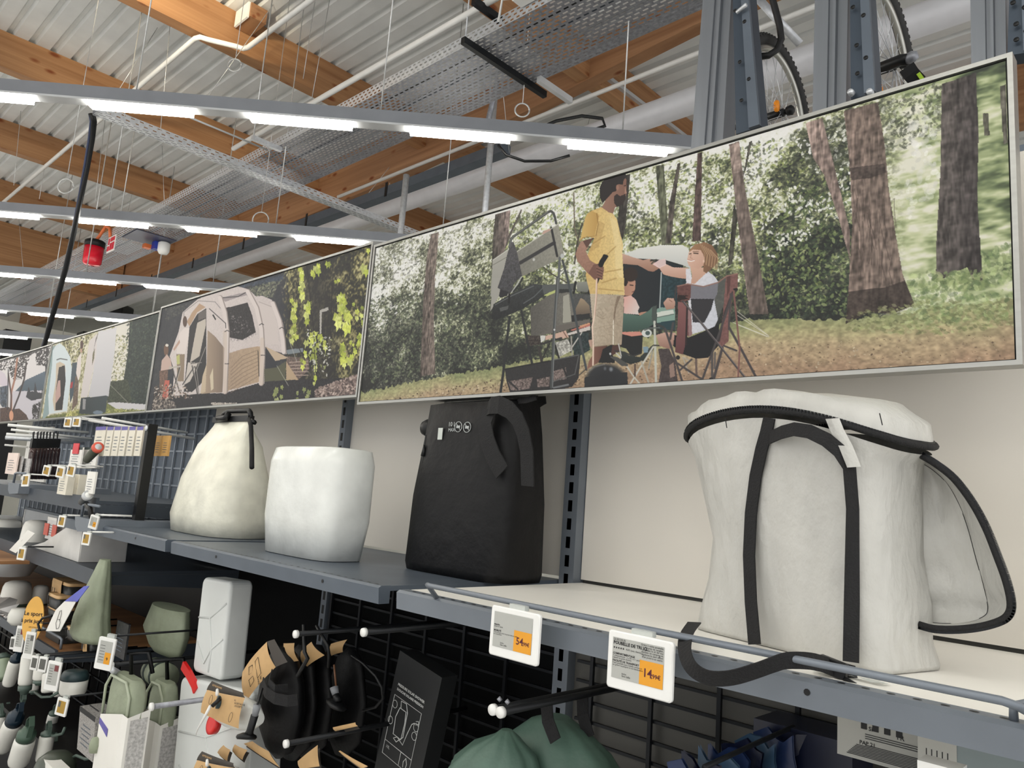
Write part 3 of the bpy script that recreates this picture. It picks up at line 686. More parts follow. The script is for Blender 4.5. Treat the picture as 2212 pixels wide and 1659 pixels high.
    trunk(cR, [(1575,180),(1602,170),(1610,430),(1592,440)], (96, 92, 82)); trunk(cR, [(1500,300),(1525,300),(1530,400),(1505,400)], (84, 82, 70))
    s.dabs(cR, [(1280, 1010), (1500, 1010), (1520, 1080), (1280, 1090)], 120, 7, [(130, 150, 90), (100, 122, 76), (170, 184, 120)], a=0.6)
    s.dabs(cR, [(880,1200),(1250,1130),(1600,1150),(1640,1250),(1300,1290),(900,1280)], 500, 5, [(160, 170, 104), (134, 142, 86), (184, 188, 130), (112, 116, 74)], a=0.5, rot=0.2)
    # tent behind the people
    s.poly(cC, [(40,230),(200,170),(420,140),(640,140),(700,180),(720,380),(600,330),(460,295),(180,282)], (222, 222, 216), grad=(0, 1, (190, 192, 190)))
    s.poly(cC, [(20,280),(180,282),(460,300),(640,350),(690,480),(600,600),(560,700),(560,1000),(20,1000)], (38, 42, 48), grad=(1, 0, (30, 40, 46)))
    s.poly(cC, [(425,440),(690,500),(600,650),(560,780),(410,780)], (34, 60, 68), var=0.15); s.poly(cC, [(375,930),(560,900),(560,1010),(400,1000)], (36, 66, 74))
    s.line(cC, [(420,420),(403,780)], 2.4, (176, 186, 186)); s.line(cC, [(180,282),(460,297),(640,350)], 2, (24, 26, 28))
    for q in ([(1200,820),(1520,1070)], [(1150,930),(1520,1080)], [(1200,860),(1505,1060)], [(1210,960),(1500,1075)]): s.line(cC, q, 1.3, (222, 216, 204), a=0.8)
    # seated person hidden behind the cooking stand
    s.poly(cB, [(600,760),(780,770),(790,880),(650,905),(575,870)], (66, 58, 54), var=0.3); s.poly(cB, [(780,770),(850,765),(840,830),(790,860)], (206, 206, 200))
    s.poly(cB, [(850,770),(940,755),(1120,700),(1160,790),(1060,810),(940,800),(850,830)], (206, 166, 146)); s.line(cB, [(1090, 720), (1140, 800)], 2, (120, 84, 70))
    s.poly(cB, [(980,860),(1150,815),(1210,960),(1020,1060)], (176, 174, 166), var=0.25); s.poly(cB, [(1210,760),(1420,720),(1440,960),(1230,1080)], (44, 58, 60), var=0.2)
    s.line(cB, [(790, 880), (1060, 800)], 4, (52, 50, 50)); s.line(cB, [(900, 880), (800, 1100)], 3, (44, 42, 42)); s.line(cB, [(980, 900), (1030, 1070)], 4, (40, 40, 40)); s.line(cB, [(760, 920), (800, 1110)], 6, (60, 56, 54))
    s.line(cB, [(1330, 730), (1190, 940)], 2.5, (190, 186, 178)); s.line(cB, [(1190, 780), (1205, 1030)], 2.5, (160, 156, 150))
    s.poly(cB, [(1140,740),(1440,640),(1445,692),(1150,765)], (204, 194, 188)); s.poly(cB, [(1180,695),(1440,600),(1445,640),(1200,705)], (196, 110, 96)); s.poly(cB, [(1290, 640), (1440, 595), (1440, 612), (1330, 655)], (214, 150, 110))
    # folding cooking stand
    s.line(cA, [(372,1010),(390,910),(420,870),(880,545),(920,528),(955,555),(975,610),(992,690)], 5.2, (74, 76, 76)); s.line(cA, [(372,1005),(388,915),(420,866),(880,540)], 1.4, (120, 122, 120))
    s.line(cA, [(340,975),(352,885),(430,720),(520,545)], 2.6, (84, 78, 72))
    s.poly(cA, [(150,1180),(360,1035),(380,1659),(118,1659)], (170, 168, 158), grad=(0, 1, (150, 148, 140))); s.poly(cB, [(148,0),(260,0),(240,230),(120,445)], (160, 158, 150))
    s.line(cA, [(150, 1245), (370, 1120)], 1.2, (110, 108, 98)); s.line(cA, [(150, 1180), (360, 1035)], 1.6, (208, 206, 196))
    s.poly(cA, [(465,1075),(1022,700),(1100,1135),(520,1405)], (152, 150, 136), grad=(-1, 0.6, (122, 120, 110)), var=0.05)
    s.line(cA, [(515,1215),(965,950)], 7.5, (56, 56, 58)); s.line(cA, [(928,755),(1005,1125)], 5, (50, 50, 52)); s.line(cA, [(465,1070),(1020,700)], 1.6, (196, 194, 182)); s.oval(cA, (695, 1172), 18, 20, (190, 190, 186))
    s.poly(cA, [(800, 830), (830, 790), (900, 765), (925, 775), (905, 790), (820, 835)], (196, 156, 140))
    s.poly(cA, [(395,945),(425,935),(470,1060),(540,1390),(430,1490),(400,1600),(370,1630),(213,1548),(300,1290),(345,1090)], (84, 82, 86), grad=(0, 1, (66, 66, 70)), var=0.16)
    s.poly(cB, [(250,150),(360,190),(340,240),(250,268),(232,240)], (44, 44, 48)); s.line(cB, [(530,-10),(470,90),(400,195)], 2.4, (176, 178, 176)); s.line(cB, [(548,0),(500,90),(425,180)], 3, (40, 42, 44))
    s.poly(cB, [(650,400),(1000,160),(1200,190),(1235,600),(1000,640),(760,765),(660,775)], (88, 85, 80), grad=(1, 0, (120, 116, 108)), var=0.05)
    s.poly(cB, [(1085,245),(1160,215),(1195,580),(1080,602)], (160, 158, 144)); s.poly(cB, [(800,95),(1230,75),(1210,185),(1000,150),(820,225)], (86, 90, 90))
    s.poly(cB, [(820,235),(985,160),(1000,190),(880,240)], (186, 196, 110)); s.poly(cB, [(990,150),(1200,150),(1180,190),(1000,210)], (48, 50, 50))
    s.poly(cB, [(1210,205),(1480,228),(1485,500),(1235,600)], (78, 80, 80), var=0.08); s.poly(cB, [(1250,410),(1318,268),(1360,290),(1430,365),(1440,430),(1460,520),(1260,560)], (166, 142, 112), grad=(0, 1, (84, 72, 64)))
    s.poly(cB, [(1190,500),(1440,470),(1440,530),(1200,590)], (46, 46, 48)); s.poly(cB, [(1260,58),(1420,50),(1440,190),(1270,180)], (140, 142, 132), grad=(0, 1, (112, 114, 108)))
    s.line(cB, [(1250,58),(1225,200)], 5, (34, 36, 38)); s.line(cB, [(1425,60),(1450,120),(1420,200)], 4, (36, 36, 38))
    s.poly(cB, [(1000,640),(1440,545),(1440,592),(1240,660),(1000,725),(760,768)], (104, 98, 92))
    s.poly(cB, [(160,350),(380,220),(690,82),(800,92),(832,235),(740,310),(680,325),(560,410),(350,500),(200,560),(128,545)], (58, 62, 64), grad=(0, 1, (36, 38, 40)), var=0.1)
    s.line(cB, [(180,360),(400,240),(690,110)], 1.5, (104, 108, 110)); s.line(cB, [(560, 340), (700, 250), (820, 130)], 2, (92, 96, 98)); s.line(cB, [(370, 220), (365, 330)], 4, (28, 28, 30)); s.poly(cB, [(240, 400), (360, 370), (350, 420), (250, 450)], (84, 86, 86))
    for q, w, c in (([(375,520),(330,900),(290,1260),(250,1545)], 5.4, (44, 46, 48)), ([(530,440),(600,800),(672,1140)], 5.2, (46, 48, 50)), ([(1140,0),(1205,300),(1280,700),(1340,980),(1392,1215)], 5, (70, 76, 80)), ([(1075,-230),(1140,0)], 5, (70, 74, 76))): s.line(cB, q, w, c)
    s.poly(cB, [(310,1212),(640,1150),(900,1100),(1280,1015),(1312,1030),(1292,1330),(1200,1450),(940,1502),(500,1538),(380,1530),(330,1370)], (50, 49, 51), var=0.06)
    for q in ([(350,1375),(680,1320),(640,1470),(440,1500),(390,1490)], [(960,1240),(1120,1190),(1140,1340),(960,1372)], [(735,1350),(905,1310),(895,1440),(745,1455)]): s.poly(cB, q, (116, 100, 96), var=0.3)
    s.line(cB, [(360, 1370), (480, 1480)], 4, (52, 50, 52)); s.line(cB, [(1090,1200),(1140,1330)], 4, (44, 44, 46)); s.line(cB, [(960,1090),(1290,1025)], 2, (96, 98, 100)); s.line(cB, [(1290,1040),(1240,1280),(950,1380)], 2, (92, 92, 92)); s.line(cB, [(310,1215),(900,1105)], 3, (36, 36, 38)); s.line(cB, [(960,1460),(1150,1420)], 4, (112, 116, 120))
    s.line(cB, [(1300,1290),(1390,1210)], 2, (60, 60, 60)); s.line(cA, [(1040,1150),(1010,1659)], 5.4, (92, 96, 98)); s.line(cB, [(1010,0),(965,690),(930,1455)], 6, (74, 78, 80)); s.line(cB, [(1018,0),(975,690),(945,1455)], 1.2, (140, 144, 146)); s.oval(cA, (1072,1125), 26, 34, (186, 188, 188)); s.oval(cB, (968, 690), 12, 14, (200, 200, 200))
    # small boy in the pink shirt and the green camping chair
    s.poly(cC, [(0,1050),(230,1050),(222,1250),(120,1290),(60,1200),(0,1180)], (36, 38, 40)); s.poly(cC, [(20,1030),(200,1025),(240,1062),(120,1075),(20,1050)], (216, 134, 116)); s.oval(cC, (270, 1040), 55, 45, (206, 210, 206)); s.oval(cC, (280, 1040), 26, 24, (70, 90, 90))
    s.poly(cC, [(36,560),(70,490),(150,480),(156,540),(148,600),(112,660),(36,655)], (178, 124, 100), grad=(1, 0, (196, 140, 114))); s.oval(cC, (105,440), 78, 78, (52, 40, 36)); s.poly(cC, [(36,420),(80,520),(60,560),(36,560)], (44, 34, 32))
    s.line(cC, [(100,548),(130,552)], 2.2, (50, 34, 30)); s.line(cC, [(120,620),(140,612)], 1.8, (120, 66, 60))
    s.poly(cC, [(36,668),(110,655),(160,700),(196,780),(180,810),(190,850),(36,840)], (226, 160, 146), grad=(1, 0.5, (214, 204, 200))); s.poly(cC, [(180,835),(270,820),(280,850),(200,862)], (190, 134, 108))
    s.poly(cC, [(20,835),(200,862),(290,812),(330,770),(372,756),(372,925),(280,990),(140,1025),(20,1022)], (92, 126, 112), grad=(0, 1, (56, 82, 74))); s.poly(cC, [(325,770),(372,756),(374,925),(322,930)], (70, 82, 78))
    s.poly(cC, [(375,792),(420,778),(560,775),(560,905),(375,935)], (124, 160, 146)); s.poly(cC, [(375,828),(540,800),(550,840),(375,880)], (204, 210, 200)); s.line(cC, [(375, 880), (550, 846)], 1.6, (80, 96, 90))
    s.poly(cC, [(0,1215),(90,1270),(200,1285),(330,1160),(345,1200),(250,1320),(110,1360),(0,1330)], (62, 70, 66), grad=(0, 1, (40, 46, 46))); s.poly(cC, [(230,1180),(290,1180),(280,1240),(240,1240)], (120, 150, 168))
    for q, w, c in (([(350,925),(358,1250),(366,1575)], 5, (188, 190, 178)), ([(335,1185),(200,1400),(85,1590)], 3.6, (196, 194, 182)), ([(60,1370),(140,1490),(215,1580)], 3.4, (190, 186, 172)), ([(215,1330),(300,1580)], 3.4, (170, 166, 152)), ([(150,1360),(150,1480)], 3.4, (84, 66, 60)), ([(330,1230),(290,1400)], 3, (150, 148, 138)), ([(640,1290),(700,1450)], 2.4, (170, 162, 150)), ([(720,1330),(650,1290)], 2.4, (170, 162, 150)), ([(775,1310),(780,1470)], 4.5, (104, 84, 78)), ([(940, 1240), (940, 1520)], 5, (84, 78, 78)), ([(970, 1240), (965, 1400)], 4, (96, 90, 88))): s.line(cC, q, w, c)
    s.line(cC, [(250,1010),(300,990),(400,985)], 3, (96, 104, 100)); s.line(cC, [(370,950),(440,980),(475,1030)], 5, (58, 62, 62)); s.line(cC, [(340,1165),(440,1170)], 3, (60, 60, 60))
    # seated woman in the mesh camping chair
    s.poly(cC, [(365,1060),(470,1030),(570,1040),(560,1140),(500,1205),(400,1170)], (206, 160, 140), grad=(0, 1, (150, 106, 92))); s.poly(cC, [(385,1200),(500,1200),(560,1330),(590,1540),(390,1550),(420,1380)], (74, 64, 64), var=0.1); s.poly(cC, [(500,1370),(545,1340),(560,1480),(510,1500)], (150, 120, 108))
    s.poly(cC, [(395,370),(440,345),(470,335),(540,368),(690,372),(680,486),(600,476),(520,462),(440,440)], (222, 178, 158), grad=(0, 1, (196, 146, 124)))
    s.poly(cC, [(672,385),(716,378),(740,530),(860,420),(900,412),(960,455),(1005,520),(992,640),(965,720),(1000,900),(960,980),(780,1040),(676,1060),(700,760),(672,486)], (212, 210, 218), grad=(1, 0.3, (196, 200, 214)), var=0.03)
    s.poly(cC, [(715,360),(850,370),(880,425),(800,500),(765,535),(722,535),(735,450)], (214, 166, 140), grad=(0, 1, (198, 148, 124)))
    s.poly(cC, [(700,215),(740,180),(835,190),(868,280),(852,350),(800,385),(700,352),(683,295)], (224, 178, 154), grad=(1, 1, (206, 156, 132)))
    s.poly(cC, [(708,190),(760,135),(860,108),(940,140),(995,230),(1000,300),(970,350),(880,430),(848,405),(852,330),(866,290),(848,235),(822,190),(740,186),(706,210)], (168, 120, 82), grad=(1, 0.4, (120, 84, 60)))
    for k in range(16):
        x = 850+k*9; s.line(cC, [(820+k*7, 130+k*4), (x+18, 230+k*3), (x+4, 330+k*4)], 1.2, [(206, 162, 118), (110, 76, 56), (190, 146, 104)][k % 3], a=0.8)
    s.line(cC, [(690,296),(725,304),(755,296)], 2.6, (244, 238, 232)); s.line(cC, [(690,290),(725,298),(758,290)], 1.0, (168, 84, 76)); s.line(cC, [(708,232),(724,226)], 1.8, (60, 40, 34)); s.line(cC, [(752,222),(796,226)], 2.2, (60, 40, 34)); s.line(cC, [(745,206),(800,206)], 1.4, (110, 76, 56)); s.line(cC, [(726,236),(716,270),(738,276)], 1.3, (186, 130, 108)); s.oval(cC, (853, 305), 10, 18, (224, 180, 158))
    s.poly(cC, [(440,730),(480,682),(545,684),(560,720),(556,790),(470,800)], (206, 160, 140), grad=(0, 1, (168, 122, 102))); s.line(cC, [(500,700),(530,720)], 1.5, (140, 96, 80))
    s.poly(cC, [(555,1060),(700,1085),(860,1020),(1010,950),(1012,1160),(900,1290),(780,1305),(640,1255),(540,1170)], (32, 32, 36))
    s.poly(cC, [(718,545),(860,568),(1000,525),(996,650),(962,700),(720,700)], (86, 84, 94), a=0.72); s.poly(cC, [(720,690),(960,690),(930,800),(860,935),(740,930)], (42, 41, 46), a=0.94)
    s.poly(cC, [(1000,525),(1080,455),(1092,470),(1070,720),(1000,900),(980,780),(960,700),(1000,620)], (84, 86, 84), a=0.9)
    s.poly(cC, [(1080,460),(1165,432),(1204,430),(1200,590),(1150,620),(1110,1050),(1108,1120),(1040,1190),(1000,1140),(1050,860)], (126, 82, 78), var=0.08); s.line(cC, [(1150,620),(1070,830),(1010,1120)], 4, (60, 52, 54)); s.poly(cC, [(1092,465),(1130,450),(1120,600),(1090,680)], (92, 60, 58))
    s.poly(cC, [(580,555),(690,535),(722,545),(716,700),(640,722),(585,700)], (104, 64, 60), var=0.1); s.poly(cC, [(590,720),(680,730),(735,1000),(700,1080),(690,1060),(640,1260),(560,1235),(590,900)], (140, 86, 84), grad=(0, 1, (104, 60, 62))); s.poly(cC, [(690,790),(725,800),(735,1060),(700,1080)], (150, 112, 112)); s.line(cC, [(685,760),(672,1160)], 4, (48, 36, 38))
    s.line(cC, [(585,560),(690,537),(850,565),(1000,522),(1090,455),(1200,432)], 2.6, (150, 106, 94)); s.poly(cC, [(590,650),(700,655),(660,670),(700,690),(580,712)], (44, 34, 34)); s.line(cC, [(556, 700), (572, 560)], 3, (66, 56, 56))
    LC = (74, 68, 70)
    for q, w in (([(640,715),(800,900),(1000,1150),(1290,1512)], 4.6), ([(1115,985),(1240,1210),(1400,1512)], 5.2), ([(1150,640),(1000,1080),(830,1540)], 4.8), ([(1045,1190),(950,1530)], 6), ([(460,1000),(540,1240),(640,1555)], 4.8), ([(585,1350),(860,1530)], 4.4), ([(730,1310),(610,1420)], 4), ([(540,940),(510,1100)], 5), ([(1060,1170),(1190,1220)], 4), ([(1130,640),(1110,1000)], 4)): s.line(cC, q, w, LC)
    s.line(cC, [(652,722),(1000,1138),(1285,1495)], 1.1, (130, 122, 122)); s.line(cC, [(1160,600),(1185,850),(1222,1200),(1205,1510)], 3.8, (132, 86, 80)); s.oval(cC, (1180,592), 26, 14, (34, 34, 36)); s.oval(cC, (590, 1290), 22, 24, (40, 38, 40)); s.oval(cC, (930, 1510), 22, 18, (40, 40, 42))
    # standing man
    s.poly(cB, [(1500,900),(1680,890),(1640,980),(1560,1120),(1400,1215),(1425,1110),(1490,1000)], (150, 100, 82), grad=(1, 0, (92, 56, 48))); s.poly(cB, [(1700,895),(1850,885),(1830,980),(1740,1030),(1700,1000)], (84, 54, 48))
    s.poly(cB, [(1440,205),(1890,235),(1880,560),(1858,890),(1740,885),(1500,918),(1478,640)], (190, 174, 150), grad=(1, 0.2, (168, 148, 124)), var=0.05)
    s.poly(cB, [(1800,250),(1850,240),(1790,400),(1760,620),(1745,600),(1765,400)], (134, 112, 92)); s.line(cB, [(1752,560),(1748,885)], 2, (236, 226, 206)); s.line(cB, [(1500,915),(1740,888)], 1.6, (140, 122, 100))
    for k in range(14):
        x, y = 1510+s.rg.rand()*300, 270+s.rg.rand()*560; s.line(cB, [(x, y), (x+60, y+30*s.rg.randn()), (x+100, y+40)], 1.6, (150, 132, 108), a=0.5)
    s.poly(cB, [(1570,340),(1700,330),(1700,380),(1570,400)], (176, 160, 136)); s.poly(cB, [(1420,830),(1470,820),(1470,960),(1435,900)], (190, 150, 130))
    s.poly(cC, [(18,225),(120,262),(230,292),(300,280),(370,330),(400,375),(340,412),(290,405),(180,345),(18,330)], (206, 162, 140), grad=(0, 1, (160, 112, 90)))
    s.line(cC, [(310,300),(370,290)], 3, (60, 60, 54)); s.line(cC, [(320,330),(350,300)], 3, (80, 78, 66)); s.poly(cC, [(330,335),(400,290),(462,278),(468,342),(400,378)], (234, 200, 198), a=0.92)
    s.poly(cA, [(1590,490),(1640,400),(1680,300),(1600,200),(1860,60),(1925,110),(1925,300),(1880,440),(1775,480),(1745,565),(1690,545)], (156, 112, 94), grad=(1, 0, (134, 92, 76)))
    s.poly(cA, [(1568,220),(1600,140),(1700,70),(1900,15),(1935,70),(1890,110),(1875,180),(1820,170),(1790,190),(1790,260),(1740,280),(1650,380),(1610,425),(1572,350)], (44, 39, 40))
    s.poly(cA, [(1800,300),(1840,330),(1910,300),(1915,360),(1880,440),(1800,475),(1760,420),(1760,330)], (54, 44, 42)); s.oval(cA, (1805, 215), 20, 38, (160, 112, 92)); s.poly(cA, [(1905,190),(1930,290),(1900,300)], (170, 124, 104)); s.line(cA, [(1895, 195), (1915, 190)], 1.6, (40, 30, 28))
    s.poly(cA, [(1460,525),(1590,475),(1690,545),(1745,560),(1800,640),(1840,820),(1880,970),(1870,1100),(1900,1640),(1440,1625),(1385,1380),(1400,1200),(1410,1100),(1500,890),(1400,860),(1305,925),(1370,640),(1400,570)], (216, 172, 88), grad=(1, 0, (232, 202, 130)), var=0.05)
    s.poly(cA, [(1500,880),(1560,660),(1640,700),(1560,1000),(1460,1060),(1420,1050)], (150, 108, 50), a=0.22); s.poly(cA, [(1700,600),(1790,660),(1860,1000),(1880,1500),(1780,1300),(1760,900)], (240, 216, 150), a=0.5)
    s.poly(cA, [(1305,925),(1400,860),(1500,870),(1560,600),(1540,560),(1460,525),(1400,570),(1370,640)], (222, 182, 96), grad=(1, 0, (196, 148, 70))); s.line(cA, [(1305,922),(1350,880),(1500,862)], 1.6, (170, 128, 60)); s.line(cA, [(1530,560),(1550,700),(1520,860)], 1.6, (158, 116, 54))
    s.poly(cB, [(1388,0),(1895,0),(1892,232),(1700,215),(1440,207)], (214, 176, 100), grad=(1, 0, (226, 194, 120)), var=0.04)
    for q in ([(1600,1480),(1790,1420)], [(1640,1340),(1850,1300)], [(1480,960),(1640,860)], [(1620,1150),(1780,1000)], [(1560,1560),(1880,1590)]): s.line(cA, q, 2.6, (172, 132, 64), a=0.6)
    s.poly(cA, [(1320,930),(1490,880),(1440,960),(1385,1060),(1440,1180),(1520,1230),(1600,1300),(1590,1420),(1500,1440),(1380,1320),(1270,1190),(1248,1100),(1285,1000)], (176, 128, 108), grad=(0, 1, (150, 104, 84)), var=0.04)
    s.poly(cA, [(1345,925),(1490,880),(1440,960),(1400,1020)], (84, 56, 50), a=0.85)
    s.poly(cA, [(1490,1235),(1560,1225),(1622,1270),(1625,1320),(1600,1420),(1520,1450),(1420,1350)], (124, 82, 70)); s.line(cA, [(1665,1130),(1630,1120)], 6, (26, 26, 28))
    s.line(cA, [(1640,1140),(1600,1200),(1585,1240)], 11, (26, 26, 28)); s.line(cA, [(1560,1420),(1535,1480)], 4, (30, 28, 28))
    for k in range(4): s.line(cA, [(1530+k*6,1270+k*42),(1612-k*4,1310+k*36)], 4.4, (134, 90, 76)); s.line(cA, [(1530+k*6,1290+k*42),(1612-k*4,1328+k*36)], 1.4, (70, 44, 38))
    s.line(cB, [(1530,20),(1522,250),(1500,500),(1470,650),(1485,900),(1480,1160)], 3.4, (232, 200, 178)); s.line(cB, [(1540,20),(1532,250),(1508,500)], 1, (180, 130, 110))
    # black pressure tank
    s.poly(cB, [(1610,950),(1690,900),(1740,890),(1720,1010),(1770,1060),(1770,1130),(1550,1130),(1580,1060)], (36, 36, 38))
    s.oval(cB, (1650,1340), 292, 225, (50, 52, 56), soft=0.25); s.poly(cB, [(1366,1320),(1935,1250),(1945,1440),(1600,1470),(1366,1490)], (46, 48, 52)); s.oval(cB, (1660,1330), 240, 150, (42, 44, 48), soft=0.6)
    s.oval(cB, (1720,1215), 34, 40, (150, 158, 168), a=0.75, soft=0.7); s.oval(cB, (1640,1205), 26, 34, (110, 116, 124), a=0.7, soft=0.7); s.line(cB, [(1420,1250),(1500,1180),(1640,1150)], 2, (120, 124, 130), a=0.6); s.oval(cB, (1710, 1010), 14, 18, (190, 194, 196))
    s.line(cB, [(1770,970),(1900,990),(2010,1040),(2100,1010)], 3, (56, 58, 58)); s.poly(cB, [(1700,1045),(1800,1050),(1950,1150),(1940,1175),(1860,1170),(1760,1090)], (78, 78, 76)); s.line(cB, [(1790,1000),(1850,1060)], 3, (190, 188, 178)); s.line(cB, [(1820,880),(1855,1040)], 2.4, (190, 188, 182))
    s.build(t)
forest_print()

def tent_print():
    t, b = frame_for(-4.195, -2.25, 1.93, 2.513, 'picture of a large beige inflatable tent with yellow vine leaves beside it')
    s = Print(*b, 760, 230, 5); s.nf = s.noise(380, 110, 1); PX, PY = s.PX, s.PY
    big = s.noise(30, 10, 3); fine = s.noise(200, 60, 2); X, Y = (PX-320)/cD[2], (PY-530)/cD[2]
    s.c = s.ramp(0.6*big+0.4*fine, [(0, (46, 48, 58)), (0.6, (54, 56, 64)), (1, (72, 74, 74))])
    r = s.ramp(0.5*big+0.5*fine, [(0, (34, 34, 38)), (0.45, (56, 56, 46)), (0.62, (120, 112, 66)), (0.8, (178, 170, 110)), (1, (206, 196, 150))])
    k = np.clip((X-1320+60*fine)/60, 0, 1)[..., None]; s.c = s.c*(1-k)+r*k
    k = (np.clip((X-1340)/80, 0, 1)*np.exp(-((X-1620)/190)**2))[..., None]*0.8; s.c = s.c*(1-k)+np.array([44, 42, 44])/255*k
    s.dabs(cD, [(950,420),(1130,350),(1290,300),(1180,500),(1020,480)], 260, 2.6, [(120, 124, 100), (84, 90, 76), (150, 150, 120)], a=0.6)
    s.dabs(cD, [(860,390),(1290,280),(1290,330),(900,400)], 160, 3, [(62, 74, 92), (52, 62, 78)], a=0.8)
    s.dabs(cD, [(160,610),(370,560),(330,640),(170,720)], 120, 2, [(84, 86, 78), (64, 66, 66)], a=0.7)
    # ground
    s.poly(cD, [(60,1380),(500,1400),(1100,1300),(1500,1280),(2050,1260),(2040,1520),(20,1600)], (46, 45, 50), var=0.15)
    s.dabs(cD, [(1600,1380),(1800,1300),(2060,1220),(2040,1510),(1600,1510)], 900, 2.6, [(196, 172, 160), (150, 126, 118), (84, 70, 68), (120, 100, 96)], el=1.5)
    s.dabs(cD, [(600,1505),(1000,1515),(1090,1530),(640,1545)], 160, 1.8, [(200, 190, 178), (160, 150, 140)], el=1.5); s.dabs(cD, [(60,1440),(250,1500),(270,1580),(40,1580)], 220, 2.2, [(170, 156, 142), (110, 100, 94), (70, 62, 60)], el=1.5)
    s.poly(cD, [(1320,1060),(1530,1080),(1540,1180),(1430,1290),(1330,1160)], (112, 92, 84), var=0.2); s.poly(cD, [(1320,1000),(1480,980),(1480,1020),(1330,1040)], (120, 132, 140))
    for k in range(5): s.line(cD, [(1350, 1120+k*30), (1530, 1105+k*34)], 1.4, (196, 170, 156))
    L_ = (216, 203, 199)
    s.poly(cD, [(205,1060),(290,830),(330,640),(420,560),(480,510),(700,440),(860,393),(960,420),(1030,488),(1090,482),(1180,520),(1232,600),(1290,750),(1325,1040),(1210,1010),(1120,970),(1110,1320),(1060,1315),(730,1412),(500,1415),(230,1440),(250,1200)], L_, grad=(1, 0, (200, 186, 184)), var=0.03)
    s.poly(cD, [(1040,520),(1180,570),(1230,750),(1250,950),(1120,940),(1100,760)], (206, 192, 188)); s.line(cD, [(1060, 540), (1190, 590), (1230, 600)], 1.2, (160, 148, 146))
    s.poly(cD, [(568,810),(640,870),(745,1000),(765,1400),(500,1418),(560,1130)], (186, 160, 132), grad=(1, 0, (120, 100, 88))); s.poly(cD, [(775,1030),(900,990),(1075,962),(1062,1305),(750,1392)], (172, 144, 118), grad=(1, 0, (186, 156, 124)), var=0.05)
    for k in range(8): s.line(cD, [(1050, 1000+k*36), (900, 1060+k*40), (790, 1170+k*34)], 1.5, (132, 108, 88), a=0.7)
    s.poly(cD, [(735,600),(950,546),(995,670),(1030,835),(900,905),(780,885)], (46, 43, 47), var=0.2); s.poly(cD, [(775,880),(900,905),(1030,830),(1040,850),(930,905),(800,920)], (190, 178, 176), var=0.2)
    s.poly(cD, [(700,500),(960,440),(985,470),(860,495),(735,540)], (160, 148, 150)); s.line(cD, [(710,500),(860,490),(960,435)], 2, (74, 70, 74))
    s.dabs(cD, [(780,640),(960,700),(1010,830),(800,860)], 60, 1.5, [(90, 84, 86), (130, 124, 122)])
    s.poly(cD, [(370,730),(420,640),(490,555),(550,590),(470,640),(395,775)], (190, 152, 118)); s.poly(cD, [(395,780),(470,655),(556,600),(556,1250),(500,1330),(420,1400),(340,1400),(360,1200)], (52, 51, 54))
    s.poly(cD, [(470,740),(550,700),(552,760),(490,1060),(400,1120),(430,950)], (198, 186, 172)); s.poly(cD, [(480,650),(553,612),(553,690),(478,720)], (104, 96, 94)); s.poly(cD, [(380,1120),(490,1120),(400,1300),(350,1330)], (206, 194, 184))
    s.poly(cD, [(560,1130),(548,1400),(500,1418),(520,1250)], (206, 182, 150)); s.poly(cD, [(590,1250), (620, 1170), (625, 1370), (600, 1390)], (214, 196, 164))
    for q in ([(690,500),(735,640),(757,820),(752,1050),(735,1400)], [(955,440),(1040,600),(1085,800),(1098,1050),(1082,1320)], [(1195,555),(1258,720),(1290,900),(1300,1020)]):
        s.line(cD, q, 10.5, (150, 136, 130)); s.line(cD, [(x-6, y) for x, y in q], 8.5, (218, 204, 200))
    s.line(cD, [(735,830),(735,1400)], 8.5, (206, 184, 166), a=0.6); s.line(cD, [(1090,900),(1080,1320)], 8.5, (206, 184, 166), a=0.6)
    for q in ([(733,825),(755,812),(775,822)], [(1062,762),(1085,748),(1104,758)], [(1255,798),(1275,783),(1296,792)], [(735,1132),(770,1132)], [(1078,1050),(1115,1050)], [(585,605),(740,745)], [(740,745),(742,790)], [(1050, 1010), (1060, 1250)]): s.line(cD, q, 1.5, (40, 38, 42))
    s.poly(cD, [(612,665),(625,660),(650,705),(642,718)], (40, 40, 44)); s.line(cD, [(350,780),(340,640),(480,530),(640,540),(690,600)], 1.2, (120, 116, 116))
    s.poly(cD, [(1120,965),(1340,1075),(1215,1105)], (196, 170, 140)); s.poly(cD, [(1120,1000),(1210,1110),(1240,1150),(1180,1200),(1120,1160)], (46, 48, 58)); s.poly(cD, [(1110,1180),(1220,1170),(1312,1110),(1312,1290),(1110,1302)], (88, 88, 66)); s.poly(cD, [(1320,1110),(1435,1285),(1320,1285)], (188, 158, 122)); s.line(cD, [(1230,1150),(1340,1340)], 1, (170, 170, 150)); s.line(cD, [(1345,900),(1420,1110)], 1, (170, 170, 160))
    s.poly(cD, [(300,840),(345,790),(390,790),(388,870),(350,1040),(270,1030),(285,930)], (228, 214, 208)); s.oval(cD, (352,728), 22, 55, (96, 72, 62)); s.poly(cD, [(240,990),(300,900),(305,930),(250,1010)], (196, 156, 136)); s.poly(cD, [(270,1040),(350,1040),(340,1300),(280,1300)], (150, 128, 104))
    s.oval(cD, (172,1000), 24, 60, (120, 84, 64)); s.poly(cD, [(130,1100),(180,1040),(215,1090),(230,1180),(120,1200)], (206, 172, 158)); s.poly(cD, [(108,1200),(190,1190),(180,1420),(110,1400)], (120, 88, 74), var=0.2); s.poly(cD, [(160,1290),(205,1290),(190,1460),(130,1470)], (214, 96, 78)); s.poly(cD, [(200,1160),(310,1150),(310,1165),(200,1180)], (190, 180, 168)); s.oval(cD, (180,955), 16, 14, (220, 212, 200)); s.poly(cD, [(270,1060),(300,1040),(305,1130),(275,1140)], (196, 196, 110))
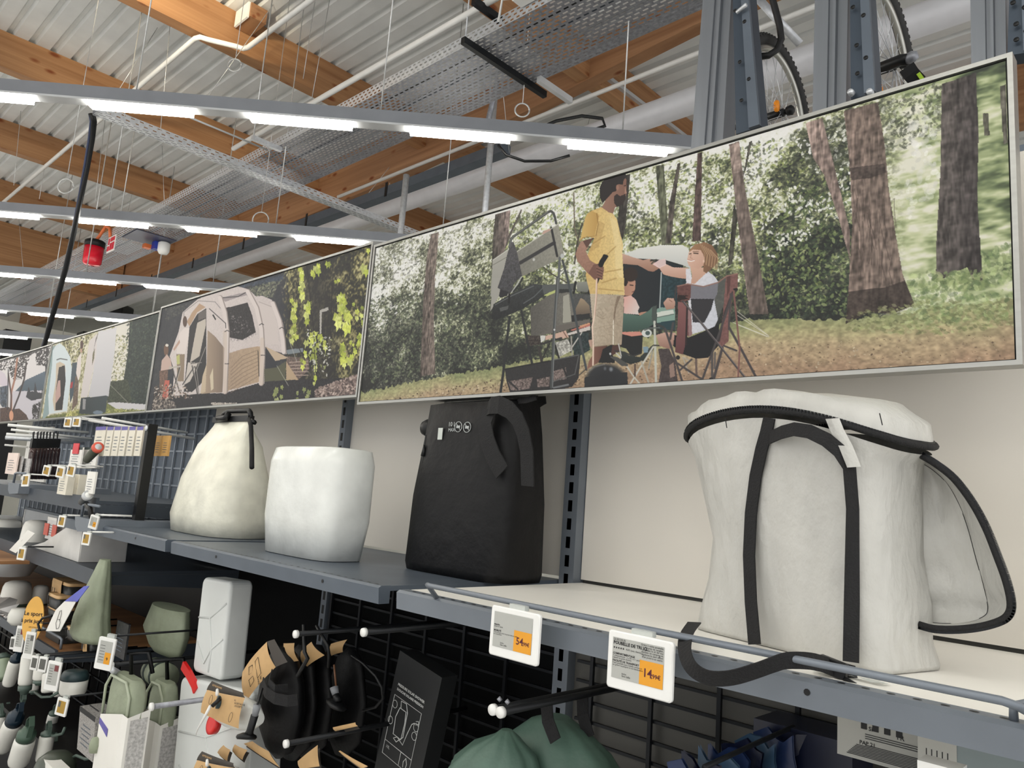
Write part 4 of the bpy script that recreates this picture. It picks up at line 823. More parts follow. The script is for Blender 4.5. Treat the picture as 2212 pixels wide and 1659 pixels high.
    for q in ([(230,1180),(300,1400)], [(300,1170),(230,1420)], [(440,1160),(330,1330)], [(450,1160),(480,1420)], [(540,970),(450,1200)], [(410,1130),(500,1120)], [(420,1150),(470,1420)]): s.line(cD, q, 2, (60, 56, 56)); s.line(cD, [(q[0][0]+10, q[0][1]), (q[1][0]+10, q[1][1])], 1, (180, 174, 166))
    s.dabs(cD, [(60, 1330), (340, 1330), (420, 1460), (60, 1470)], 200, 2, [(150, 130, 116), (84, 70, 62), (206, 190, 176), (120, 96, 80)])
    # vine
    G = [(202, 212, 76), (184, 198, 62), (214, 222, 112), (160, 176, 60)]
    for (x0, y0, x1, y1, n, r) in [(1440,215,1480,520,12,46),(1370,520,1420,900,15,48),(1500,540,1540,760,7,46),(1560,190,1630,300,7,44),(1820,480,1880,640,10,60),(1800,600,1920,800,11,66),(1560,820,1600,1080,9,48),(1500,880,1660,960,6,40),(1640,860,1740,1010,5,44),(1850,950,1900,1150,7,52),(1980,860,2050,960,5,50),(1900,1020,2000,1140,5,44),(1580,1150,1600,1340,5,34),(1460,1000,1510,1170,5,36),(1790,330,1830,350,2,36),(2040,200,2090,280,2,56),(1700,160,1760,200,2,44),(1200,1350,1290,1500,7,40),(1380,1380,1430,1500,4,30),(1480,1380,1540,1460,4,34),(2100, 40, 2110, 60, 2, 40),(1960,560,2060,760,8,34),(1930,900,1990,1000,4,30),(1360,860,1400,920,3,38)]:
        for i in range(n):
            x, y = x0+(x1-x0)*s.rg.rand(), y0+(y1-y0)*(i+s.rg.rand())/n; R_ = r*(0.7+0.5*s.rg.rand()); c = np.array(G[s.rg.randint(4)])*(0.85+0.25*s.rg.rand())
            if y > 1340 and x < 1560: c = c*0.4+np.array([150, 160, 120])*0.5
            a0 = s.rg.rand()*0.8-0.4; pts = []
            for a_, q in [(90, 1.15), (60, 0.5), (20, 0.8), (-20, 0.62), (-55, 0.85), (-90, 0.45), (-125, 0.85), (200, 0.62), (160, 0.8), (120, 0.5)]:
                th = math.radians(a_)+a0; pts.append((x+R_*q*math.cos(th)*0.75, y+R_*q*math.sin(th)))
            s.poly(cD, pts, np.clip(c, 0, 255), var=0.1)
    for q in ([(1520,220),(1560,600),(1580,800),(1600,1200)], [(1760,360),(1750,700),(1740,900)], [(1930,640),(2060,840)], [(1400,900),(1500,1100)]): s.line(cD, q, 1.6, (36, 32, 34))
    s.dabs(cD, [(1500,780),(1760,860),(1720,1250),(1560,1200)], 130, 2.4, [(206, 206, 196), (150, 160, 90), (30, 30, 34)])
    s.poly(cD, [(1640,620),(1720,590),(1725,620),(1660,640),(1655,840),(1640,850)], (176, 172, 164))
    s.build(t)
tent_print()

def awning_print():
    t, b = frame_for(-6.15, -4.2, 1.93, 2.495, 'picture of a tall white awning beside a dark hedge')
    s = Print(*b, 420, 150, 8); s.nf = s.noise(200, 70, 1); big = s.noise(30, 10, 3); fine = s.noise(160, 50, 2)
    s.c = s.ramp(0.5*big+0.5*fine, [(0, (96, 92, 60)), (0.35, (170, 164, 110)), (0.6, (222, 214, 184)), (1, (232, 228, 218))])
    s.dabs(cE, [(830,480),(1100,400),(1180,420),(1060,800),(950,800),(880,600)], 150, 2, [(70, 66, 48), (110, 104, 60), (150, 144, 80)], rot=PI/2)
    s.poly(cE, [(1520,270),(1720,210),(1690,1300),(1440,1290)], (226, 220, 206)); s.dabs(cE, [(1500,400),(1720,400),(1720,1000),(1480,1020)], 300, 2.2, [(150, 148, 96), (104, 108, 72), (190, 184, 130)], a=0.8)
    s.poly(cE, [(1720,220),(2170,60),(1985,1320),(1660,1290),(1640,1000),(1700,600)], (42, 54, 50), var=0.2); s.dabs(cE, [(1680,240),(2150,90),(1985,1310),(1660,1290)], 700, 2, [(56, 72, 62), (30, 40, 40), (76, 92, 70)], a=0.7)
    s.poly(cE, [(1450,1010),(1700,980),(1750,1300),(1420,1290)], (58, 66, 48), var=0.3)
    s.poly(cE, [(560,1480),(1040,1400),(1420,1290),(1600,1290),(1990,1320),(1985,1440),(560,1530)], (116, 122, 56), var=0.2); s.poly(cE, [(1420,1290),(1560,1285),(1990,1315),(1985,1390),(1550,1375)], (208, 204, 208)); s.dabs(cE, [(1450,1370),(1980,1385),(1980,1440),(1300,1460)], 200, 2, [(190, 186, 110), (150, 156, 70), (96, 110, 50)], rot=0)
    s.poly(cE, [(1300,345),(1548,288),(1520,640),(1440,1205),(1170,1215),(1235,900)], (214, 211, 214), grad=(0, 1, (196, 194, 200))); s.poly(cE, [(1185,470),(1290,370),(1280,640),(1160,1215),(1070,1222),(1130,800)], (214, 204, 202)); s.poly(cE, [(1270,440),(1310,350),(1250,560),(1220,720)], (110, 106, 108)); s.poly(cE, [(1230,640),(1260,560),(1250,700),(1220,800)], (120, 112, 80))
    s.poly(cE, [(1075,1225),(1150,1220),(1430,1195),(1400,1420),(1220,1445),(1050,1435)], (44, 54, 60), grad=(1, 0, (52, 68, 74))); s.oval(cE, (1300,1420), 70, 28, (110, 130, 150)); s.poly(cE, [(1100,1240),(1140,1240),(1130,1380),(1095,1380)], (150, 148, 150))
    s.line(cE, [(1465,1055),(1700,1290)], 1, (160, 156, 140))
    s.poly(cE, [(560,1530),(600,1240),(690,560),(730,520),(720,900),(650,1440)], (140, 166, 168)); s.poly(cE, [(700,600),(740,530),(790,498),(860,550),(930,680),(955,850),(890,1400),(650,1445),(640,1200),(690,800)], (206, 220, 226))
    s.poly(cE, [(745,770),(795,745),(860,780),(870,860),(830,1390),(720,1400),(700,1250),(740,1000)], (206, 186, 160)); s.poly(cE, [(782,820),(860,792),(872,1000),(825,1385),(735,1395),(745,1100)], (42, 38, 40)); s.poly(cE, [(770,1000),(800,990),(805,1200),(740,1300),(735,1180)], (200, 156, 146)); s.line(cE, [(755,720),(800,705),(890,720)], 2, (70, 70, 72)); s.line(cE, [(655,1440),(885,1400)], 2, (220, 220, 216))
    s.poly(cE, [(960,760),(1030,750),(1010,1100),(930,1300),(925,1150)], (60, 78, 92)); s.poly(cE, [(940,1020),(970,1010),(960,1090),(930,1100)], (190, 40, 50)); s.poly(cE, [(1000,940),(1050,930),(1030,1300),(950,1400)], (110, 88, 74), var=0.2)
    s.poly(cE, [(1030,700),(1080,620),(1070,900),(1040,1000),(1010,900)], (226, 212, 206)); s.oval(cE, (1085,520), 22, 60, (90, 60, 52)); s.oval(cE, (1078,600), 14, 30, (200, 150, 130)); s.dabs(cE, [(880,1420),(1040,1380),(1020,1490),(870,1500)], 80, 2, [(206, 200, 110), (170, 164, 80)])
    s.build(t)
awning_print()

def lake_print():
    t, b = frame_for(-8.1, -6.165, 1.93, 2.49, 'picture of a lake seen between dark trees, at the left edge')
    s = Print(*b, 260, 120, 9); s.nf = s.noise(120, 50, 1); s.c[:] = np.array([226, 220, 220])/255
    s.poly(cE, [(190,1150),(340,990),(470,930),(600,870),(650,800),(640,1130),(300,1140)], (92, 112, 134), grad=(0, 1, (70, 88, 104))); s.poly(cE, [(150,1140),(640,1125),(600,1540),(200,1540)], (206, 200, 210)); s.poly(cE, [(0,860),(60,900),(130,1060),(100,1120),(0,1050)], (214, 200, 214))
    s.poly(cE, [(345,1215),(380,1070),(400,1140),(450,1140),(465,1010),(495,1150),(600,1170),(600,1220),(420,1265)], (52, 54, 62)); s.dabs(cE, [(0,700),(420,600),(370,760),(300,980),(180,1000),(120,860),(0,850)], 330, 2.2, [(52, 44, 46), (70, 60, 58), (38, 34, 38)]); s.dabs(cE, [(480,600),(700,530),(680,800),(640,820),(480,780)], 260, 2, [(58, 52, 54), (40, 38, 42)])
    s.poly(cE, [(0,1360),(120,1350),(160,1380),(260,1370),(350,1450),(390,1540),(0,1556)], (86, 60, 52), var=0.2); s.dabs(cE, [(430,1340),(560,1260),(600,1300),(560,1530),(440,1530)], 180, 2, [(40, 38, 40), (56, 54, 50)])
    for q, w, c in (([(230,700),(190,1000),(150,1150),(150,1540)], 4, (178, 116, 90)), ([(350,760),(320,980),(250,1200),(170,1400)], 3.4, (58, 44, 44)), ([(110,900),(150,1200),(140,1400)], 3, (90, 60, 52)), ([(110,850),(100,1380)], 2, (40, 40, 48)), ([(560, 1120), (560, 1160)], 1.6, (30, 30, 34)), ([(420,640),(500,600)], 2, (50, 44, 46))): s.line(cE, q, w, c)
    s.poly(cE, [(0,1080),(100,1060),(90,1350),(30,1350),(0,1300)], (70, 80, 96), var=0.4); s.oval(cE, (150, 1460), 30, 70, (236, 160, 120)); s.poly(cE, [(600,780),(650,760),(640,900),(600,1000)], (52, 48, 50))
    s.poly(cE, [(0,690),(440,570),(690,500),(690,530),(420,640),(0,750)], (56, 50, 54), a=0.75, var=0.4)
    s.build(t)
lake_print()
# ================================================================== the shelving under the prints
YW = 1.85
M_cream = mat('cream_back_board', (220, 215, 206), 0.55, 0, 0.02, 1.5)
M_board = mat('grey_back_board', (92, 91, 87), 0.7, 0, 0.03, 3)
M_plate = mat('white_shelf_plate', (240, 237, 230), 0.4, 0, 0.015, 4)
M_slate = mat('slate_shelf_edge', (116, 123, 132), 0.4, 0.25, 0.03, 8)
M_kraft = mat('kraft_card', (196, 160, 112), 0.7, 0, 0.04, 20)
M_ink = mat('black_ink', (24, 24, 26), 0.6, 0, 0, 5)
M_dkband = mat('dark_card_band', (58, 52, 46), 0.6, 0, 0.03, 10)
M_card = mat('white_card', (232, 230, 224), 0.55, 0, 0.01, 10)
M_scr = mat('grey_tag_screen', (176, 177, 172), 0.35, 0, 0.01, 20)
M_orange = mat('orange_tag_screen', (226, 156, 36), 0.4, 0, 0.01, 20)
M_maroon = mat('maroon_ink', (86, 24, 40), 0.5, 0, 0, 5)
M_bagw = mat('cream_woven_tarpaulin', (190, 189, 184), 0.4, 0, 0.04, 14, bump=0.9, bscale=26, stretch=(1, 1, 0.55))
M_strap = mat('black_webbing', (18, 18, 20), 0.8, 0, 0.1, 120, bump=0.3, bscale=300)
M_fabk = mat('black_nylon', (11, 11, 13), 0.5, 0, 0.1, 12, bump=0.5, bscale=16, spec=0.25)
M_clear = mat('translucent_plastic', (222, 226, 222), 0.25, 0, 0.02, 10, trans=0.35)
M_milk = mat('milky_jerrycan_plastic', (214, 217, 215), 0.32, 0, 0.02, 6)
M_sage = mat('sage_green_fabric', (142, 150, 128), 0.6, 0, 0.05, 20, bump=0.25, bscale=40)
M_green = mat('dark_green_nylon', (78, 104, 92), 0.5, 0, 0.06, 14, bump=0.4, bscale=16)
ux, uy, uz = np.array([1.0, 0, 0]), np.array([0, 1.0, 0]), np.array([0, 0, 1.0])

# back boards, split at the slotted uprights
for i, (a, b, lab) in enumerate([(-4.045, -2.765, 'cream back board between the mesh wall and the first slotted upright'), (-2.725, -1.5, 'cream back board between the two slotted uprights, behind the black bag'), (-1.44, 0.6, 'wide cream back board behind the cream sorting bag')]):
    tag(MB().box((a, YW, 1.385), (b, YW+0.02, 2.44)).build('back_board', M_cream), lab, 'board', 'cream back boards of the shelving')
tag(MB().box((-1.49, YW, 0.03), (0.6, YW+0.02, 1.35)).build('back_board', M_board), 'grey back board in the shade under the sorting bag shelf', 'board')
tag(MB().box((-4.045, YW, 0.03), (-1.492, YW+0.02, 1.35)).build('back_board', mat('black_back_board', (12, 13, 14), 0.8, spec=0.1)), 'black back board behind the shower bags and jerrycans', 'board')
def upright(x, w, label):
    m = MB(); m.box((x-w/2, YW-0.035, 0.0), (x+w/2, YW+0.015, 2.42)); m.cur = 1
    z = 0.1
    while z < 2.38:
        for s_ in ((-1, 1) if w > 0.05 else (0,)): m.box((x-0.008+0*s_, YW-0.0356, z), (x+0.008, YW-0.0352, z+0.034)); 
        z += 0.055
    tag(m.build('slotted_upright', [M_slate, M_black], fix=False), label, 'post', 'slotted uprights of the shelving')
upright(-2.745, 0.04, 'dark slotted metal upright at the seam of the two largest prints')
upright(-1.47, 0.055, 'dark slotted metal upright right of the black water bag')

def shelf(name, label, x0, x1, z, y0, y1, mplate, medge, hole=True, edge_h=0.042):
    t = thing(name, label, 'shelf', ((x0+x1)/2, (y0+y1)/2, z))
    MB().box((x0, y0+0.032, z-0.012), (x1, y1, z)).build('shelf_plate', mplate, t)
    m = MB()
    m.loft([[(x, y0, z-edge_h), (x, y0-0.004, z-0.004), (x, y0+0.004, z+0.001), (x, y0+0.032, z+0.001), (x, y0+0.032, z-edge_h)] for x in (x0, x1)], smooth=False)
    m.cur = 1; x = x0+0.04
    if hole:
        while x < x1-0.02:
            m.add([(x+0.006*math.cos(a), y0+0.017+0.004*math.sin(a), z+0.0016) for a in np.linspace(0, 2*PI, 10)[:-1]], [tuple(range(9))]); x += 0.0335
        for xx in np.arange(x0+0.35, x1, 0.62):
            m.add([(xx+0.005*math.cos(a), y0-0.0036, z-0.018+0.005*math.sin(a)) for a in np.linspace(0, 2*PI, 10)[:-1]], [tuple(range(9))])
    m.build('front_edge', [medge, M_black], t, fix=False); return t
shelf('metal_shelf', 'metal shelf with a white top under the cream sorting bag', -1.435, 0.55, 1.376, 1.15, YW-0.001, M_plate, M_slate)
shelf('metal_shelf', 'dark metal shelf under the black water bag', -2.72, -1.505, 1.376, 1.15, YW-0.001, M_dgrey, M_dgrey)
# rail in front of the shelf
r0 = at(1425, 1374, y=1.112); r1 = at(2186, 1516, y=1.112)
RZ = 1.407; RY = 1.112
pts = [(-1.3, 1.16, 1.37), (-1.3, RY+0.01, RZ), (-1.28, RY, RZ), (r1[0]-0.01, RY, RZ), (r1[0]+0.005, RY+0.006, RZ-0.004), (r1[0]+0.012, RY+0.05, RZ-0.018), (r1[0]+0.012, RY+0.06, RZ-0.032)]
tag(MB().tube(pts, 0.0055, 10).build('shelf_rail', M_slate), 'grey round rail along the shelf front, bending down at its right end', 'rail')
p = at(2190, 1548, y=1.16)
tag(MB().tube([(p[0]+0.06, 1.16, 1.40), (p[0]+0.015, 1.16, 1.402), (p[0], 1.16, 1.396), (p[0]-0.001, 1.165, 1.376)], 0.0055, 10).build('shelf_rail', M_slate), 'end of the next grey rail at the right edge of the photo', 'rail')

# ---------------- electronic price tags
def price_tag(c, ax, w, h, label, mode='big', price=None, title=None, tiltz=None, group='electronic price tags'):
    """c = lower left corner of the housing; ax = direction of its width (unit); faces away from ax x up"""
    ax = _n(ax); az = _n(tiltz) if tiltz is not None else uz; nrm = _n(np.cross(ax, az)); c = np.array(c, float)
    t = thing('price_tag', label, 'price tag', c, group)
    cen = c+ax*w/2+az*h/2
    MB().obox(cen, ax, nrm, az, w/2, 0.0045 if w > 0.06 else 0.004, h/2, min(0.006, w*0.07)).build('housing', M_white, t)
    f = 0.0053 if w > 0.06 else 0.0046
    def P(u, v, k=0): return c+ax*w*u+az*h*v+nrm*(f+k)
    def rect(u0, v0, u1, v1, m, nm, k=0.0, par=None): return MB().quad(P(u0, v0, k), P(u1, v0, k), P(u1, v1, k), P(u0, v1, k)).build(nm, m, par or t, fix=False)
    return t, P, rect, nrm, az, ax
def big_tag(c, ax, label, price, dec, title, lines, text2, w=0.127, h=0.093):
    t, P, rect, nrm, az, ax = price_tag(c, ax, w, h, label)
    sc = rect(0.085, 0.19, 0.875, 0.89, M_scr, 'screen'); rect(0.52, 0.191, 0.874, 0.60, M_orange, 'orange_field', 0.0002, sc) 
    m = MB(); m.quad(P(0.515, 0.19, 0.0003), P(0.52, 0.19, 0.0003), P(0.52, 0.89, 0.0003), P(0.515, 0.89, 0.0003))
    def T(s_, u, v, size, mm=M_ink, bold=0, al='LEFT'):
        mb, o = text_mb(s_, size, mm, sc, P(u, v, 0.0005), ax, az, 'lettering', bold=bold, align=al); return o
    T(price, 0.57, 0.335, 0.0185, M_maroon, 0.00035); T(dec, 0.70 if len(price) == 2 else 0.7, 0.335, 0.0095, M_maroon, 0.0002)
    if title:
        T(title, 0.10, 0.775, 0.0072, M_ink, 0.00022)
        m2 = MB()
        for k in range(5):
            cx = P(0.115+k*0.036, 0.715, 0.0005); pts_ = []
            for j in range(10):
                r_ = 0.0021 if j % 2 == 0 else 0.0009; a_ = PI/2+j*PI/5; pts_.append(cx+ax*r_*math.cos(a_)+az*r_*math.sin(a_))
            m2.add(pts_, [tuple(range(10))])
        m2.build('rating_stars', M_ink, sc, fix=False)
    for (s_, u, v, sz, bd) in lines: T(s_, u, v, sz, M_ink, bd)
    for k, s_ in enumerate(text2): T(s_, 0.865, 0.845-k*0.04, 0.0046, M_ink, 0, 'RIGHT')
    # clear clip on top holding it to the rail
    MB().obox(P(0.5, 1.04, -0.012), ax, nrm, az, w*0.16, 0.006, h*0.05, 0).build('clear_clip', M_clear, t)
    return t
big_tag((-0.783, 1.095, 1.3055), ux, 'white price tag reading 14,99€ hung on the rail below the sorting bag', '14', ',99€', 'POUBELLE DE TRI V2',
    [('QUECHUA', 0.10, 0.84, 0.005, 0), ('4,4/5 (avis clients)', 0.30, 0.70, 0.0042, 0), ('COMPARTIMENTAGE', 0.10, 0.60, 0.0046, 0.0001), ('3 compartiments : 3 x 20 L et 1 pour', 0.10, 0.565, 0.0036, 0), ('séparer les petits déchets', 0.10, 0.53, 0.0036, 0),
     ('FACILITÉ DE TRANSPORT', 0.10, 0.475, 0.0046, 0.0001), ('Cette poubelle peut s\'utiliser comme un', 0.10, 0.44, 0.0036, 0), ('sac grâce à sa poignée et son bandoulière', 0.10, 0.405, 0.0036, 0), ('Inclus', 0.25, 0.275, 0.004, 0), ('Sans taille', 0.25, 0.235, 0.0044, 0)],
    ['Grâce à cette poubelle', 'munie de sangles,', 'simplifiez le tri de vos', 'déchets en camping et', 'déplacez-la sans effort', 'd\'un point à un autre.'])
big_tag((-1.066, 1.095, 1.3055), ux, 'white price tag reading 54,99€ left of the tag reading 14,99€', '54', ',99€', None,
    [('étanche', 0.10, 0.62, 0.0046, 0.0001), ('simple et rapide.', 0.10, 0.585, 0.0036, 0), ('MOBILITÉ', 0.10, 0.50, 0.0046, 0.0001), ('Très compact, pour le porter dans le coffre', 0.10, 0.465, 0.0036, 0), ('ou à bicyclette.', 0.10, 0.43, 0.0036, 0), ('Inclus', 0.25, 0.275, 0.004, 0), ('Sans taille', 0.25, 0.235, 0.0044, 0)], [])

# ---------------- cream waste sorting bag with open lid and side door
def sorting_bag():
    rg = np.random.RandomState(4)
    t = thing('sorting_bag', 'large cream tarpaulin sorting bag with black zip standing on the shelf', 'bag', (-0.58, 1.43, 1.3765))
    u = np.array([0.968, -0.25]); v = np.array([0.25, 0.968])
    n = 64
    def ring(cx, cy, hu, hv, e, zf, amp=0.0, ph=0):
        out = []
        for k in range(n):
            a = 2*PI*k/n; ca, sa = math.cos(a), math.sin(a)
            r = (abs(ca)**e+abs(sa)**e)**(-1/e); x, y = r*ca, r*sa
            w = amp*(math.sin(5*a+ph)+0.6*math.sin(11*a+2.1*ph)+0.35*math.sin(19*a+ph*3))
            q = np.array([cx, cy])+u*(hu*x*(1+w))+v*(hv*y*(1+w*1.4)); z = zf(x) if callable(zf) else zf
            out.append((q[0], q[1], z))
        return out
    rim = lambda x: 1.750+0.052*(1-x*x)-0.006*x
    R_ = [ring(-0.582, 1.435, 0.205, 0.092, 9, 1.3775), ring(-0.582, 1.435, 0.207, 0.093, 8, 1.385, 0.002), ring(-0.582, 1.435, 0.198, 0.095, 7, 1.42, 0.006, 1), ring(-0.572, 1.435, 0.192, 0.103, 5, 1.48, 0.012, 2), ring(-0.58, 1.435, 0.186, 0.106, 4, 1.56, 0.014, 3),
          ring(-0.595, 1.437, 0.20, 0.115, 3.6, 1.65, 0.014, 4), ring(-0.605, 1.44, 0.215, 0.124, 3.2, lambda x: 1.715+0.02*(1-x*x), 0.012, 5), ring(-0.607, 1.44, 0.234, 0.131, 3, lambda x: rim(x)-0.014, 0.006, 6)]
    MB().loft(R_, True, False).build('bag_body', M_bagw, t)
    zr = ring(-0.607, 1.44, 0.240, 0.136, 2.9, rim, 0.004, 6)
    MB().tube(zr, 0.0062, 8, closed=True).build('zip', M_strap, t)
    teeth = MB()
    for k in range(0, n):
        for q in range(4):
            a = np.array(zr[k]); b = np.array(zr[(k+1) % n]); p = a+(b-a)*q/4; d = _n(b-a)
            teeth.obox(p+np.array([0, 0, 0.005])-np.append(v, 0)*0.003, d, np.append(v, 0), uz, 0.0009, 0.003, 0.0032)
    teeth.build('zip_teeth', M_blackm, t)
    lid = [ring(-0.607, 1.44, 0.238, 0.134, 2.9, lambda x: rim(x)+0.004, 0.004, 6), ring(-0.607, 1.44, 0.237, 0.131, 2.9, lambda x: rim(x)+0.02, 0.008, 7), ring(-0.607, 1.44, 0.235, 0.129, 3, lambda x: rim(x)+0.033+0.008*abs(math.sin(x*9)), 0.007, 8),
           ring(-0.60, 1.44, 0.19, 0.10, 2.6, lambda x: 1.838-0.02*x*x+0.004*math.sin(x*7), 0.01, 9), ring(-0.60, 1.44, 0.08, 0.05, 2.3, lambda x: 1.843, 0.01, 9), ring(-0.60, 1.44, 0.004, 0.004, 2, 1.845)]
    L_ = MB().loft(lid, False, True); L_.build('lid', M_bagw, t)
    # peaked corner seam at the centre front of the lid, and stitched seams
    pk = at(1735, 849, y=1.31); pb = at(1722, 884, y=1.298)
    MB().add([pk, (pk[0]-0.028, pk[1]+0.012, pk[2]-0.012), (pb[0]-0.012, pb[1]+0.006, pb[2]+0.004), pb, (pk[0]+0.05, pk[1]+0.01, pk[2]-0.01), (pk[0]+0.01, pk[1]+0.05, pk[2]-0.006)], [(0, 1, 2, 3), (0, 3, 4), (0, 4, 5), (0, 5, 1)]).build('lid_peak', M_bagw, t)
    for (q0, q1) in (((1900, 893), (1906, 918)), ((1567, 905), (1570, 924))):
        a = at(*q0, y=1.30); b = at(*q1, y=1.29); MB().tube([a, b], 0.0009, 5).build('seam', M_ink, t)
    # handles on the front
    yf = 1.318
    def fp(px, py, off=0): 
        q = at(px, py, y=1.33); return np.array([q[0], q[1]-0.0+off, q[2]])
    s1 = [at(1662, 903, y=1.305), at(1655, 935, y=1.305), at(1645, 970, y=1.31), at(1632, 1030, y=1.32), at(1622, 1110, y=1.325), at(1618, 1200, y=1.328), at(1622, 1300, y=1.328), at(1630, 1392, y=1.318)]
    MB().ribbon(s1, (0.97, -0.24, 0), 0.026, 0.003).build('vertical_strap', M_strap, t)
    s2 = [at(1664, 945, y=1.30), at(1688, 934, y=1.275), at(1715, 927, y=1.262), at(1748, 932, y=1.255), at(1785, 950, y=1.255), at(1815, 975, y=1.265), at(1835, 1010, y=1.275), at(1842, 1100, y=1.29), at(1840, 1300, y=1.29), at(1838, 1430, y=1.285)]
    MB().ribbon(s2, (0.1, 0.1, 1), 0.024, 0.003).build('handle', M_strap, t)
    # fold of cloth at the front centre
    fm = MB(); A = [(1783, 905), (1793, 930), (1812, 965), (1830, 1010)]
    P0 = [at(x, y, y=1.262) for x, y in A]; P1 = [at(x+30, y-2, y=1.275) for x, y in A]; P2 = [at(x+4, y+2, y=1.30) for x, y in A]
    fm.sheet([P2, P0, P1]); fm.build('cloth_fold', M_bagw, t)
    # side door hanging open at the right: back panel, side wall, zip edge
    arc_px = [(1990, 985), (2020, 1003), (2060, 1035), (2098, 1085), (2128, 1140), (2152, 1200), (2172, 1255), (2182, 1300), (2178, 1325), (2160, 1340), (2120, 1352), (2070, 1358), (2020, 1357), (1985, 1348)]
    def smooth(P, k=4):
        P = [np.array(p, float) for p in P]; out = []
        for i in range(len(P)-1):
            p0, p1, p2, p3 = P[max(0, i-1)], P[i], P[i+1], P[min(len(P)-1, i+2)]
            for j in range(k):
                s_ = j/k; out.append(0.5*((2*p1)+(-p0+p2)*s_+(2*p0-5*p1+4*p2-p3)*s_*s_+(-p0+3*p1-3*p2+p3)*s_**3))
        out.append(P[-1]); return out
    arc = smooth(arc_px); cen = np.array([2030, 1180])
    outer = [at(p[0], p[1], y=1.40) for p in arc]
    inner = []
    for i, p in enumerate(arc):
        s_ = i/(len(arc)-1); k = 0.90-0.20*math.sin(PI*min(1, s_*1.2)); q = np.array([2000, 1195])+(p-np.array([2000, 1195]))*np.array([k, 0.93]); inner.append(at(q[0], q[1], y=1.46))
    hinge = [at(1975, 1010+(1340-1010)*i/(len(arc)-1), y=1.455) for i in range(len(arc))]
    MB().sheet([outer, [(np.array(a)*0.5+np.array(b)*0.5)+np.array([0.002, 0.006*math.sin(i*0.7), 0]) for i, (a, b) in enumerate(zip(outer, inner))], inner]).build('door_side', M_bagw, t, fix=False)
    mid = [[np.array(h)+(np.array(b)-np.array(h))*f_+np.array([0, 0.012*math.sin(PI*f_)+0.003*math.sin(7*f_+i*0.4), 0]) for i, (h, b) in enumerate(zip(hinge, inner))] for f_ in np.linspace(0, 1, 9)]
    dp = MB().sheet(mid).build('door_panel', M_bagw, t, fix=False)
    MB().tube(outer, 0.005, 8).build('door_zip', M_strap, dp)
    MB().tube(inner[1:-1], 0.0009, 5).build('door_seam', M_ink, dp)
    ds = [at(*p, y=1.448) for p in ((2024, 1032), (2052, 1115), (2080, 1210), (2110, 1345))]
    tm = MB()
    for i in range(0, len(outer)-1):
        for q in range(5):
            a = outer[i]; b = outer[i+1]; p = a+(b-a)*q/5; d = _n(b-a); w_ = _n(np.cross(d, uy)); tm.obox(p+w_*0.0055, d, uy, w_, 0.0008, 0.003, 0.0022)
    tm.build('zip_teeth', M_blackm, t)
    # side strap with a buckle, looping over the rail
    sp = smooth([at(1500, 1345, y=1.27), at(1484, 1368, y=1.16), at(1479, 1395, y=1.09), at(1484, 1425, y=1.065), at(1502, 1450, y=1.055), at(1535, 1465, y=1.055), at(1580, 1464, y=1.06), at(1630, 1450, y=1.07), at(1672, 1435, y=1.085), at(1700, 1427, y=1.10), at(1750, 1428, y=1.14), at(1790, 1438, y=1.19), at(1815, 1447, y=1.215), at(1850, 1456, y=1.24)], 4)
    wd = []
    for i in range(len(sp)):
        s_ = i/(len(sp)-1); wd.append((0.9*math.cos(s_*2.4)+0.1, -0.2, 0.9*math.sin(s_*2.2)+0.05))
    MB().ribbon(sp, wd, 0.024, 0.0022).build('shoulder_strap', M_strap, t)
    b = at(1798, 1441, y=1.20)
    MB().obox(b, _n((1, 0, -0.2)), uy, _n((0.2, 0, 1)), 0.022, 0.006, 0.012, 0.004).build('buckle', M_black, t)
    MB().tube([b+np.array([0.02, -0.006, -0.012]), b+np.array([0.045, -0.004, -0.022])], 0.004, 6).build('buckle_prong', M_black, t)
sorting_bag()
p = at(1830, 1466, z=1.377)
tag(MB().sheet([[(p[0]-0.05+0.1*i/6, p[1]-0.006*math.cos(i), 1.378+0.004*abs(math.sin(i*1.3))) for i in range(7)], [(p[0]-0.045+0.1*i/6, p[1]+0.02, 1.3775+0.003*abs(math.sin(i*1.9+1))) for i in range(7)]]).build('plastic_scrap', M_clear, fix=False), 'crumpled clear plastic scrap in front of the sorting bag', 'plastic')

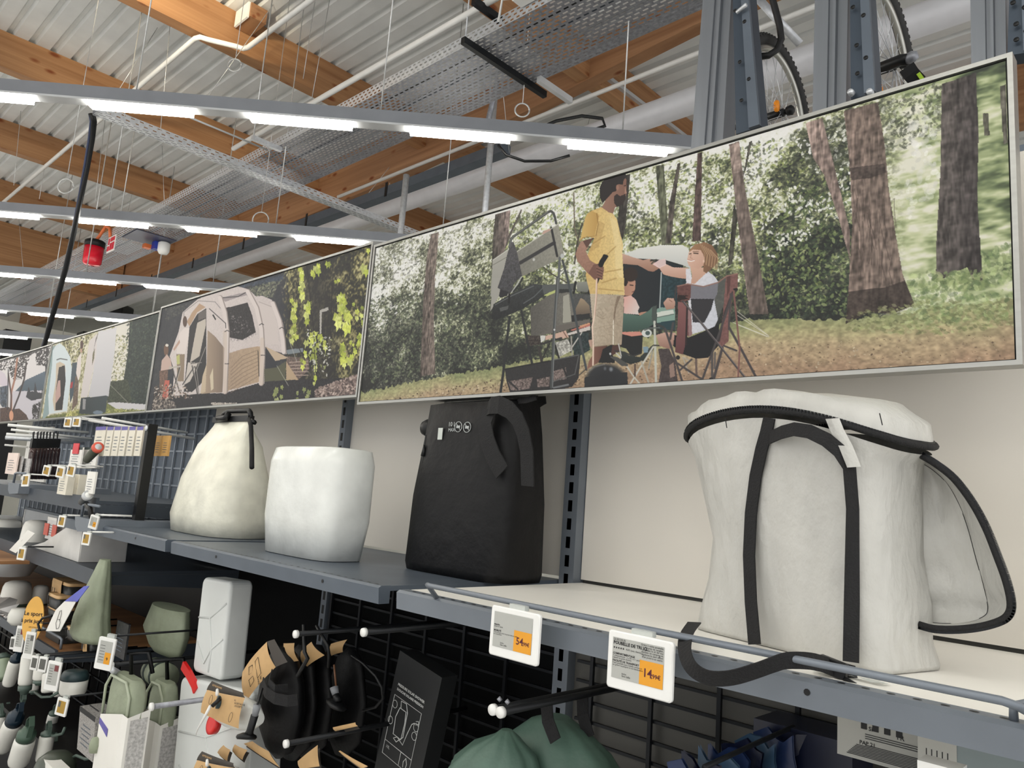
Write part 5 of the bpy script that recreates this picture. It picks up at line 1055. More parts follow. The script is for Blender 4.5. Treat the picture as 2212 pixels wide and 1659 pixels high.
# ---------------- black collapsible water bag between the uprights
def water_bag():
    t = thing('water_bag', 'black water bag marked 10 L MAX behind the rail of the print', 'bag', (-1.67, 1.6, 1.3775))
    rings = []
    for z, hx, hy, cx in ((1.3775, 0.215, 0.11, -1.66), (1.40, 0.22, 0.115, -1.66), (1.6, 0.215, 0.11, -1.66), (1.8, 0.20, 0.09, -1.66), (1.885, 0.192, 0.082, -1.664), (1.90, 0.19, 0.065, -1.665), (1.96, 0.185, 0.05, -1.665)):
        r = []
        for k in range(32):
            a = 2*PI*k/32; ca, sa = math.cos(a), math.sin(a); q = (abs(ca)**5+abs(sa)**5)**(-1/5); r.append((cx+hx*q*ca, (1.6 if z < 1.89 else 1.642)+hy*q*sa, z))
        rings.append(r)
    MB().loft(rings).build('bag_body', M_fabk, t)
    wtxt = mat('grey_print', (168, 172, 172), 0.5)
    yy = 1.508
    p = at(968, 921, y=yy); q = at(968, 932, y=yy)
    text_mb('10 L', 0.019, wtxt, t, (p[0], yy, p[2]), ux, uz, bold=0.0002); text_mb('MAX', 0.014, wtxt, t, (q[0], yy, q[2]), ux, uz, bold=0.0002)
    for (cx, cy) in ((990, 922), (1009, 923)):
        c = at(cx, cy, y=yy); r_ = 0.0155
        MB().tube([c+np.array([r_*math.cos(a), 0, r_*math.sin(a)]) for a in np.linspace(0, 2*PI, 20)], 0.0012, 5).build('pictogram', wtxt, t)
        MB().tube([c+np.array([-r_*0.7, 0, r_*0.7]), c+np.array([r_*0.7, 0, -r_*0.7])], 0.0012, 5).build('pictogram', wtxt, t)
        MB().obox(c, ux, uy, uz, r_*0.5, 0.001, r_*0.25).build('pictogram', wtxt, t)
    # carrying strap folded over the front
    pts = [at(1052, 884, y=1.50), at(1060, 876, y=1.475), at(1078, 874, y=1.46), at(1100, 885, y=1.455), at(1118, 905, y=1.455), at(1130, 935, y=1.46), at(1138, 975, y=1.47), at(1140, 1050, y=1.485)]
    MB().ribbon(pts, (0.6, -0.2, 0.75), 0.05, 0.004).build('strap', M_strap, t)
    pts = [at(1058, 886, y=1.487), at(1047, 915, y=1.482), at(1052, 950, y=1.48), at(1065, 985, y=1.482), at(1085, 1020, y=1.485)]
    MB().ribbon(pts, (0.95, 0, 0.3), 0.055, 0.004).build('strap', M_strap, t)
    pts = [at(1118, 866, y=1.56), at(1140, 864, y=1.55), at(1158, 858, y=1.55), at(1165, 850, y=1.56), at(1150, 845, y=1.565)]
    MB().ribbon(pts, (0, 0.3, 1), 0.02, 0.003).build('strap', M_strap, t)
    c = at(931, 925, y=1.56)
    MB().lathe([(0.001, -0.03), (0.022, -0.028), (0.03, -0.01), (0.03, 0.02), (0.018, 0.03)], c, axis=(1, 0.3, 0), n=16).build('valve', M_black, t)
    MB().tube([at(926, 925, y=1.54), at(920, 940, y=1.52), at(917, 965, y=1.515), at(914, 1000, y=1.51)], 0.0018, 5).build('cord', M_black, t)
    MB().lathe([(0.002, 0.035), (0.008, 0), (0.001, -0.001)], at(914, 985, y=1.51), n=8).build('cord_tassel', M_black, t)
    s = at(951, 937, y=1.505); MB().obox(s, ux, uy, uz, 0.010, 0.001, 0.018).build('side_label', mat('pale_label', (190, 196, 190), 0.5), t)
water_bag()

# ---------------- clear dry bag with black roll top on the left shelf
shelf('metal_shelf', 'grey metal shelf under the clear dry bag, left of the first upright', -4.02, -2.77, 1.376, 1.15, YW-0.001, M_dgrey, M_dgrey)
def dry_bag():
    Y = 1.5; t = thing('dry_bag', 'clear plastic dry bag with a black roll-top handle', 'bag', (-3.1, Y, 1.3775))
    tp = at(502, 910, y=Y); zt = tp[2]; rings = []
    for z, hx, hy in ((1.378, 0.26, 0.14), (1.45, 0.27, 0.15), (1.6, 0.25, 0.13), (1.75, 0.21, 0.08), (zt-0.02, 0.165, 0.02), (zt, 0.16, 0.008)):
        rings.append([(tp[0]+hx*math.copysign(abs(math.cos(a))**0.6, math.cos(a))*(1+0.02*math.sin(7*a+z*20)), Y+hy*math.copysign(abs(math.sin(a))**0.7, math.sin(a)), z) for a in np.linspace(0, 2*PI, 33)[:-1]])
    MB().loft(rings).build('bag_body', mat('frosted_clear_plastic', (226, 224, 208), 0.3, 0, 0.06, 12, bump=0.5, bscale=14), t)
    MB().obox((tp[0], Y, zt+0.008), ux, uy, uz, 0.165, 0.014, 0.012).build('closure_bar', M_black, t)
    h = [at(478, 905, y=Y), at(486, 893, y=Y), at(496, 888, y=Y), at(538, 887, y=Y), at(541, 892, y=Y), at(542, 906, y=Y)]
    MB().tube(h, 0.011, 8).build('handle', M_black, t)
    MB().tube([at(472, 904, y=Y-0.02), at(488, 903, y=Y-0.03), at(494, 893, y=Y-0.02)], 0.014, 8).build('buckle', M_black, t)
    MB().tube([at(538, 905, y=Y-0.03), at(542, 920, y=Y-0.05), at(543, 945, y=Y-0.06), at(544, 968, y=Y-0.1), at(544, 1010, y=Y-0.14)], 0.009, 8).build('side_strap', M_strap, t)
    MB().tube([at(538, 906, y=Y-0.02), at(550, 913, y=Y-0.03)], 0.01, 6).build('buckle_prong', M_black, t)
dry_bag()
def clear_tray():
    Y = 1.3; a = at(560, 962, y=Y); b = at(735, 966, y=Y)
    t = MB(); n = 24; rings = []
    for z, k in ((1.378, 0.9), (1.5, 1.0), (1.68, 1.0), (a[2]-0.005, 0.93), (a[2], 0.8)):
        rings.append([((a[0]+b[0])/2+0.22*k*math.copysign(abs(math.cos(q))**0.5, math.cos(q)), Y+0.1+0.1*k*math.copysign(abs(math.sin(q))**0.5, math.sin(q)), z) for q in np.linspace(0, 2*PI, n+1)[:-1]])
    tag(t.loft(rings).build('water_pouch', mat('clear_pouch_plastic', (224, 226, 222), 0.25, 0, 0.04, 10, bump=0.4, bscale=12)), 'clear plastic water pouch right of the dry bag', 'pouch')
clear_tray()

# ---------------- below the main shelf: wire grid, hooks and goods
M_gridk = mat('dark_grid_wire', (24, 27, 32), 0.45, 0.4, 0.04, 10)
g = thing('wire_grid', 'black wire grid on the back board under the shelf', 'grid', (-0.45, YW-0.02, 0.4))
for x in np.arange(-1.36, 0.5, 0.20): MB().box((x-0.0055, YW-0.03, 0.3), (x+0.0055, YW-0.02, 1.345)).build('upright_wire', M_gridk, g)
for z in np.arange(0.36, 1.34, 0.053): MB().box((-1.42, YW-0.02, z-0.004), (0.55, YW-0.012, z+0.004)).build('cross_wire', M_gridk, g)
g = thing('wire_grid', 'black wire grid behind the black shower bags', 'grid', (-2.1, YW-0.02, 0.4))
for x in np.arange(-2.7, -1.52, 0.20): MB().box((x-0.0055, YW-0.03, 0.3), (x+0.0055, YW-0.02, 1.345)).build('upright_wire', M_gridk, g)
for z in np.arange(0.36, 1.34, 0.053): MB().box((-2.72, YW-0.02, z-0.004), (-1.51, YW-0.012, z+0.004)).build('cross_wire', M_gridk, g)

def hook(px, py, label, y0, r=0.009, twin=False, m=M_blackm, group='display hooks with white round ends', rise=0.0):
    e = at(px, py, y=y0); t = thing('display_hook', label, 'hook', (e[0], YW-0.03, e[2]+rise), group)
    xs_ = (0, -0.022) if twin else (0,)
    for dx in xs_:
        MB().tube([(e[0]+dx, y0, e[2]), (e[0]+dx, YW-0.031, e[2]+rise)], r*0.8, 10).build('arm', m, t)
        MB().lathe([(0.001, -0.004), (r*1.15, -0.003), (r*1.2, 0.0), (r*1.2, 0.006), (r*0.9, 0.007)], (e[0]+dx, y0, e[2]), axis=(0, 1, 0), n=18).build('end_cap', M_white, t)
        if twin: MB().lathe([(0.0005, -0.006), (0.006, 0), (0.0005, 0.006)], (e[0]+dx+0.006, y0+0.012, e[2]+0.02), n=12).build('ball_end', M_galv, t)
    return e
hook(1081, 1539, 'twin display hook with two white discs above the green bag', 1.16, 0.0095, True)
hook(638, 1370, 'display hook with a white disc above the nearest kraft shower label', 1.16, 0.009)
hook(785, 1366, 'display hook with a white disc, highest above the dark gap', 1.16, 0.009)
hook(617, 1607, 'display hook with a white disc under the black shower bags', 1.16, 0.009)
hook(326, 1527, 'display hook with a white disc beside the milky jerrycan', 1.10, 0.011, m=M_galv)
hook(241, 1437, 'display hook with a white disc beside the tag with an orange field', 1.10, 0.009, m=M_blackm)

def crumple_bag(name, label, cat, prof, cen, mats, tie=True, seed=1, n=48, amp=0.08, parts=None):
    """pouch hanging from a tie point: prof = (z, halfx, halfy, dx)"""
    rg = np.random.RandomState(seed); ph = rg.rand(6)*6
    t = thing(name, label, cat, (cen[0], cen[1], prof[-1][0])); rings = []
    for j, (z, hx, hy, dx) in enumerate(prof):
        r = []
        for k in range(n):
            a = 2*PI*k/n; w = 1+amp*(math.sin(3*a+ph[0]+j*0.3)+0.7*math.sin(7*a+ph[1]-j*0.4)+0.5*math.sin(13*a+ph[2]))*(1 if j else 0.4)
            r.append((cen[0]+dx+hx*w*math.cos(a), cen[1]+hy*w*math.sin(a), z))
        rings.append(r)
    MB().loft(rings).build('bag_body', mats, t); return t
# green nylon bag hanging by black straps
Yg = 1.42; top = at(1225, 1560, y=Yg)
gb = crumple_bag('nylon_bag', 'dark green crumpled nylon bag hanging from the twin hook', 'bag',
    [(top[2]+0.005, 0.03, 0.03, -0.03), (top[2]-0.01, 0.07, 0.05, -0.03), (top[2]-0.05, 0.13, 0.08, -0.02), (top[2]-0.11, 0.18, 0.10, -0.01), (top[2]-0.2, 0.22, 0.11, 0), (top[2]-0.35, 0.22, 0.11, 0), (top[2]-0.42, 0.18, 0.09, 0)], (top[0], Yg, 0), M_green, seed=5, amp=0.05)
for i, (a, b, w_) in enumerate((((1180, 1512), (1200, 1600), 0.028), ((1258, 1498), (1272, 1592), 0.028))):
    p, q = at(*a, y=1.36+0.1*i), at(*b, y=1.33+0.1*i); MB().ribbon([p, (p+q)/2+np.array([0, -0.01, 0]), q], (1, 0.1, 0), w_, 0.003).build('strap', M_strap, gb)
b2 = at(1120, 1585, y=1.32)
gb2 = crumple_bag('nylon_bag', 'dark green nylon bag bulging in front of the other green bag', 'bag',
    [(b2[2]+0.015, 0.012, 0.012, 0.0), (b2[2]-0.0, 0.03, 0.03, 0.0), (b2[2]-0.03, 0.08, 0.06, -0.01), (b2[2]-0.08, 0.12, 0.08, -0.03), (b2[2]-0.18, 0.14, 0.09, -0.04), (b2[2]-0.3, 0.13, 0.09, -0.04)], (b2[0], 1.28, 0), M_green, seed=8, amp=0.05)

# black pressure shower box with white drawing
def pressure_box():
    Y = 1.5; q = [at(868, 1432, y=Y), at(940, 1450, y=Y), at(900, 1655, y=Y), at(825, 1630, y=Y)]
    t = thing('shower_box', 'black package printed with a white drawing of a shower', 'package', (q[2][0], Y+0.05, q[3][2]-0.1))
    a, b = q[0], q[1]; lo = q[3]; dn = _n(lo-a); ax = _n(b-a); ax = _n(ax-dn*(ax @ dn)); up_ = -dn; nr = _n(np.cross(ax, up_))
    W_, H_ = 0.20, 0.40; c = a+ax*(W_/2-0.02)+dn*(H_/2-0.03)
    MB().obox(c+nr*-0.03, ax, nr, up_, W_/2, 0.03, H_/2).build('box', mat('black_box_card', (22, 24, 26), 0.5, 0, 0.05, 8), t)
    wt = mat('white_print_line', (206, 208, 206), 0.6)
    o = c+nr*0.0008
    def L(pts, w=0.0011): MB().tube([o+ax*u+up_*v for u, v in pts], w, 4).build('drawing_line', wt, t)
    text_mb('PRESSURE SOLAR SHOWER', 0.0105, wt, t, o+ax*-0.075+up_*0.105, ax, up_, bold=0.0002); text_mb('DOUCHE SOLAIRE PRESSION', 0.0098, wt, t, o+ax*-0.075+up_*0.091, ax, up_, bold=0.0002)
    L([(-0.08, 0.075), (0.05, 0.075), (0.05, -0.10), (-0.08, -0.10), (-0.08, 0.075)]); L([(-0.08, -0.06), (0.05, -0.06)]); L([(0.0, -0.06), (0.0, -0.10)])
    L([(-0.045, 0.05), (-0.015, 0.05), (-0.01, 0.02), (-0.012, -0.03), (-0.05, -0.03), (-0.055, 0.02), (-0.045, 0.05)], 0.0014); L([(-0.04, 0.05), (-0.045, 0.07), (-0.02, 0.072), (-0.008, 0.05), (-0.005, -0.02), (-0.03, -0.045), (-0.045, -0.04), (-0.03, -0.03), (0.0, -0.04), (0.01, 0.0), (0.02, 0.03), (0.03, 0.038)], 0.0014)
    for (u, v) in ((-0.07, 0.05), (-0.075, 0.0), (0.04, 0.03), (0.04, 0.005)): L([(u+0.011*math.cos(k), v+0.011*math.sin(k)) for k in np.linspace(0, 2*PI, 14)], 0.0009)
    L([(0.035, 0.045), (0.045, 0.05), (0.048, 0.042), (0.036, 0.036)]); text_mb('10L', 0.012, wt, t, o+ax*-0.07+up_*-0.078, ax, up_); L([(0.02, -0.095), (0.018, -0.08), (0.026, -0.066), (0.034, -0.08), (0.032, -0.095)], 0.0014)
pressure_box()

# black solar shower bags with kraft sleeves
def sleeve(t, q, bulge, m, name='card_sleeve', n=8):
    """curved card given by four corner points (a top left, b top right, c bottom right, d bottom left)"""
    a, b, c, d = map(np.array, q); nr = _n(np.cross(b-a, d-a)); P = []
    if nr[1] > 0: nr = -nr
    for i in range(n+1):
        s_ = i/n; l = a+(d-a)*s_; r = b+(c-b)*s_; P.append([l+(r-l)*j/n+nr*bulge*(math.sin(PI*j/n)*0.6+math.sin(PI*s_)*0.6) for j in range(n+1)])
    MB().sheet(P).build(name, m, t, fix=False); return nr
cX = (350, 1300, 600/2212)
def xp(x, y, Y): return at(cX[0]+x*cX[2], cX[1]+y*cX[2], y=Y)
def shower_bags():
    T = thing('solar_shower', 'black solar shower bag in a large curved kraft sleeve', 'shower bag', xp(900, 1000, 1.22), 'black solar shower bags on hooks')
    c = xp(930, 760, 1.30); rings = []
    for j, (v, hu, hv) in enumerate([(0.15, 0.02, 0.02), (0.13, 0.06, 0.03), (0.06, 0.10, 0.045), (-0.02, 0.115, 0.048), (-0.09, 0.10, 0.045), (-0.14, 0.06, 0.03), (-0.165, 0.01, 0.01)]):
        rings.append([(c[0]+0.02*j*0.3+hu*math.cos(a)*(1+0.05*math.sin(5*a+j)), 1.30+hv*math.sin(a), c[2]+v) for a in np.linspace(0, 2*PI, 25)[:-1]])
    MB().loft(rings).build('bag_body', M_fabk, T)
    q = [xp(640, 560, 1.21), xp(835, 318, 1.21), xp(905, 520, 1.21), xp(668, 800, 1.21)]
    nr = sleeve(T, [q[0], q[1], q[2], q[3]], 0.012, M_kraft)
    sleeve(T, [xp(835, 318, 1.205), xp(895, 298, 1.215), xp(1000, 480, 1.215), xp(905, 520, 1.205)], 0.002, M_dkband, 'dark_card_band')
    ax = _n(q[2]-q[1]); up_ = _n(q[1]-q[0])     # writing runs down the sleeve
    A0 = (q[0]+q[1])/2+nr*0.0125
    dn = _n(q[3]-q[0]); 
    for k, (s_, sz) in enumerate([('10 L', 0.012), ('SOLAR SHOWER', 0.0085), ('DOUCHE SOLAIRE', 0.0085)]):
        text_mb(s_, sz, M_ink, T, q[1]+(q[0]-q[1])*(0.20+0.085*k)+dn*0.022+nr*(0.009+0.001*k), dn, _n(q[1]-q[0]), bold=0.0002)
    o = (q[0]+q[2])/2+nr*0.0135
    for pts in ([(-0.02, 0.01), (0.03, 0.012), (0.028, 0.035), (-0.022, 0.03), (-0.02, 0.01)], [(-0.025, -0.03), (-0.005, -0.035), (0.0, -0.01), (-0.02, -0.008), (-0.025, -0.03)], [(0.008, -0.04), (0.03, -0.035), (0.025, -0.01), (0.01, -0.012), (0.008, -0.04)]):
        MB().tube([o+dn*u+_n(q[1]-q[0])*v for u, v in pts], 0.0008, 4).build('drawing_line', M_ink, T)
    MB().ribbon([xp(800, 640, 1.19), xp(830, 720, 1.17), xp(900, 770, 1.165), xp(1000, 790, 1.18), xp(1080, 780, 1.2)], (0.1, 0, 1), 0.03, 0.003).build('strap', M_strap, T)
    MB().ribbon([xp(870, 560, 1.2), xp(850, 650, 1.18), xp(900, 700, 1.17), xp(1000, 690, 1.2)], (0.3, 0, 1), 0.026, 0.003).build('strap', M_strap, T)
    # shower head: grey collar, black handle, round rose
    a, b = xp(800, 690, 1.15), xp(755, 830, 1.12); MB().tube([a, b], 0.003, 6).build('hose', M_black, T)
    MB().tube([xp(758, 822, 1.12), xp(740, 905, 1.12)], [0.0105, 0.0085], 14).build('grey_collar', mat('mid_grey_plastic', (128, 130, 134), 0.45), T)
    MB().tube([xp(738, 905, 1.12), xp(700, 1030, 1.12), xp(690, 1060, 1.12)], [0.0105, 0.010, 0.013], 14).build('shower_handle', M_black, T)
    MB().lathe([(0.001, -0.006), (0.024, -0.005), (0.028, 0), (0.026, 0.006), (0.012, 0.012), (0.001, 0.013)], xp(672, 1080, 1.12), axis=(-0.25, 0.2, 0.95), n=24).build('shower_rose', M_black, T)
    # second and third sleeves behind
    for (qq, Y, lab) in (([(968, 330), (1055, 328), (1088, 470), (1010, 485)], 1.30, 'black shower bag with a narrow kraft tab, behind the large sleeve'), ([(1090, 430), (1190, 318), (1295, 425), (1135, 535)], 1.36, 'black shower bag with a curved kraft band under the hook arm'), ([(1345, 335), (1475, 300), (1440, 400), (1350, 430)], 1.5, 'farthest black shower bag in the dark, thin kraft stripes')):
        t2 = thing('solar_shower', lab, 'shower bag', xp(qq[0][0]+60, 900, Y+0.06), 'black solar shower bags on hooks')
        sleeve(t2, [xp(x, y, Y) for x, y in qq], 0.012, M_kraft)
        c = xp((qq[0][0]+qq[1][0])/2+60, 760, Y+0.07); rings = []
        for j, (v, hu, hv) in enumerate([(0.16, 0.015, 0.012), (0.12, 0.07, 0.024), (0.0, 0.11, 0.028), (-0.12, 0.10, 0.026), (-0.18, 0.03, 0.015)]):
            rings.append([(c[0]+hu*math.cos(a), Y+0.07+hv*math.sin(a), c[2]+v) for a in np.linspace(0, 2*PI, 21)[:-1]])
        MB().loft(rings).build('bag_body', M_fabk, t2)
    t3 = thing('hand_shower', 'grey and black shower head hanging in the dark right of the sleeves', 'shower head', xp(1385, 880, 1.33))
    MB().tube([xp(1370, 500, 1.33), xp(1385, 670, 1.33)], 0.003, 6).build('hose', mat('brown_hose', (110, 74, 50), 0.5), t3)
    MB().tube([xp(1370, 680, 1.33), xp(1382, 740, 1.33)], [0.0125, 0.010], 14).build('grey_collar', mat('mid_grey_plastic', (128, 130, 134), 0.45), t3)
    MB().tube([xp(1383, 740, 1.33), xp(1400, 800, 1.33)], [0.010, 0.012], 12).build('shower_handle', M_black, t3)
    MB().lathe([(0.001, -0.006), (0.03, -0.004), (0.033, 0.002), (0.014, 0.01)], xp(1390, 820, 1.33), axis=(0.25, 0.2, 0.9), n=24).build('shower_rose', M_black, t3)
    tag(MB().tube([xp(1510, 430, 1.36), xp(1600, 490, 1.36), xp(1700, 590, 1.37), xp(1750, 680, 1.38), xp(1760, 770, 1.39), xp(1700, 840, 1.4), xp(1600, 865, 1.4)], 0.004, 8).build('hose_loop', M_black), 'glossy black hose curving at the edge of the dark gap', 'hose')
    tag(MB().tube([xp(1130, 180, 1.2), xp(1135, 400, 1.2), xp(1160, 450, 1.2), xp(1120, 520, 1.21), xp(1080, 590, 1.22)], 0.0055, 8).build('hose_loop', M_black), 'bent black tube hanging over the nearest shower bag', 'hose')
    tag(MB().tube([xp(1230, 190, 1.24), xp(1320, 350, 1.24), xp(1330, 420, 1.25), xp(1325, 520, 1.26)], 0.0045, 8).build('hose_loop', M_black), 'second bent black tube right of the first', 'hose')
shower_bags()
# clear pouch shower with kraft sleeve and dark cap, lower left
def pouch_shower(label, dx, dy, Y):
    T = thing('pouch_shower', label, 'shower bag', at(cX[0]+(470+dx)*cX[2], cX[1]+(900+dy)*cX[2], y=Y), 'clear pouch showers in kraft sleeves')
    f = lambda x, y, k=0: xp(x+dx, y+dy, Y+k)
    c = f(560, 860, 0.06); rings = []
    ax = _n(f(1000, 960)-f(300, 740))
    for j, (u, r) in enumerate([(-0.10, 0.02), (-0.085, 0.04), (-0.02, 0.05), (0.05, 0.05), (0.12, 0.04), (0.17, 0.015)]):
        h = _n(np.cross(ax, uy)); rings.append([c+ax*u+h*r*math.cos(a)*(1+0.08*math.sin(4*a+j))+uy*r*0.8*math.sin(a) for a in np.linspace(0, 2*PI, 21)[:-1]])
    MB().loft(rings).build('clear_pouch', mat('clear_pouch_plastic', (224, 226, 222), 0.25, 0, 0.04, 10, bump=0.4, bscale=12), T)
    sleeve(T, [f(360, 700), f(660, 765), f(610, 1010), f(308, 880)], 0.008, M_kraft); sleeve(T, [f(398, 630), f(650, 725), f(662, 765), f(355, 702)], 0.004, M_dkband, 'dark_card_band')
    e1 = _n(f(660, 765)-f(360, 700)); e2 = _n(f(360, 700)-f(308, 880)); nr = _n(np.cross(e1, e2)); nr = nr if nr[1] < 0 else -nr
    text_mb('BOTTLE SHOWER', 0.0075, M_kraft, T, f(400, 668, -0.005), _n(f(650, 725)-f(398, 630)), e2, bold=0.0002)
    for k, s_ in enumerate(('8 L', 'BUCKET SHOWER', 'DOUCHETTE')): text_mb(s_, 0.0075, M_ink, T, f(575, 790+k*22, -0.013), e1, e2, bold=0.0002)
    for (x, y) in ((545, 920), (388, 780)):
        o = f(x, y, -0.012); MB().tube([o+e1*0.009*math.cos(a)+e2*0.015*math.sin(a) for a in np.linspace(0, 2*PI, 16)], 0.0006, 4).build('drawing_line', M_ink, T)
    MB().lathe([(0.001, 0), (0.017, 0.0), (0.018, 0.003), (0.018, 0.012), (0.0155, 0.013)], f(470, 800, -0.002), axis=(-0.35, -0.9, 0.1), n=24).build('screw_cap', mat('deep_teal_plastic', (34, 56, 62), 0.4), T)
    MB().tube([f(465, 770, -0.02), f(400, 830, -0.035)], 0.006, 10).build('valve', M_black, T)
    MB().lathe([(0.001, 0.02), (0.0035, 0.018), (0.005, 0.008), (0.005, 0)], f(440, 745, -0.03), axis=(0.1, -0.2, 1), n=12).build('spout', M_white, T)
    MB().tube([f(385, 830, -0.035), f(345, 905, -0.035), f(285, 1010, -0.03), f(270, 1060, -0.02)], [0.0045, 0.004, 0.002, 0.001], 8).build('tube', M_white, T)
pouch_shower('clear pouch shower in a kraft sleeve with a dark cap and white tube', 0, 0, 1.13)
pouch_shower('second clear pouch shower at the bottom edge, only its top showing', -80, 560, 1.15)
# kraft cards fanned along the lower hook
for k, (q, lab) in enumerate([([(440, 1200), (490, 1140), (545, 1180), (520, 1270)], 'leftmost kraft card on the lower hook'), ([(560, 1190), (580, 1135), (680, 1180), (640, 1260)], 'kraft card second from the left on the lower hook'), ([(650, 1130), (720, 1110), (850, 1190), (940, 1320)], 'long dark and kraft card fanned over the lower hook'), ([(1080, 1270), (1240, 1140), (1255, 1310), (1100, 1330)], 'kraft card with a dark edge right of the lower hook disc'), ([(1405, 1190), (1420, 1185), (1640, 1310), (1590, 1330)], 'kraft card lying in the dark at the bottom'), ([(1360, 1000), (1540, 960), (1560, 990), (1380, 1030)], 'pale kraft card deep in the dark gap')]):
    t = thing('kraft_card', lab, 'card', xp(q[0][0], q[2][1], 1.2+0.02*k), 'kraft cards of the hanging shower packs')
    sleeve(t, [xp(x, y, 1.2+0.025*k) for x, y in q], 0.004, M_kraft, 'card'); 
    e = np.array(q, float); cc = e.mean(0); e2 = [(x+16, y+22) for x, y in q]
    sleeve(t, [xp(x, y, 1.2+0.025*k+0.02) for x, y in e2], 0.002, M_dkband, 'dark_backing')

# ---------------- milky jerrycans
def jerrycan(label, c, w, h, d, rot=0.0):
    t = thing('jerrycan', label, 'jerrycan', (c[0], c[1], c[2]-h/2), 'milky water jerrycans')
    ax = np.array([math.cos(rot), 0, math.sin(rot)]); az = np.array([-math.sin(rot), 0, math.cos(rot)])
    m = MB(); m.obox(c, ax, uy, az, w/2, d/2, h/2, 0.022)
    o = m.build('body', M_milk, t); bv = o.modifiers.new('b', 'BEVEL'); bv.width = 0.008; bv.segments = 3; bv.limit_method = 'ANGLE'
    f = c-uy*(d/2+0.0005)
    r = MB()
    for pts in ([(-0.5, 0.08), (-0.06, 0.1), (0.5, 0.3)], [(-0.06, 0.1), (0.12, -0.25), (0.1, -0.5)], [(-0.45, -0.2), (-0.1, -0.42), (0.1, -0.25), (0.5, -0.1)]):
        r.tube([f+ax*u*w*0.9+az*v*h*0.9 for u, v in pts], 0.0035, 8)
    r.build('moulded_ridges', M_milk, t); return t, ax, az
j1 = at(466, 1385, y=1.32)
jt, ax, az = jerrycan('upper milky jerrycan hanging above the other, left of the shower bags', np.array([j1[0], 1.34, j1[2]+0.05]), 0.22, 0.33, 0.09, 0.05)
red = mat('red_plastic', (216, 36, 34), 0.35)
MB().ribbon([at(396, 1437, y=1.28), at(408, 1455, y=1.28), at(420, 1478, y=1.28), at(424, 1492, y=1.28)], (0.8, 0, 0.5), 0.03, 0.012).build('red_tap', red, jt)
j2 = at(440, 1610, y=1.26)
jt2, ax, az = jerrycan('lower milky jerrycan at the bottom edge with moulded ridges', np.array([j2[0]+0.0, 1.34, j2[2]-0.02]), 0.52, 0.42, 0.12, 0.12)
MB().lathe([(0.001, -0.012), (0.028, -0.01), (0.03, 0.01), (0.02, 0.012)], at(462, 1565, y=1.21), axis=(0, -1, 0.2), n=20).build('red_cap', red, jt2)

# ---------------- blue packets on a scan hook and boxes at the lower right
cY = (1400, 1250, 812/2212)
def yp_(x, y, Y): return at(cY[0]+x*cY[2], cY[1]+y*cY[2], y=Y)
bl = [mat('blue_packet', (30, 46, 82), 0.3, 0, 0.1, 12), mat('navy_packet', (18, 24, 48), 0.3, 0, 0.1, 12), mat('steel_blue_packet', (56, 80, 104), 0.3, 0, 0.1, 12)]  # packet blues darkened to stand in for deep shade under the shelf
hk = thing('display_hook', 'dark bent hook holding the blue packets', 'hook', yp_(890, 940, YW-0.03), 'display hooks')
MB().tube([yp_(330, 1110, 1.33), yp_(600, 985, 1.5), yp_(855, 872, 1.68), yp_(870, 885, 1.69), yp_(890, 940, 1.7), (yp_(890, 940, 1.7)[0], YW-0.03, yp_(890, 940, 1.7)[2])], 0.005, 8).build('arm', M_gridk, hk)
spots = [(230, 1120, 1.36, 'nearest'), (300, 1085, 1.4, 'second nearest'), (400, 1055, 1.45, 'third nearest'), (470, 1010, 1.49, 'fourth nearest'), (560, 975, 1.53, 'fifth nearest'), (640, 950, 1.57, 'sixth nearest'), (740, 925, 1.62, 'second farthest'), (820, 910, 1.66, 'farthest')]
for k, (x, y, Y, w_) in enumerate(spots):
    c = yp_(x, y, Y); t = thing('blue_packet', 'glossy blue packet hanging %s to the viewer on the dark hook' % w_, 'packet', (c[0], Y, c[2]-0.2), 'blue packets on the hook')
    P = []
    for i in range(7):
        P.append([np.array([c[0]-0.045+0.09*j/4+0.004*math.sin(i+j), Y+0.01*math.sin(j*1.4+i*0.9+k)+0.006*i/6, c[2]+0.012*math.sin(j*2+k)*(i == 0)-0.03*i]) for j in range(5)])
    MB().sheet(P).sheet([[p+np.array([0, 0.008, 0]) for p in r] for r in P]).build('packet', bl[k % 3], t, fix=False)
tag(MB().box((-0.79, 1.66, 1.0), (-0.58, 1.78, 1.17)).build('blue_packet', bl[1]), 'pile of dark navy packets against the grid behind the hook', 'packet')
M_boxg = mat('pale_grey_carton', (176, 176, 170), 0.6, 0, 0.02, 6); M_boxb = mat('blue_grey_carton', (128, 140, 142), 0.6, 0, 0.02, 6)
def carton(label, px, py, Y, w, h, d, face, m=M_boxg, rot=0.0):
    a = at(px, py, y=Y); t = thing('carton_box', label, 'box', (a[0]+w/2, Y+d/2, a[2]-h), 'cartons under the shelf at the right')
    ax = np.array([math.cos(rot), math.sin(rot), 0]); ay = np.array([-math.sin(rot), math.cos(rot), 0]); cc = a+ax*w/2+ay*d/2-uz*h/2
    MB().obox(cc, ax, ay, uz, w/2, d/2, h/2).build('carton', m, t)
    f = lambda u, v: a+ax*u*w-uz*v*h-ay*0.0008
    return t, f, ax
t, f, ax = carton('pale carton with recycling symbols under the right end of the shelf', 1809, 1538, 1.45, 0.19, 0.07, 0.12, 1)
for k, (u, v, s_, z_) in enumerate([(0.28, 0.16, 'Si', 0.010), (0.20, 0.52, 'PAP 21', 0.009), (0.52, 0.20, 'FR', 0.011)]): text_mb(s_, z_, M_ink, t, f(u, v+0.1), ax, uz, bold=0.0002)
for k in range(4): MB().obox(f(0.24+0.1*k, 0.18), ax, uy, uz, 0.005, 0.0003, 0.005).build('symbol', M_ink, t)
ln = MB()
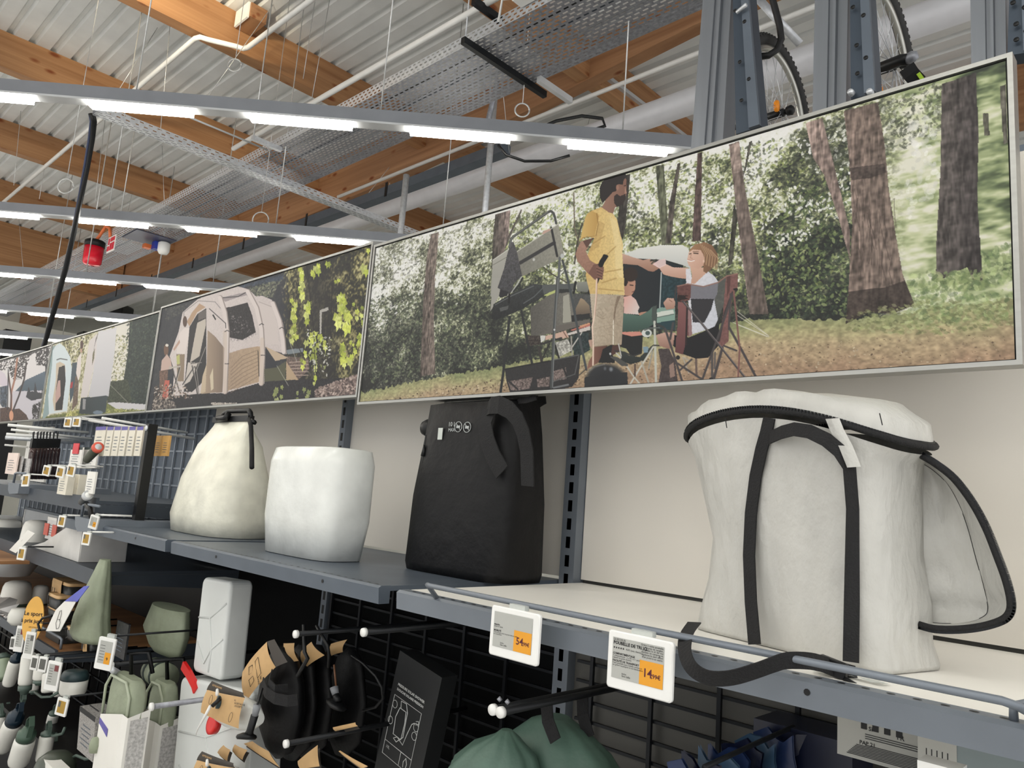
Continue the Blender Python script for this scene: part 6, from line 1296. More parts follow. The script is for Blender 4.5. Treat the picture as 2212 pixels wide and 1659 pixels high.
for k in range(12):
    v = 0.36+0.05*k if k < 3 else 0.62+0.035*(k-3); x0 = 0.22-0.012*k if k > 3 else 0.25; ln.obox(f((x0+0.86)/2, v), ax, uy, uz, 0.19*(0.86-x0)/2, 0.0003, 0.0006)
ln.build('small_print', M_ink, t)
t, f, ax = carton('blue-grey carton with a barcode at the lower right corner', 1982, 1577, 1.36, 0.21, 0.14, 0.16, 1, M_boxb)
ln = MB()
for k in range(24): ln.obox(f(0.42+0.009*k, 0.42), ax, uy, uz, 0.0004+0.0004*(k*7 % 3 == 0), 0.0003, 0.012)
ln.build('barcode', M_ink, t)
ln = MB()
for k in range(5): ln.obox(f(0.06+0.035*k, 0.45), ax, uy, uz, 0.0008, 0.0003, 0.04)
ln.build('small_print', M_ink, t)
MB().obox(f(0.13, 0.5), ax, uy, uz, 0.027, 0.0002, 0.07).build('pale_panel', M_boxg, t)
for k, (px, py, lab) in enumerate([(1765, 1625, 'left flat carton with oval prints at the bottom edge'), (1885, 1640, 'right flat carton with oval prints at the bottom edge')]):
    t = thing('carton_box', lab, 'box', at(px+40, py, y=1.4)-np.array([0, 0, 0.06]), 'flat cartons with oval prints')
    a = at(px, py-5, y=1.28); a[2] = 1.145; w = 0.105
    MB().box((a[0], 1.30, a[2]-0.05), (a[0]+w, 1.52, a[2])).build('carton', M_boxg, t)
    for q in range(2): MB().lathe([(0.001, 0.0004), (0.02, 0.0004), (0.02, 0)], (a[0]+0.05+0.012*q, 1.40+0.05*q, a[2]+0.0002), n=20, sx=1.1, sy=0.75).build('oval_print', M_dgrey, t)
p = at(2035, 1657, y=1.2)
tag(MB().obox(p, ux, uy, uz, 0.025, 0.02, 0.006, 0).build('white_clip', M_white), 'white clip at the bottom edge in front of the cartons', 'clip')
# ================================================================== display above: bicycle racks
M_post = mat('rack_post_aluminium', (122, 126, 132), 0.38, 0.5, 0.03, 5, stretch=(6, 6, 0.3))
M_slate2 = mat('slate_rack_plate', (62, 72, 84), 0.4, 0.4, 0.03, 6)
M_rub = mat('tyre_rubber', (36, 36, 36), 0.7, 0, 0.1, 40); M_rim = mat('rim_alloy', (178, 178, 172), 0.28, 0.8, 0.05, 10); M_amber = mat('amber_reflector', (255, 150, 20), 0.25)
YP = 1.95
def rack_post(label, quad, blade, y=YP):
    """quad = four photo corners of the box profile (tl, tr, br, bl) on the plane y; blade = corners of the slanted plate"""
    q = [at(*p, y=y) for p in quad]; t = thing('rack_post', label, 'post', (q[2][0], y, 2.35), 'grey posts of the bicycle rack')
    up_ = lambda a, b, z: a+(b-a)*(z-a[2])/(b[2]-a[2])
    zt, zb = 4.4, 2.3
    L0, L1 = up_(q[0], q[3], zt), up_(q[0], q[3], zb); R0, R1 = up_(q[1], q[2], zt), up_(q[1], q[2], zb)
    prof = [(0, 0), (0.42, 0), (0.44, 0.006), (0.55, 0.006), (0.57, -0.004), (0.66, -0.004), (0.68, 0.008), (0.9, 0.008), (0.92, -0.002), (1.0, -0.002), (1.0, 0.07), (0, 0.07)]
    MB().loft([[b0+(b1-b0)*u+uy*v for u, v in prof] for b0, b1 in ((L0, R0), (L1, R1))], smooth=False).build('post_profile', M_post, t)
    if blade:
        b = [at(*p, y=y-0.03) for p in blade]; b[0] = b[0]+(b[0]-b[3])*0.8; b[1] = b[1]+(b[1]-b[2])*0.8; th = np.array([0.0, 0.006, 0])
        MB().prism(b, (0, 0.05, 0)).build('slanted_plate', M_slate2, t)
        e0, e1 = b[1], b[2]; k = MB()
        w = (b[1]-b[0]); 
        s0 = b[1]-w*0.42; s1 = b[2]-(b[2]-b[3])*0.42
        MB().prism([s0, b[1], b[2], s1], (0, -0.012, 0)).build('folded_edge', M_dgrey, t)
        for f_, g_ in ((0.35, 0.72), (0.35, 0.88), (0.22, 0.5), (0.7, 0.55), (0.7, 0.2), (0.72, 0.8)):
            lft = b[0]+(b[3]-b[0])*g_; rgt = b[1]+(b[2]-b[1])*g_; c = lft+(rgt-lft)*f_
            MB().lathe([(0.0005, -0.0135), (0.006, -0.0135), (0.006, -0.012)], c, axis=(0, 1, 0), n=10).build('bolt_hole', M_black, t)
    return t
t = rack_post('leftmost grey rack post with a slanted slate plate, above the prints', [(1518, 0), (1580, 0), (1562, 305), (1492, 325)], [(1583, 0), (1620, 0), (1644, 272), (1590, 290)])
for (px, py) in ((1592, 27),):
    c = at(px, py, y=YP-0.05); MB().tube([c, c+np.array([0.035, -0.01, 0.005])], 0.006, 8).build('bolt', M_galvl, t)
t = rack_post('middle grey rack post between the two wheels', [(1760, 0), (1832, 0), (1828, 225), (1755, 247)], [(1836, 0), (1880, 0), (1893, 200), (1838, 214)])
for (px, py) in ((1839, 201), (1880, 200)):
    c = at(px, py, y=YP-0.045); MB().lathe([(0.0005, -0.012), (0.008, -0.01), (0.009, 0), (0.009, 0.004)], c, axis=(0, 1, 0), n=8).build('bolt', M_galvl, t)
t = rack_post('rightmost grey rack post at the top right corner', [(2096, 0), (2172, 0), (2174, 118), (2098, 142)], [(2180, 0), (2230, 0), (2240, 110), (2176, 120)])
tag(MB().box((-1.5, YP+0.04, 2.46), (0.4, YP+0.12, 2.52)).build('rack_rail', M_dgrey), 'grey rail carrying the rack posts behind the large print', 'rail')
tag(MB().box((-1.46, YW+0.021, 0), (0.5, YP-0.03, 2.45)).build('shelving_core', M_board), 'tall core of the shelving behind the cream boards', 'board')
def wheel(label, c, R, hubx, group='bicycle wheels on the rack'):
    """bicycle wheel standing in the plane across the wall; axle along x"""
    c = np.array(c, float); t = thing('bicycle_wheel', label, 'wheel', c-uz*R, group); N = 72
    def circ(r, x=0, n=N): return [c+np.array([x, r*math.cos(a), r*math.sin(a)]) for a in np.linspace(0, 2*PI, n+1)[:-1]]
    ty = MB().tube(circ(R-0.026), 0.0245, 12, closed=True).build('tyre', M_rub, t)
    k = MB()
    for i in range(N):
        a = 2*PI*i/N
        for x, rr in ((-0.018, R-0.012), (0.018, R-0.012), (-0.006, R-0.003), (0.008, R-0.003)):
            a2 = a+(0.04 if x > 0 else 0); er = np.array([0, math.cos(a2), math.sin(a2)]); et = np.array([0, -math.sin(a2), math.cos(a2)])
            k.obox(c+ux*x+er*rr, ux, et, er, 0.005, 0.006, 0.005)
    k.build('tread', M_rub, ty)
    rings = [[c+np.array([x, r*math.cos(a), r*math.sin(a)]) for x, r in ((-0.011, R-0.045), (-0.013, R-0.06), (-0.006, R-0.072), (0.006, R-0.072), (0.013, R-0.06), (0.011, R-0.045))] for a in np.linspace(0, 2*PI, N+1)]
    MB().loft(rings, False, False).build('rim', M_rim, t)
    s = MB()
    for i in range(32):
        a = 2*PI*i/32; side = 1 if i % 2 else -1; a2 = a+(0.5 if (i//2) % 2 else -0.5)
        s.tube([c+np.array([side*0.03, 0.022*math.cos(a2), 0.022*math.sin(a2)]), c+np.array([0, (R-0.068)*math.cos(a), (R-0.068)*math.sin(a)])], 0.0016, 4)
    s.build('spokes', M_galvl, t)
    MB().tube([c-ux*0.035, c+ux*0.035], 0.018, 16).build('hub', M_blackm, t)
    MB().tube([c-ux*hubx, c+ux*0.07], 0.012, 12).build('axle', M_black, t)
    MB().lathe([(0.001, 0), (0.02, 0), (0.022, 0.02), (0.012, 0.03), (0.001, 0.032)], c+ux*0.05, axis=(1, 0, 0), n=14).build('brake_unit', M_black, t)
    return t
def along_f(px, py, f):
    d = RW @ np.array([px-1106.0, py-829.5, FPX]); return CAM+d*(f/FPX)
c1_ = along_f(1676, 248, 3.25); t = wheel('bicycle wheel with an amber reflector between the left and middle posts', c1_, 0.34, 0.25)
r = along_f(1678, 229, 3.2); MB().lathe([(0.001, -0.01), (0.015, -0.008), (0.017, 0), (0.015, 0.008), (0.001, 0.01)], r, axis=(1, 0, 0), n=12, sx=1, sy=1.6).build('reflector', M_amber, t)
c2_ = along_f(1912, 148, 2.75); t = wheel('bicycle wheel between the middle and right posts', c2_, 0.335, 0.16)
r = along_f(1900, 198, 2.7); MB().lathe([(0.001, -0.01), (0.016, -0.008), (0.018, 0), (0.016, 0.008), (0.001, 0.01)], r, axis=(1, 0, 0), n=12, sx=1, sy=1.6).build('reflector', M_amber, t)
b0 = along_f(1963, 128, 2.62)
MB().tube([along_f(1895, 150, 2.7), along_f(1945, 130, 2.65), b0], 0.02, 12).build('black_arm', M_black, t)
MB().lathe([(0.001, -0.02), (0.018, -0.018), (0.02, 0.01), (0.012, 0.025)], along_f(1966, 125, 2.62), axis=(1, 0, 0.2), n=14).build('skewer_nut', M_galv, t)
MB().ribbon([along_f(1958, 145, 2.6), along_f(1968, 160, 2.6), along_f(1985, 178, 2.6)], (1, 0, 0.6), 0.05, 0.02).build('fork_leg', M_black, t)
MB().ribbon([along_f(1983, 158, 2.58), along_f(1993, 172, 2.58)], (1, 0, 0.6), 0.012, 0.01).build('green_decal', mat('lime_decal', (176, 214, 60), 0.4), t)
# hook holding the first wheel
hp = [along_f(x, y, 3.18) for x, y in ((1640, -330), (1655, -120), (1664, -20), (1672, 10), (1684, 55), (1688, 85), (1678, 108), (1660, 120), (1642, 122))]
tag(MB().tube(hp, 0.014, 10).build('wheel_hook', M_black), 'black hook holding up the wheel between the left and middle posts', 'hook')
# bracket braces near the posts
for (a, b, m, lab) in (((1636, -5), (1728, 95), M_galvl, 'pale sloping brace behind the left wheel'), ((1530, 5), (1560, -10), M_dgrey, 'short dark brace at the top of the left post')):
    p, q = along_f(*a, 4.2), along_f(*b, 4.2); tag(MB().tube([p, q], 0.03, 4).build('brace', m), lab, 'brace')
p = along_f(1700, 60, 5.0)
# ================================================================== goods shelves at the left
M_dark = mat('dark_shelf_metal', (66, 73, 82), 0.45, 0.25, 0.03, 8)
M_oak = wood_mat('oak_shelf', (120, 84, 54), (164, 120, 80), along='y', knots=False)
M_bw = mat('white_bottle', (222, 221, 214), 0.35, 0, 0.01, 10); M_navy = mat('navy_plastic', (24, 42, 56), 0.35); M_gcap = mat('grey_green_plastic', (84, 100, 92), 0.4)
M_bamboo = mat('bamboo_lid', (214, 176, 126), 0.45, 0, 0.04, 12, stretch=(1, 6, 1)); M_cont = mat('charcoal_container', (50, 52, 52), 0.4)
YF = 1.15; XR = -3.765
g = thing('mesh_wall', 'slate mesh wall with pale grid lines behind the white hooks', 'grid', (-5.3, YW, 1.3))
MB().box((-7.6, YW, 0.03), (-4.06, YW+0.02, 2.3)).build('backing', mat('slate_backing', (96, 106, 118), 0.5), g)
m = MB()
for x in np.arange(-7.5, -4.07, 0.125): m.box((x-0.006, YW-0.014, 0.3), (x+0.006, YW-0.006, 2.25))
for z in np.arange(0.35, 2.25, 0.10): m.box((-7.55, YW-0.006, z-0.005), (-4.07, YW-0.0005, z+0.005))
m.build('grid_wires', mat('pale_grid_wire', (150, 158, 168), 0.4, 0.4), g)
wx = at(108, 960, y=YW-0.03)[0]
tag(MB().box((-7.55, YW-0.03, 1.48), (wx, YW-0.0145, 1.93)).build('back_board', M_card), 'white back panel behind the long white hooks at the left edge', 'board')
p = at(324, 916, y=1.3)
t = thing('slotted_upright', 'short black post with a bolt, end of the white hook row', 'post', (p[0], 1.3, 1.4))
MB().box((p[0]-0.016, 1.29, 1.38), (p[0]+0.016, 1.33, p[2])).build('post', M_black, t); MB().lathe([(0.001, -0.006), (0.012, -0.005), (0.013, 0)], (p[0], 1.29, p[2]-0.02), axis=(0, 1, 0), n=10).build('bolt', M_galvl, t)
def gshelf(label, x0, x1, z, y0, mp, lip=0.05, lipup=0.0):
    t = thing('metal_shelf', label, 'shelf', ((x0+x1)/2, 1.5, z))
    MB().box((x0, y0+0.012, z-0.015), (x1, YW-0.056, z)).build('shelf_plate', mp, t)
    MB().box((x0, y0, z-lip), (x1, y0+0.012, z+lipup)).build('front_edge', M_dark, t)
    MB().prism([(x1, y0+0.012, z-0.016), (x1, YW-0.056, z-0.016), (x1, YW-0.056, z-0.09), (x1, y0+0.012, z-0.05)], (-0.004, 0, 0)).build('side_bracket', M_dark, t)
    return t
gshelf('upper dark goods shelf at the left, under the hanging dark packs', -7.4, -3.55, 1.475, YF, M_dark, 0.05, 0.012)
gshelf('middle dark goods shelf at the left, under the white round lamp', -7.4, -3.45, 1.185, YF, M_dark, 0.055, 0.01)
gshelf('lower goods shelf with an oak top, under the bamboo-lidded boxes', -7.4, XR, 0.81, YF, M_oak, 0.04, 0.003)
tag(MB().box((-7.4, 1.0, 1.12), (-4.35, YF-0.001, 1.135)).build('oak_board', M_oak), 'oak board along the middle shelf at the left edge', 'board')
tag(MB().box((-7.5, YW-0.05, 0.03), (-3.8, YW-0.016, 1.17)).build('back_board', M_black), 'black back board behind the lower goods shelves', 'board')
tag(MB().box((-7.5, 1.17, 0.0), (-3.5, 1.79, 0.42)).build('plinth', M_black), 'tall black plinth under the lower goods shelves at the left', 'base')
tag(MB().box((-7.5, 0.7, 0.0), (-3.2, 1.165, 0.05)).build('plinth', M_black), 'low black plinth under the hanging bottles at the left', 'base')
# rails on the shelves
a = at(85, 1377, y=YF+0.03); b = at(117, 1393, y=YF+0.03)
tag(MB().tube([(-5.6, YF+0.03, 0.855), (XR-0.06, YF+0.03, 0.855), (XR-0.035, YF+0.03, 0.852), (XR-0.03, YF+0.03, 0.812)], 0.006, 8).build('shelf_rail', M_slate), 'small rail on the front of the oak-topped shelf', 'rail')
for (x0, y0, x1, y1, lab, Y) in ((18, 1042, 70, 1048, 'grey tray end with a rail above the upper goods shelf', 1.1), (162, 1115, 215, 1120, 'grey tray end with a rail above the middle goods shelf', 1.1)):
    a = at(x0, y0, y=Y); b = at(x1+70, y1, x=a[0]); t = thing('shelf_tray', lab, 'tray', a)
    MB().prism([(a[0], a[1], a[2]), (a[0]+0.22, a[1], a[2]), (a[0]+0.22, a[1], a[2]-0.05), (a[0]+0.06, a[1], a[2]-0.06), (a[0]+0.02, a[1], a[2]-0.04)], (0, 0.45, 0)).build('tray', M_slate, t)
    MB().tube([(a[0]+0.02, a[1]+0.02, a[2]), (a[0]+0.02, a[1]+0.02, a[2]+0.05), (a[0]+0.06, a[1]+0.02, a[2]+0.055), (a[0]+0.22, a[1]+0.02, a[2]+0.055)], 0.006, 8).build('rail', M_slate, t)

# ---------------- white double hooks pointing to the aisle
def rod(l, r, label, rad=0.006, y1=YW-0.03, m=M_white, name='display_hook', cat='hook', group='long white display hooks'):
    b = at(*r, y=y1); a = at(*l, x=b[0]); return tag(MB().tube([a, b], rad, 8).build(name, m), label, cat, group)
W_ = ['topmost of the four long white hooks at the left edge', 'second of the four long white hooks at the left edge', 'third of the long white hooks, carrying the dark packs', 'lowest of the four long white hooks at the left edge']
rod((17, 918), (192, 935), W_[0], 0.010); rod((24, 928), (198, 948), W_[1], 0.008); rod((14, 938), (196, 950), W_[2], 0.010); rod((12, 945), (182, 957), W_[3], 0.014, m=M_galvl)
rod((10, 961), (60, 966), 'short white hook above the clear blister packs', 0.008); rod((192, 907), (420, 948), 'white hook from the top, passing the black post', 0.008); rod((220, 903), (405, 935), 'upper white hook passing above the black post', 0.007)
rod((103, 1004), (215, 1012), 'white hook carrying small price tags above the shelf', 0.007); rod((160, 1003), (215, 1007), 'white hook behind the rightmost small price tag', 0.006)
# dark slender packs with black hooks
M_pk = mat('dark_brown_film', (62, 46, 46), 0.15, 0, 0.3, 22, stretch=(12, 12, 0.6)); pk0 = None
names = ['leftmost', 'second', 'third', 'fourth', 'fifth', 'sixth', 'seventh', 'rightmost']
xh = [72, 81, 88, 94, 101, 108, 116, 124]
for k, x in enumerate(xh):
    Y = 1.32+0.035*k; tp = at(x, 968, y=Y); bt = at(x-9, 1035, y=Y); h0 = at(x, 934, y=Y)
    t = thing('hanging_pack', '%s slender dark pack hanging by a black hook at the left' % names[k], 'pack', bt, 'slender dark packs on the white hooks')
    MB().loft([[p+np.array([w*math.cos(a), 0.02*math.sin(a), 0]) for a in np.linspace(0, 2*PI, 11)[:-1]] for p, w in ((tp, 0.014), (tp*0.8+bt*0.2, 0.026), (tp*0.3+bt*0.7, 0.028), (bt, 0.022))]).build('pack', M_pk, t)
    MB().tube([tp, h0+np.array([0, 0, -0.01]), h0, h0+np.array([0.02, 0, 0.004]), h0+np.array([0.02, 0, -0.05])], 0.0035, 6).build('hook', M_black, t)
    MB().obox((tp*0.7+h0*0.3), ux, uy, uz, 0.022, 0.012, 0.03).build('black_header', M_black, t)
# clear blister packs, white cards, kraft packs
def card(px0, py0, px1, py1, Y, label, m=M_card, name='card_pack', cat='pack', group=None, top=None, lean=0, th=0.008, extra=None):
    a = at(px0, py1, y=Y); b = at(px1, py1, y=Y); c = at((px0+px1)/2, py0, y=Y); h = c[2]-(a[2]+b[2])/2; w = b[0]-a[0]
    t = thing(name, label, cat, ((a[0]+b[0])/2, Y, min(a[2], b[2])), group); o = np.array([a[0], Y, (a[2]+b[2])/2])
    MB().prism([o, o+ux*w, o+ux*(w+lean)+uz*h, o+ux*lean+uz*h], (0, th, 0)).build('card', m, t)
    if top:
        MB().prism([o+ux*lean+uz*h*0.88-uy*0.001, o+ux*(w+lean)+uz*h*0.88-uy*0.001, o+ux*(w+lean)+uz*h-uy*0.001, o+ux*lean+uz*h-uy*0.001], (0, 0.0008, 0)).build('header_band', top, t)
    ln = MB()
    for k in range(5): ln.obox(o+ux*w*0.45+uz*h*(0.2+0.11*k)-uy*0.0006+ux*lean*0.4, ux, uy, uz, w*(0.3 if k % 2 else 0.22), 0.0003, h*0.012)
    ln.build('small_print', M_dgrey, t)
    return t
purple = mat('violet_band', (92, 84, 160), 0.5); grey_p = mat('speckled_leaflet', (186, 184, 182), 0.5, 0, 0.15, 120)
xs_ = [198, 223, 239, 254, 271, 288]
for k, x in enumerate(xs_): card(x, 922, x+(22 if k == 0 else 13), 985, 1.30+0.012*(5-k), ['leftmost white card pack with a violet top', 'second white card pack with a violet top', 'third white card pack with a violet top', 'fourth white card pack with a violet top', 'fifth white card pack with a violet top', 'rightmost white card pack, left of the black post'][k], mat('ivory_card', (226, 220, 204), 0.5), group='white card packs with violet tops', top=purple)
for k, x in enumerate((316, 331, 347)): card(x, 941, x+14, 985, 1.36, ['leftmost', 'middle', 'rightmost'][k]+' ochre pack right of the black post', mat('ochre_card', (196, 152, 88), 0.6), group='ochre packs right of the black post')
for k, (x, y) in enumerate(((10, 978), (20, 985), (37, 990))): card(x, y, x+22, y+46-k*4, 1.18+0.02*k, ['pink-white blister pack at the left edge', 'speckled blister pack second from the left edge', 'speckled blister pack left of the dark packs'][k], [mat('pinkish_card', (232, 214, 204), 0.5), grey_p, grey_p][k], group='blister packs at the left edge')
card(147, 966, 172, 1010, 1.3, 'grey card with a red square on a dark green header', M_card, top=mat('dark_green_card', (40, 58, 56), 0.5)); p = at(164, 969, y=1.295); tag(MB().obox(p, ux, uy, uz, 0.045, 0.002, 0.028).build('red_label', mat('red_label', (216, 60, 70), 0.5)), 'small red label on the dark green header', 'label')
card(176, 966, 205, 1010, 1.33, 'white card with a dark green header beside the torch', M_card, top=mat('dark_green_card', (40, 58, 56), 0.5))
for k in range(4): card(122+k*11, 1024, 133+k*11+8*(k == 0), 1068, 1.12+0.015*k, ['white box front in the group hanging over the shelf edge', 'second white box in the group over the shelf edge', 'third white box in the group over the shelf edge', 'rightmost white box in the group over the shelf edge'][k], mat('ivory_card', (226, 220, 204), 0.5), group='small white boxes over the shelf edge', th=0.03)
card(182, 1018, 200, 1066, 1.12, 'narrow white blister card beside the grey head torch', M_card)
card(10, 1052, 12, 1053, 1.4, 'thin pale strip lying at the left edge of the upper goods shelf', M_card)
# torches
def torch(label, p0, p1, Y, w, mb, ml, mring):
    a, b = at(*p0, y=Y), at(*p1, y=Y); t = thing('torch', label, 'torch', b)
    MB().tube([a, a*0.7+b*0.3, b], [w, w*0.95, w*0.8], 14).build('body', mb, t)
    MB().lathe([(w*0.6, -0.004), (w*1.08, -0.006), (w*1.12, 0.012), (w, 0.014)], a, axis=(b-a), n=16).build('head_ring', mring, t)
    MB().lathe([(0.0005, -0.008), (w*0.6, -0.006), (w*0.85, 0.0)], a, axis=(b-a), n=16).build('lens', ml, t); return t
torch('olive torch with an orange ring pointing up right', (212, 966), (188, 993), 1.15, 0.022, mat('olive_plastic', (66, 72, 58), 0.5), M_lgrey, mat('orange_ring', (216, 92, 70), 0.4))
torch('grey torch with a white lens hanging below the upper shelf', (190, 1070), (177, 1085), 1.12, 0.020, mat('charcoal_plastic', (70, 74, 78), 0.4), M_white, M_lgrey)
tag(MB().tube([at(188, 1090, y=1.12), at(195, 1100, y=1.12), at(197, 1120, y=1.12)], [0.012, 0.011, 0.008], 10).build('torch_clip', M_black), 'black clip hanging under the grey torch', 'clip')

# ---------------- small price tags (housing, screen, coloured field)
M_ochre = mat('ochre_tag_screen', (176, 140, 60), 0.4); M_dscr = mat('dark_tag_screen', (96, 96, 92), 0.4); M_redb = mat('dark_red_field', (120, 62, 64), 0.5)
def stag(px, py, wpx, hpx, Y, label, kind='o', lean=0.0):
    """small tag: centre and size in the photo; faces the viewer obliquely like the others"""
    c = at(px, py, y=Y); f = float(np.dot(c-CAM, RW[:, 2])); h = hpx*f/FPX; ax = _n((0.80, 0.60, 0)); w = wpx*f/FPX
    az = _n((lean, 0, 1)); ax = _n(ax-az*(ax @ az))
    ll = c-ax*w/2-az*h/2
    t, P, rect, nrm, az, ax = price_tag(ll, ax, w, h, label, tiltz=az, group='small electronic price tags')
    if nrm[1] > 0: pass
    if kind == 'o': rect(0.17, 0.17, 0.83, 0.86, M_ochre, 'screen'); rect(0.2, 0.5, 0.4, 0.82, M_dscr, 'grey_field', 0.0004)
    elif kind == 'b': rect(0.14, 0.2, 0.86, 0.9, M_scr, 'screen'); rect(0.55, 0.68, 0.84, 0.88, M_redb if 'red' in label else M_dscr, 'dark_field', 0.0004)
    elif kind == 'y': rect(0.14, 0.2, 0.86, 0.9, M_scr, 'screen'); rect(0.52, 0.2, 0.86, 0.56, M_orange, 'orange_field', 0.0004)
    elif kind == 'g': rect(0.16, 0.18, 0.84, 0.86, M_dscr, 'screen')
    if kind in 'by':
        ln = MB()
        for k in range(6):
            for (u0, u1) in ((0.2, 0.48),): ln.quad(P(u0, 0.30+0.09*k, 0.0006), P(u1, 0.30+0.09*k, 0.0006), P(u1, 0.312+0.09*k, 0.0006), P(u0, 0.312+0.09*k, 0.0006))
        ln.build('small_print', M_ink, t, fix=False)
        if kind == 'y': text_mb('9', h*0.13, M_ink, t, P(0.63, 0.32, 0.0008), ax, az, bold=0.0003)
    if kind != 'n':
        ap = P(0.6, 1.05, -0.012); MB().tube([ap, (ap[0], min(ap[1]+(0.12 if ap[2] > 1.1 else 0.40), YW-0.057), ap[2])], 0.004, 6).build('holder_arm', M_white if ap[2] > 1.3 else M_blackm, t)
    MB().obox(P(0.6, 1.05, -0.012), ax, nrm, az, w*0.22, 0.006, h*0.06).build('clear_clip', M_clear, t)
    return t
stag(147, 913, 17, 20, 1.2, 'small tag with an ochre screen hanging just under the prints, left one'); stag(166, 912, 18, 20, 1.2, 'small tag with an ochre screen hanging just under the prints, right one')
stag(56, 1038, 17, 26, 1.08, 'small white tag with an ochre screen on the grey tray end', lean=-0.1); stag(101, 1017, 17, 22, 1.1, 'leftmost of three small tags below the dark packs', lean=0.2); stag(131, 1020, 19, 24, 1.1, 'middle of three small tags below the dark packs', lean=0.15); stag(154, 1017, 19, 25, 1.1, 'rightmost of three small tags below the dark packs', lean=0.15)
stag(134, 1126, 17, 24, 1.08, 'small ochre tag above the white sloping carton', lean=0.1); stag(187, 1164, 19, 27, 1.05, 'small ochre tag right of the white sloping carton', lean=0.08); stag(47, 1196, 18, 27, 1.05, 'small ochre tag on the middle shelf edge', lean=0.05)
stag(43, 1380, 21, 54, 1.08, 'tall price tag with a dark red field beside the yellow oval sign', 'b', 0.03); stag(64, 1394, 23, 56, 1.06, 'tall price tag with a grey field under the yellow oval sign', 'b', 0.03); stag(28, 1389, 11, 26, 1.12, 'small tag half hidden behind the tall price tags', 'g')
stag(75, 1432, 17, 30, 1.05, 'left of two small grey tags under the lower shelf', 'g', 0.1); stag(93, 1435, 20, 32, 1.05, 'right of two small grey tags under the lower shelf', 'g', 0.1); stag(115, 1460, 32, 62, 1.03, 'large price tag with a dark red field in front of the white jar', 'b', 0.1)
stag(228, 1412, 40, 68, 1.02, 'price tag with an orange field hanging right of the oak shelf', 'y', 0.12); stag(134, 1527, 26, 38, 1.03, 'small price tag with an orange field among the hanging bottles', 'o', 0.2); stag(203, 1128, 20, 30, 1.0, 'large price tag cut off beside the grey tray end', 'y', 0.3)

# ---------------- middle shelf: lamp, mirror panel, sloping carton
def lamp(label, px, py, Y, wpx, hpx, dark=False):
    c = at(px, py, y=Y); f = float(np.dot(c-CAM, RW[:, 2])); w = wpx*f/FPX/2; h = hpx*f/FPX
    t = thing('camping_lantern', label, 'lantern', c, 'white camping lanterns')
    MB().lathe([(0.001, h), (w*0.55, h*0.985), (w*0.82, h*0.9), (w*0.93, h*0.72), (w, h*0.3), (w*1.02, h*0.05), (w, 0)], c, n=28).build('white_shade', mat('lantern_white', (236, 234, 226), 0.4), t)
    MB().lathe([(w*1.0, 0), (w*1.02, -0.008), (w*1.0, -0.03), (w*0.9, -0.034), (0.001, -0.034)], c, n=28).build('base', M_gcap if not dark else M_black, t); return t
lamp('white egg-shaped lantern in front of the mirror panel', 74, 1172, 1.3, 56, 48); lamp('large white lantern standing at the left end of the lower shelf', 32, 1302, 1.3, 58, 46); lamp('white lantern standing behind the yellow oval sign', 84, 1303, 1.42, 34, 38)
lamp('grey-blue dome lantern in the shade at the left edge', 12, 1152, 1.42, 60, 30)
a = at(38, 1200, y=1.5); b = at(150, 1200, y=1.5); zt = at(90, 1106, y=1.5)[2]
t = thing('mirror_panel', 'pale display panel with a dark frame behind the egg-shaped lantern', 'panel', ((a[0]+b[0])/2, 1.5, 1.186)); MB().box((a[0], 1.5, 1.19), (b[0]+0.3, 1.512, zt)).build('panel', M_lgrey, t); MB().box((a[0]-0.01, 1.497, zt-0.004), (b[0]+0.3, 1.515, zt+0.012)).build('frame', M_dgrey, t); MB().box((a[0]-0.012, 1.497, 1.188), (a[0]+0.008, 1.515, zt)).build('frame', M_card, t)
q = [at(x, y, y=1.2) for x, y in ((64, 1194), (172, 1194), (180, 1133), (160, 1128), (96, 1171), (66, 1180))]
t = thing('display_carton', 'open white carton with a sloping side on the middle shelf', 'box', (q[0][0], 1.3, 1.19)); zb = 1.187; pr = [np.array([p[0], 1.2, max(zb, p[2])]) for p in q]; pr[0][2] = pr[1][2] = zb
MB().prism(pr, (0, 0.004, 0)).build('side_wall', mat('off_white_carton', (216, 214, 210), 0.55), t); MB().prism(pr, (0, 0.004, 0)); MB().prism([p+np.array([0, 0.2, 0]) for p in pr], (0, 0.004, 0)).build('side_wall', mat('off_white_carton', (216, 214, 210), 0.55), t); MB().box((pr[0][0], 1.204, zb), (pr[1][0], 1.4, zb+0.004)).build('base', M_card, t)
MB().box((pr[1][0]-0.004, 1.204, zb+0.004), (pr[1][0], 1.4, pr[2][2]-0.02)).build('end_wall', mat('off_white_carton', (216, 214, 210), 0.55), t)
for k, (x, y) in enumerate(((96, 1116), (112, 1118), (128, 1122))): card(x, y, x+20, 1165, 1.24+0.03*k, ['clear pack with red print standing in the carton, left', 'clear pack with red print standing in the carton, middle', 'clear pack standing in the carton, right'][k], mat('clear_pack', (216, 214, 212), 0.3), group='clear packs in the white carton', top=M_card); 
for k, (x, y) in enumerate(((100, 1143), (117, 1147))):
    p = at(x, y, y=1.236); tag(MB().obox(p, ux, uy, uz, 0.035, 0.002, 0.03).build('red_print', mat('red_print', (206, 96, 80), 0.5)), 'red print patch on the %s clear pack' % ('left' if k == 0 else 'middle'), 'label')
q = [at(x, y, y=1.08) for x, y in ((20, 1188), (60, 1145), (75, 1152), (34, 1195))]
t = thing('leaflet', 'white leaflet leaning diagonally by the egg-shaped lantern', 'leaflet', q[3]); MB().prism(q, (0, 0.002, 0)).build('paper', M_card, t); mid_ = (q[0]+q[2])/2; text_mb('- 20 %', 0.012, M_ink, t, mid_-uy*0.003, _n(q[1]-q[0]), _n(q[1]-q[2]))
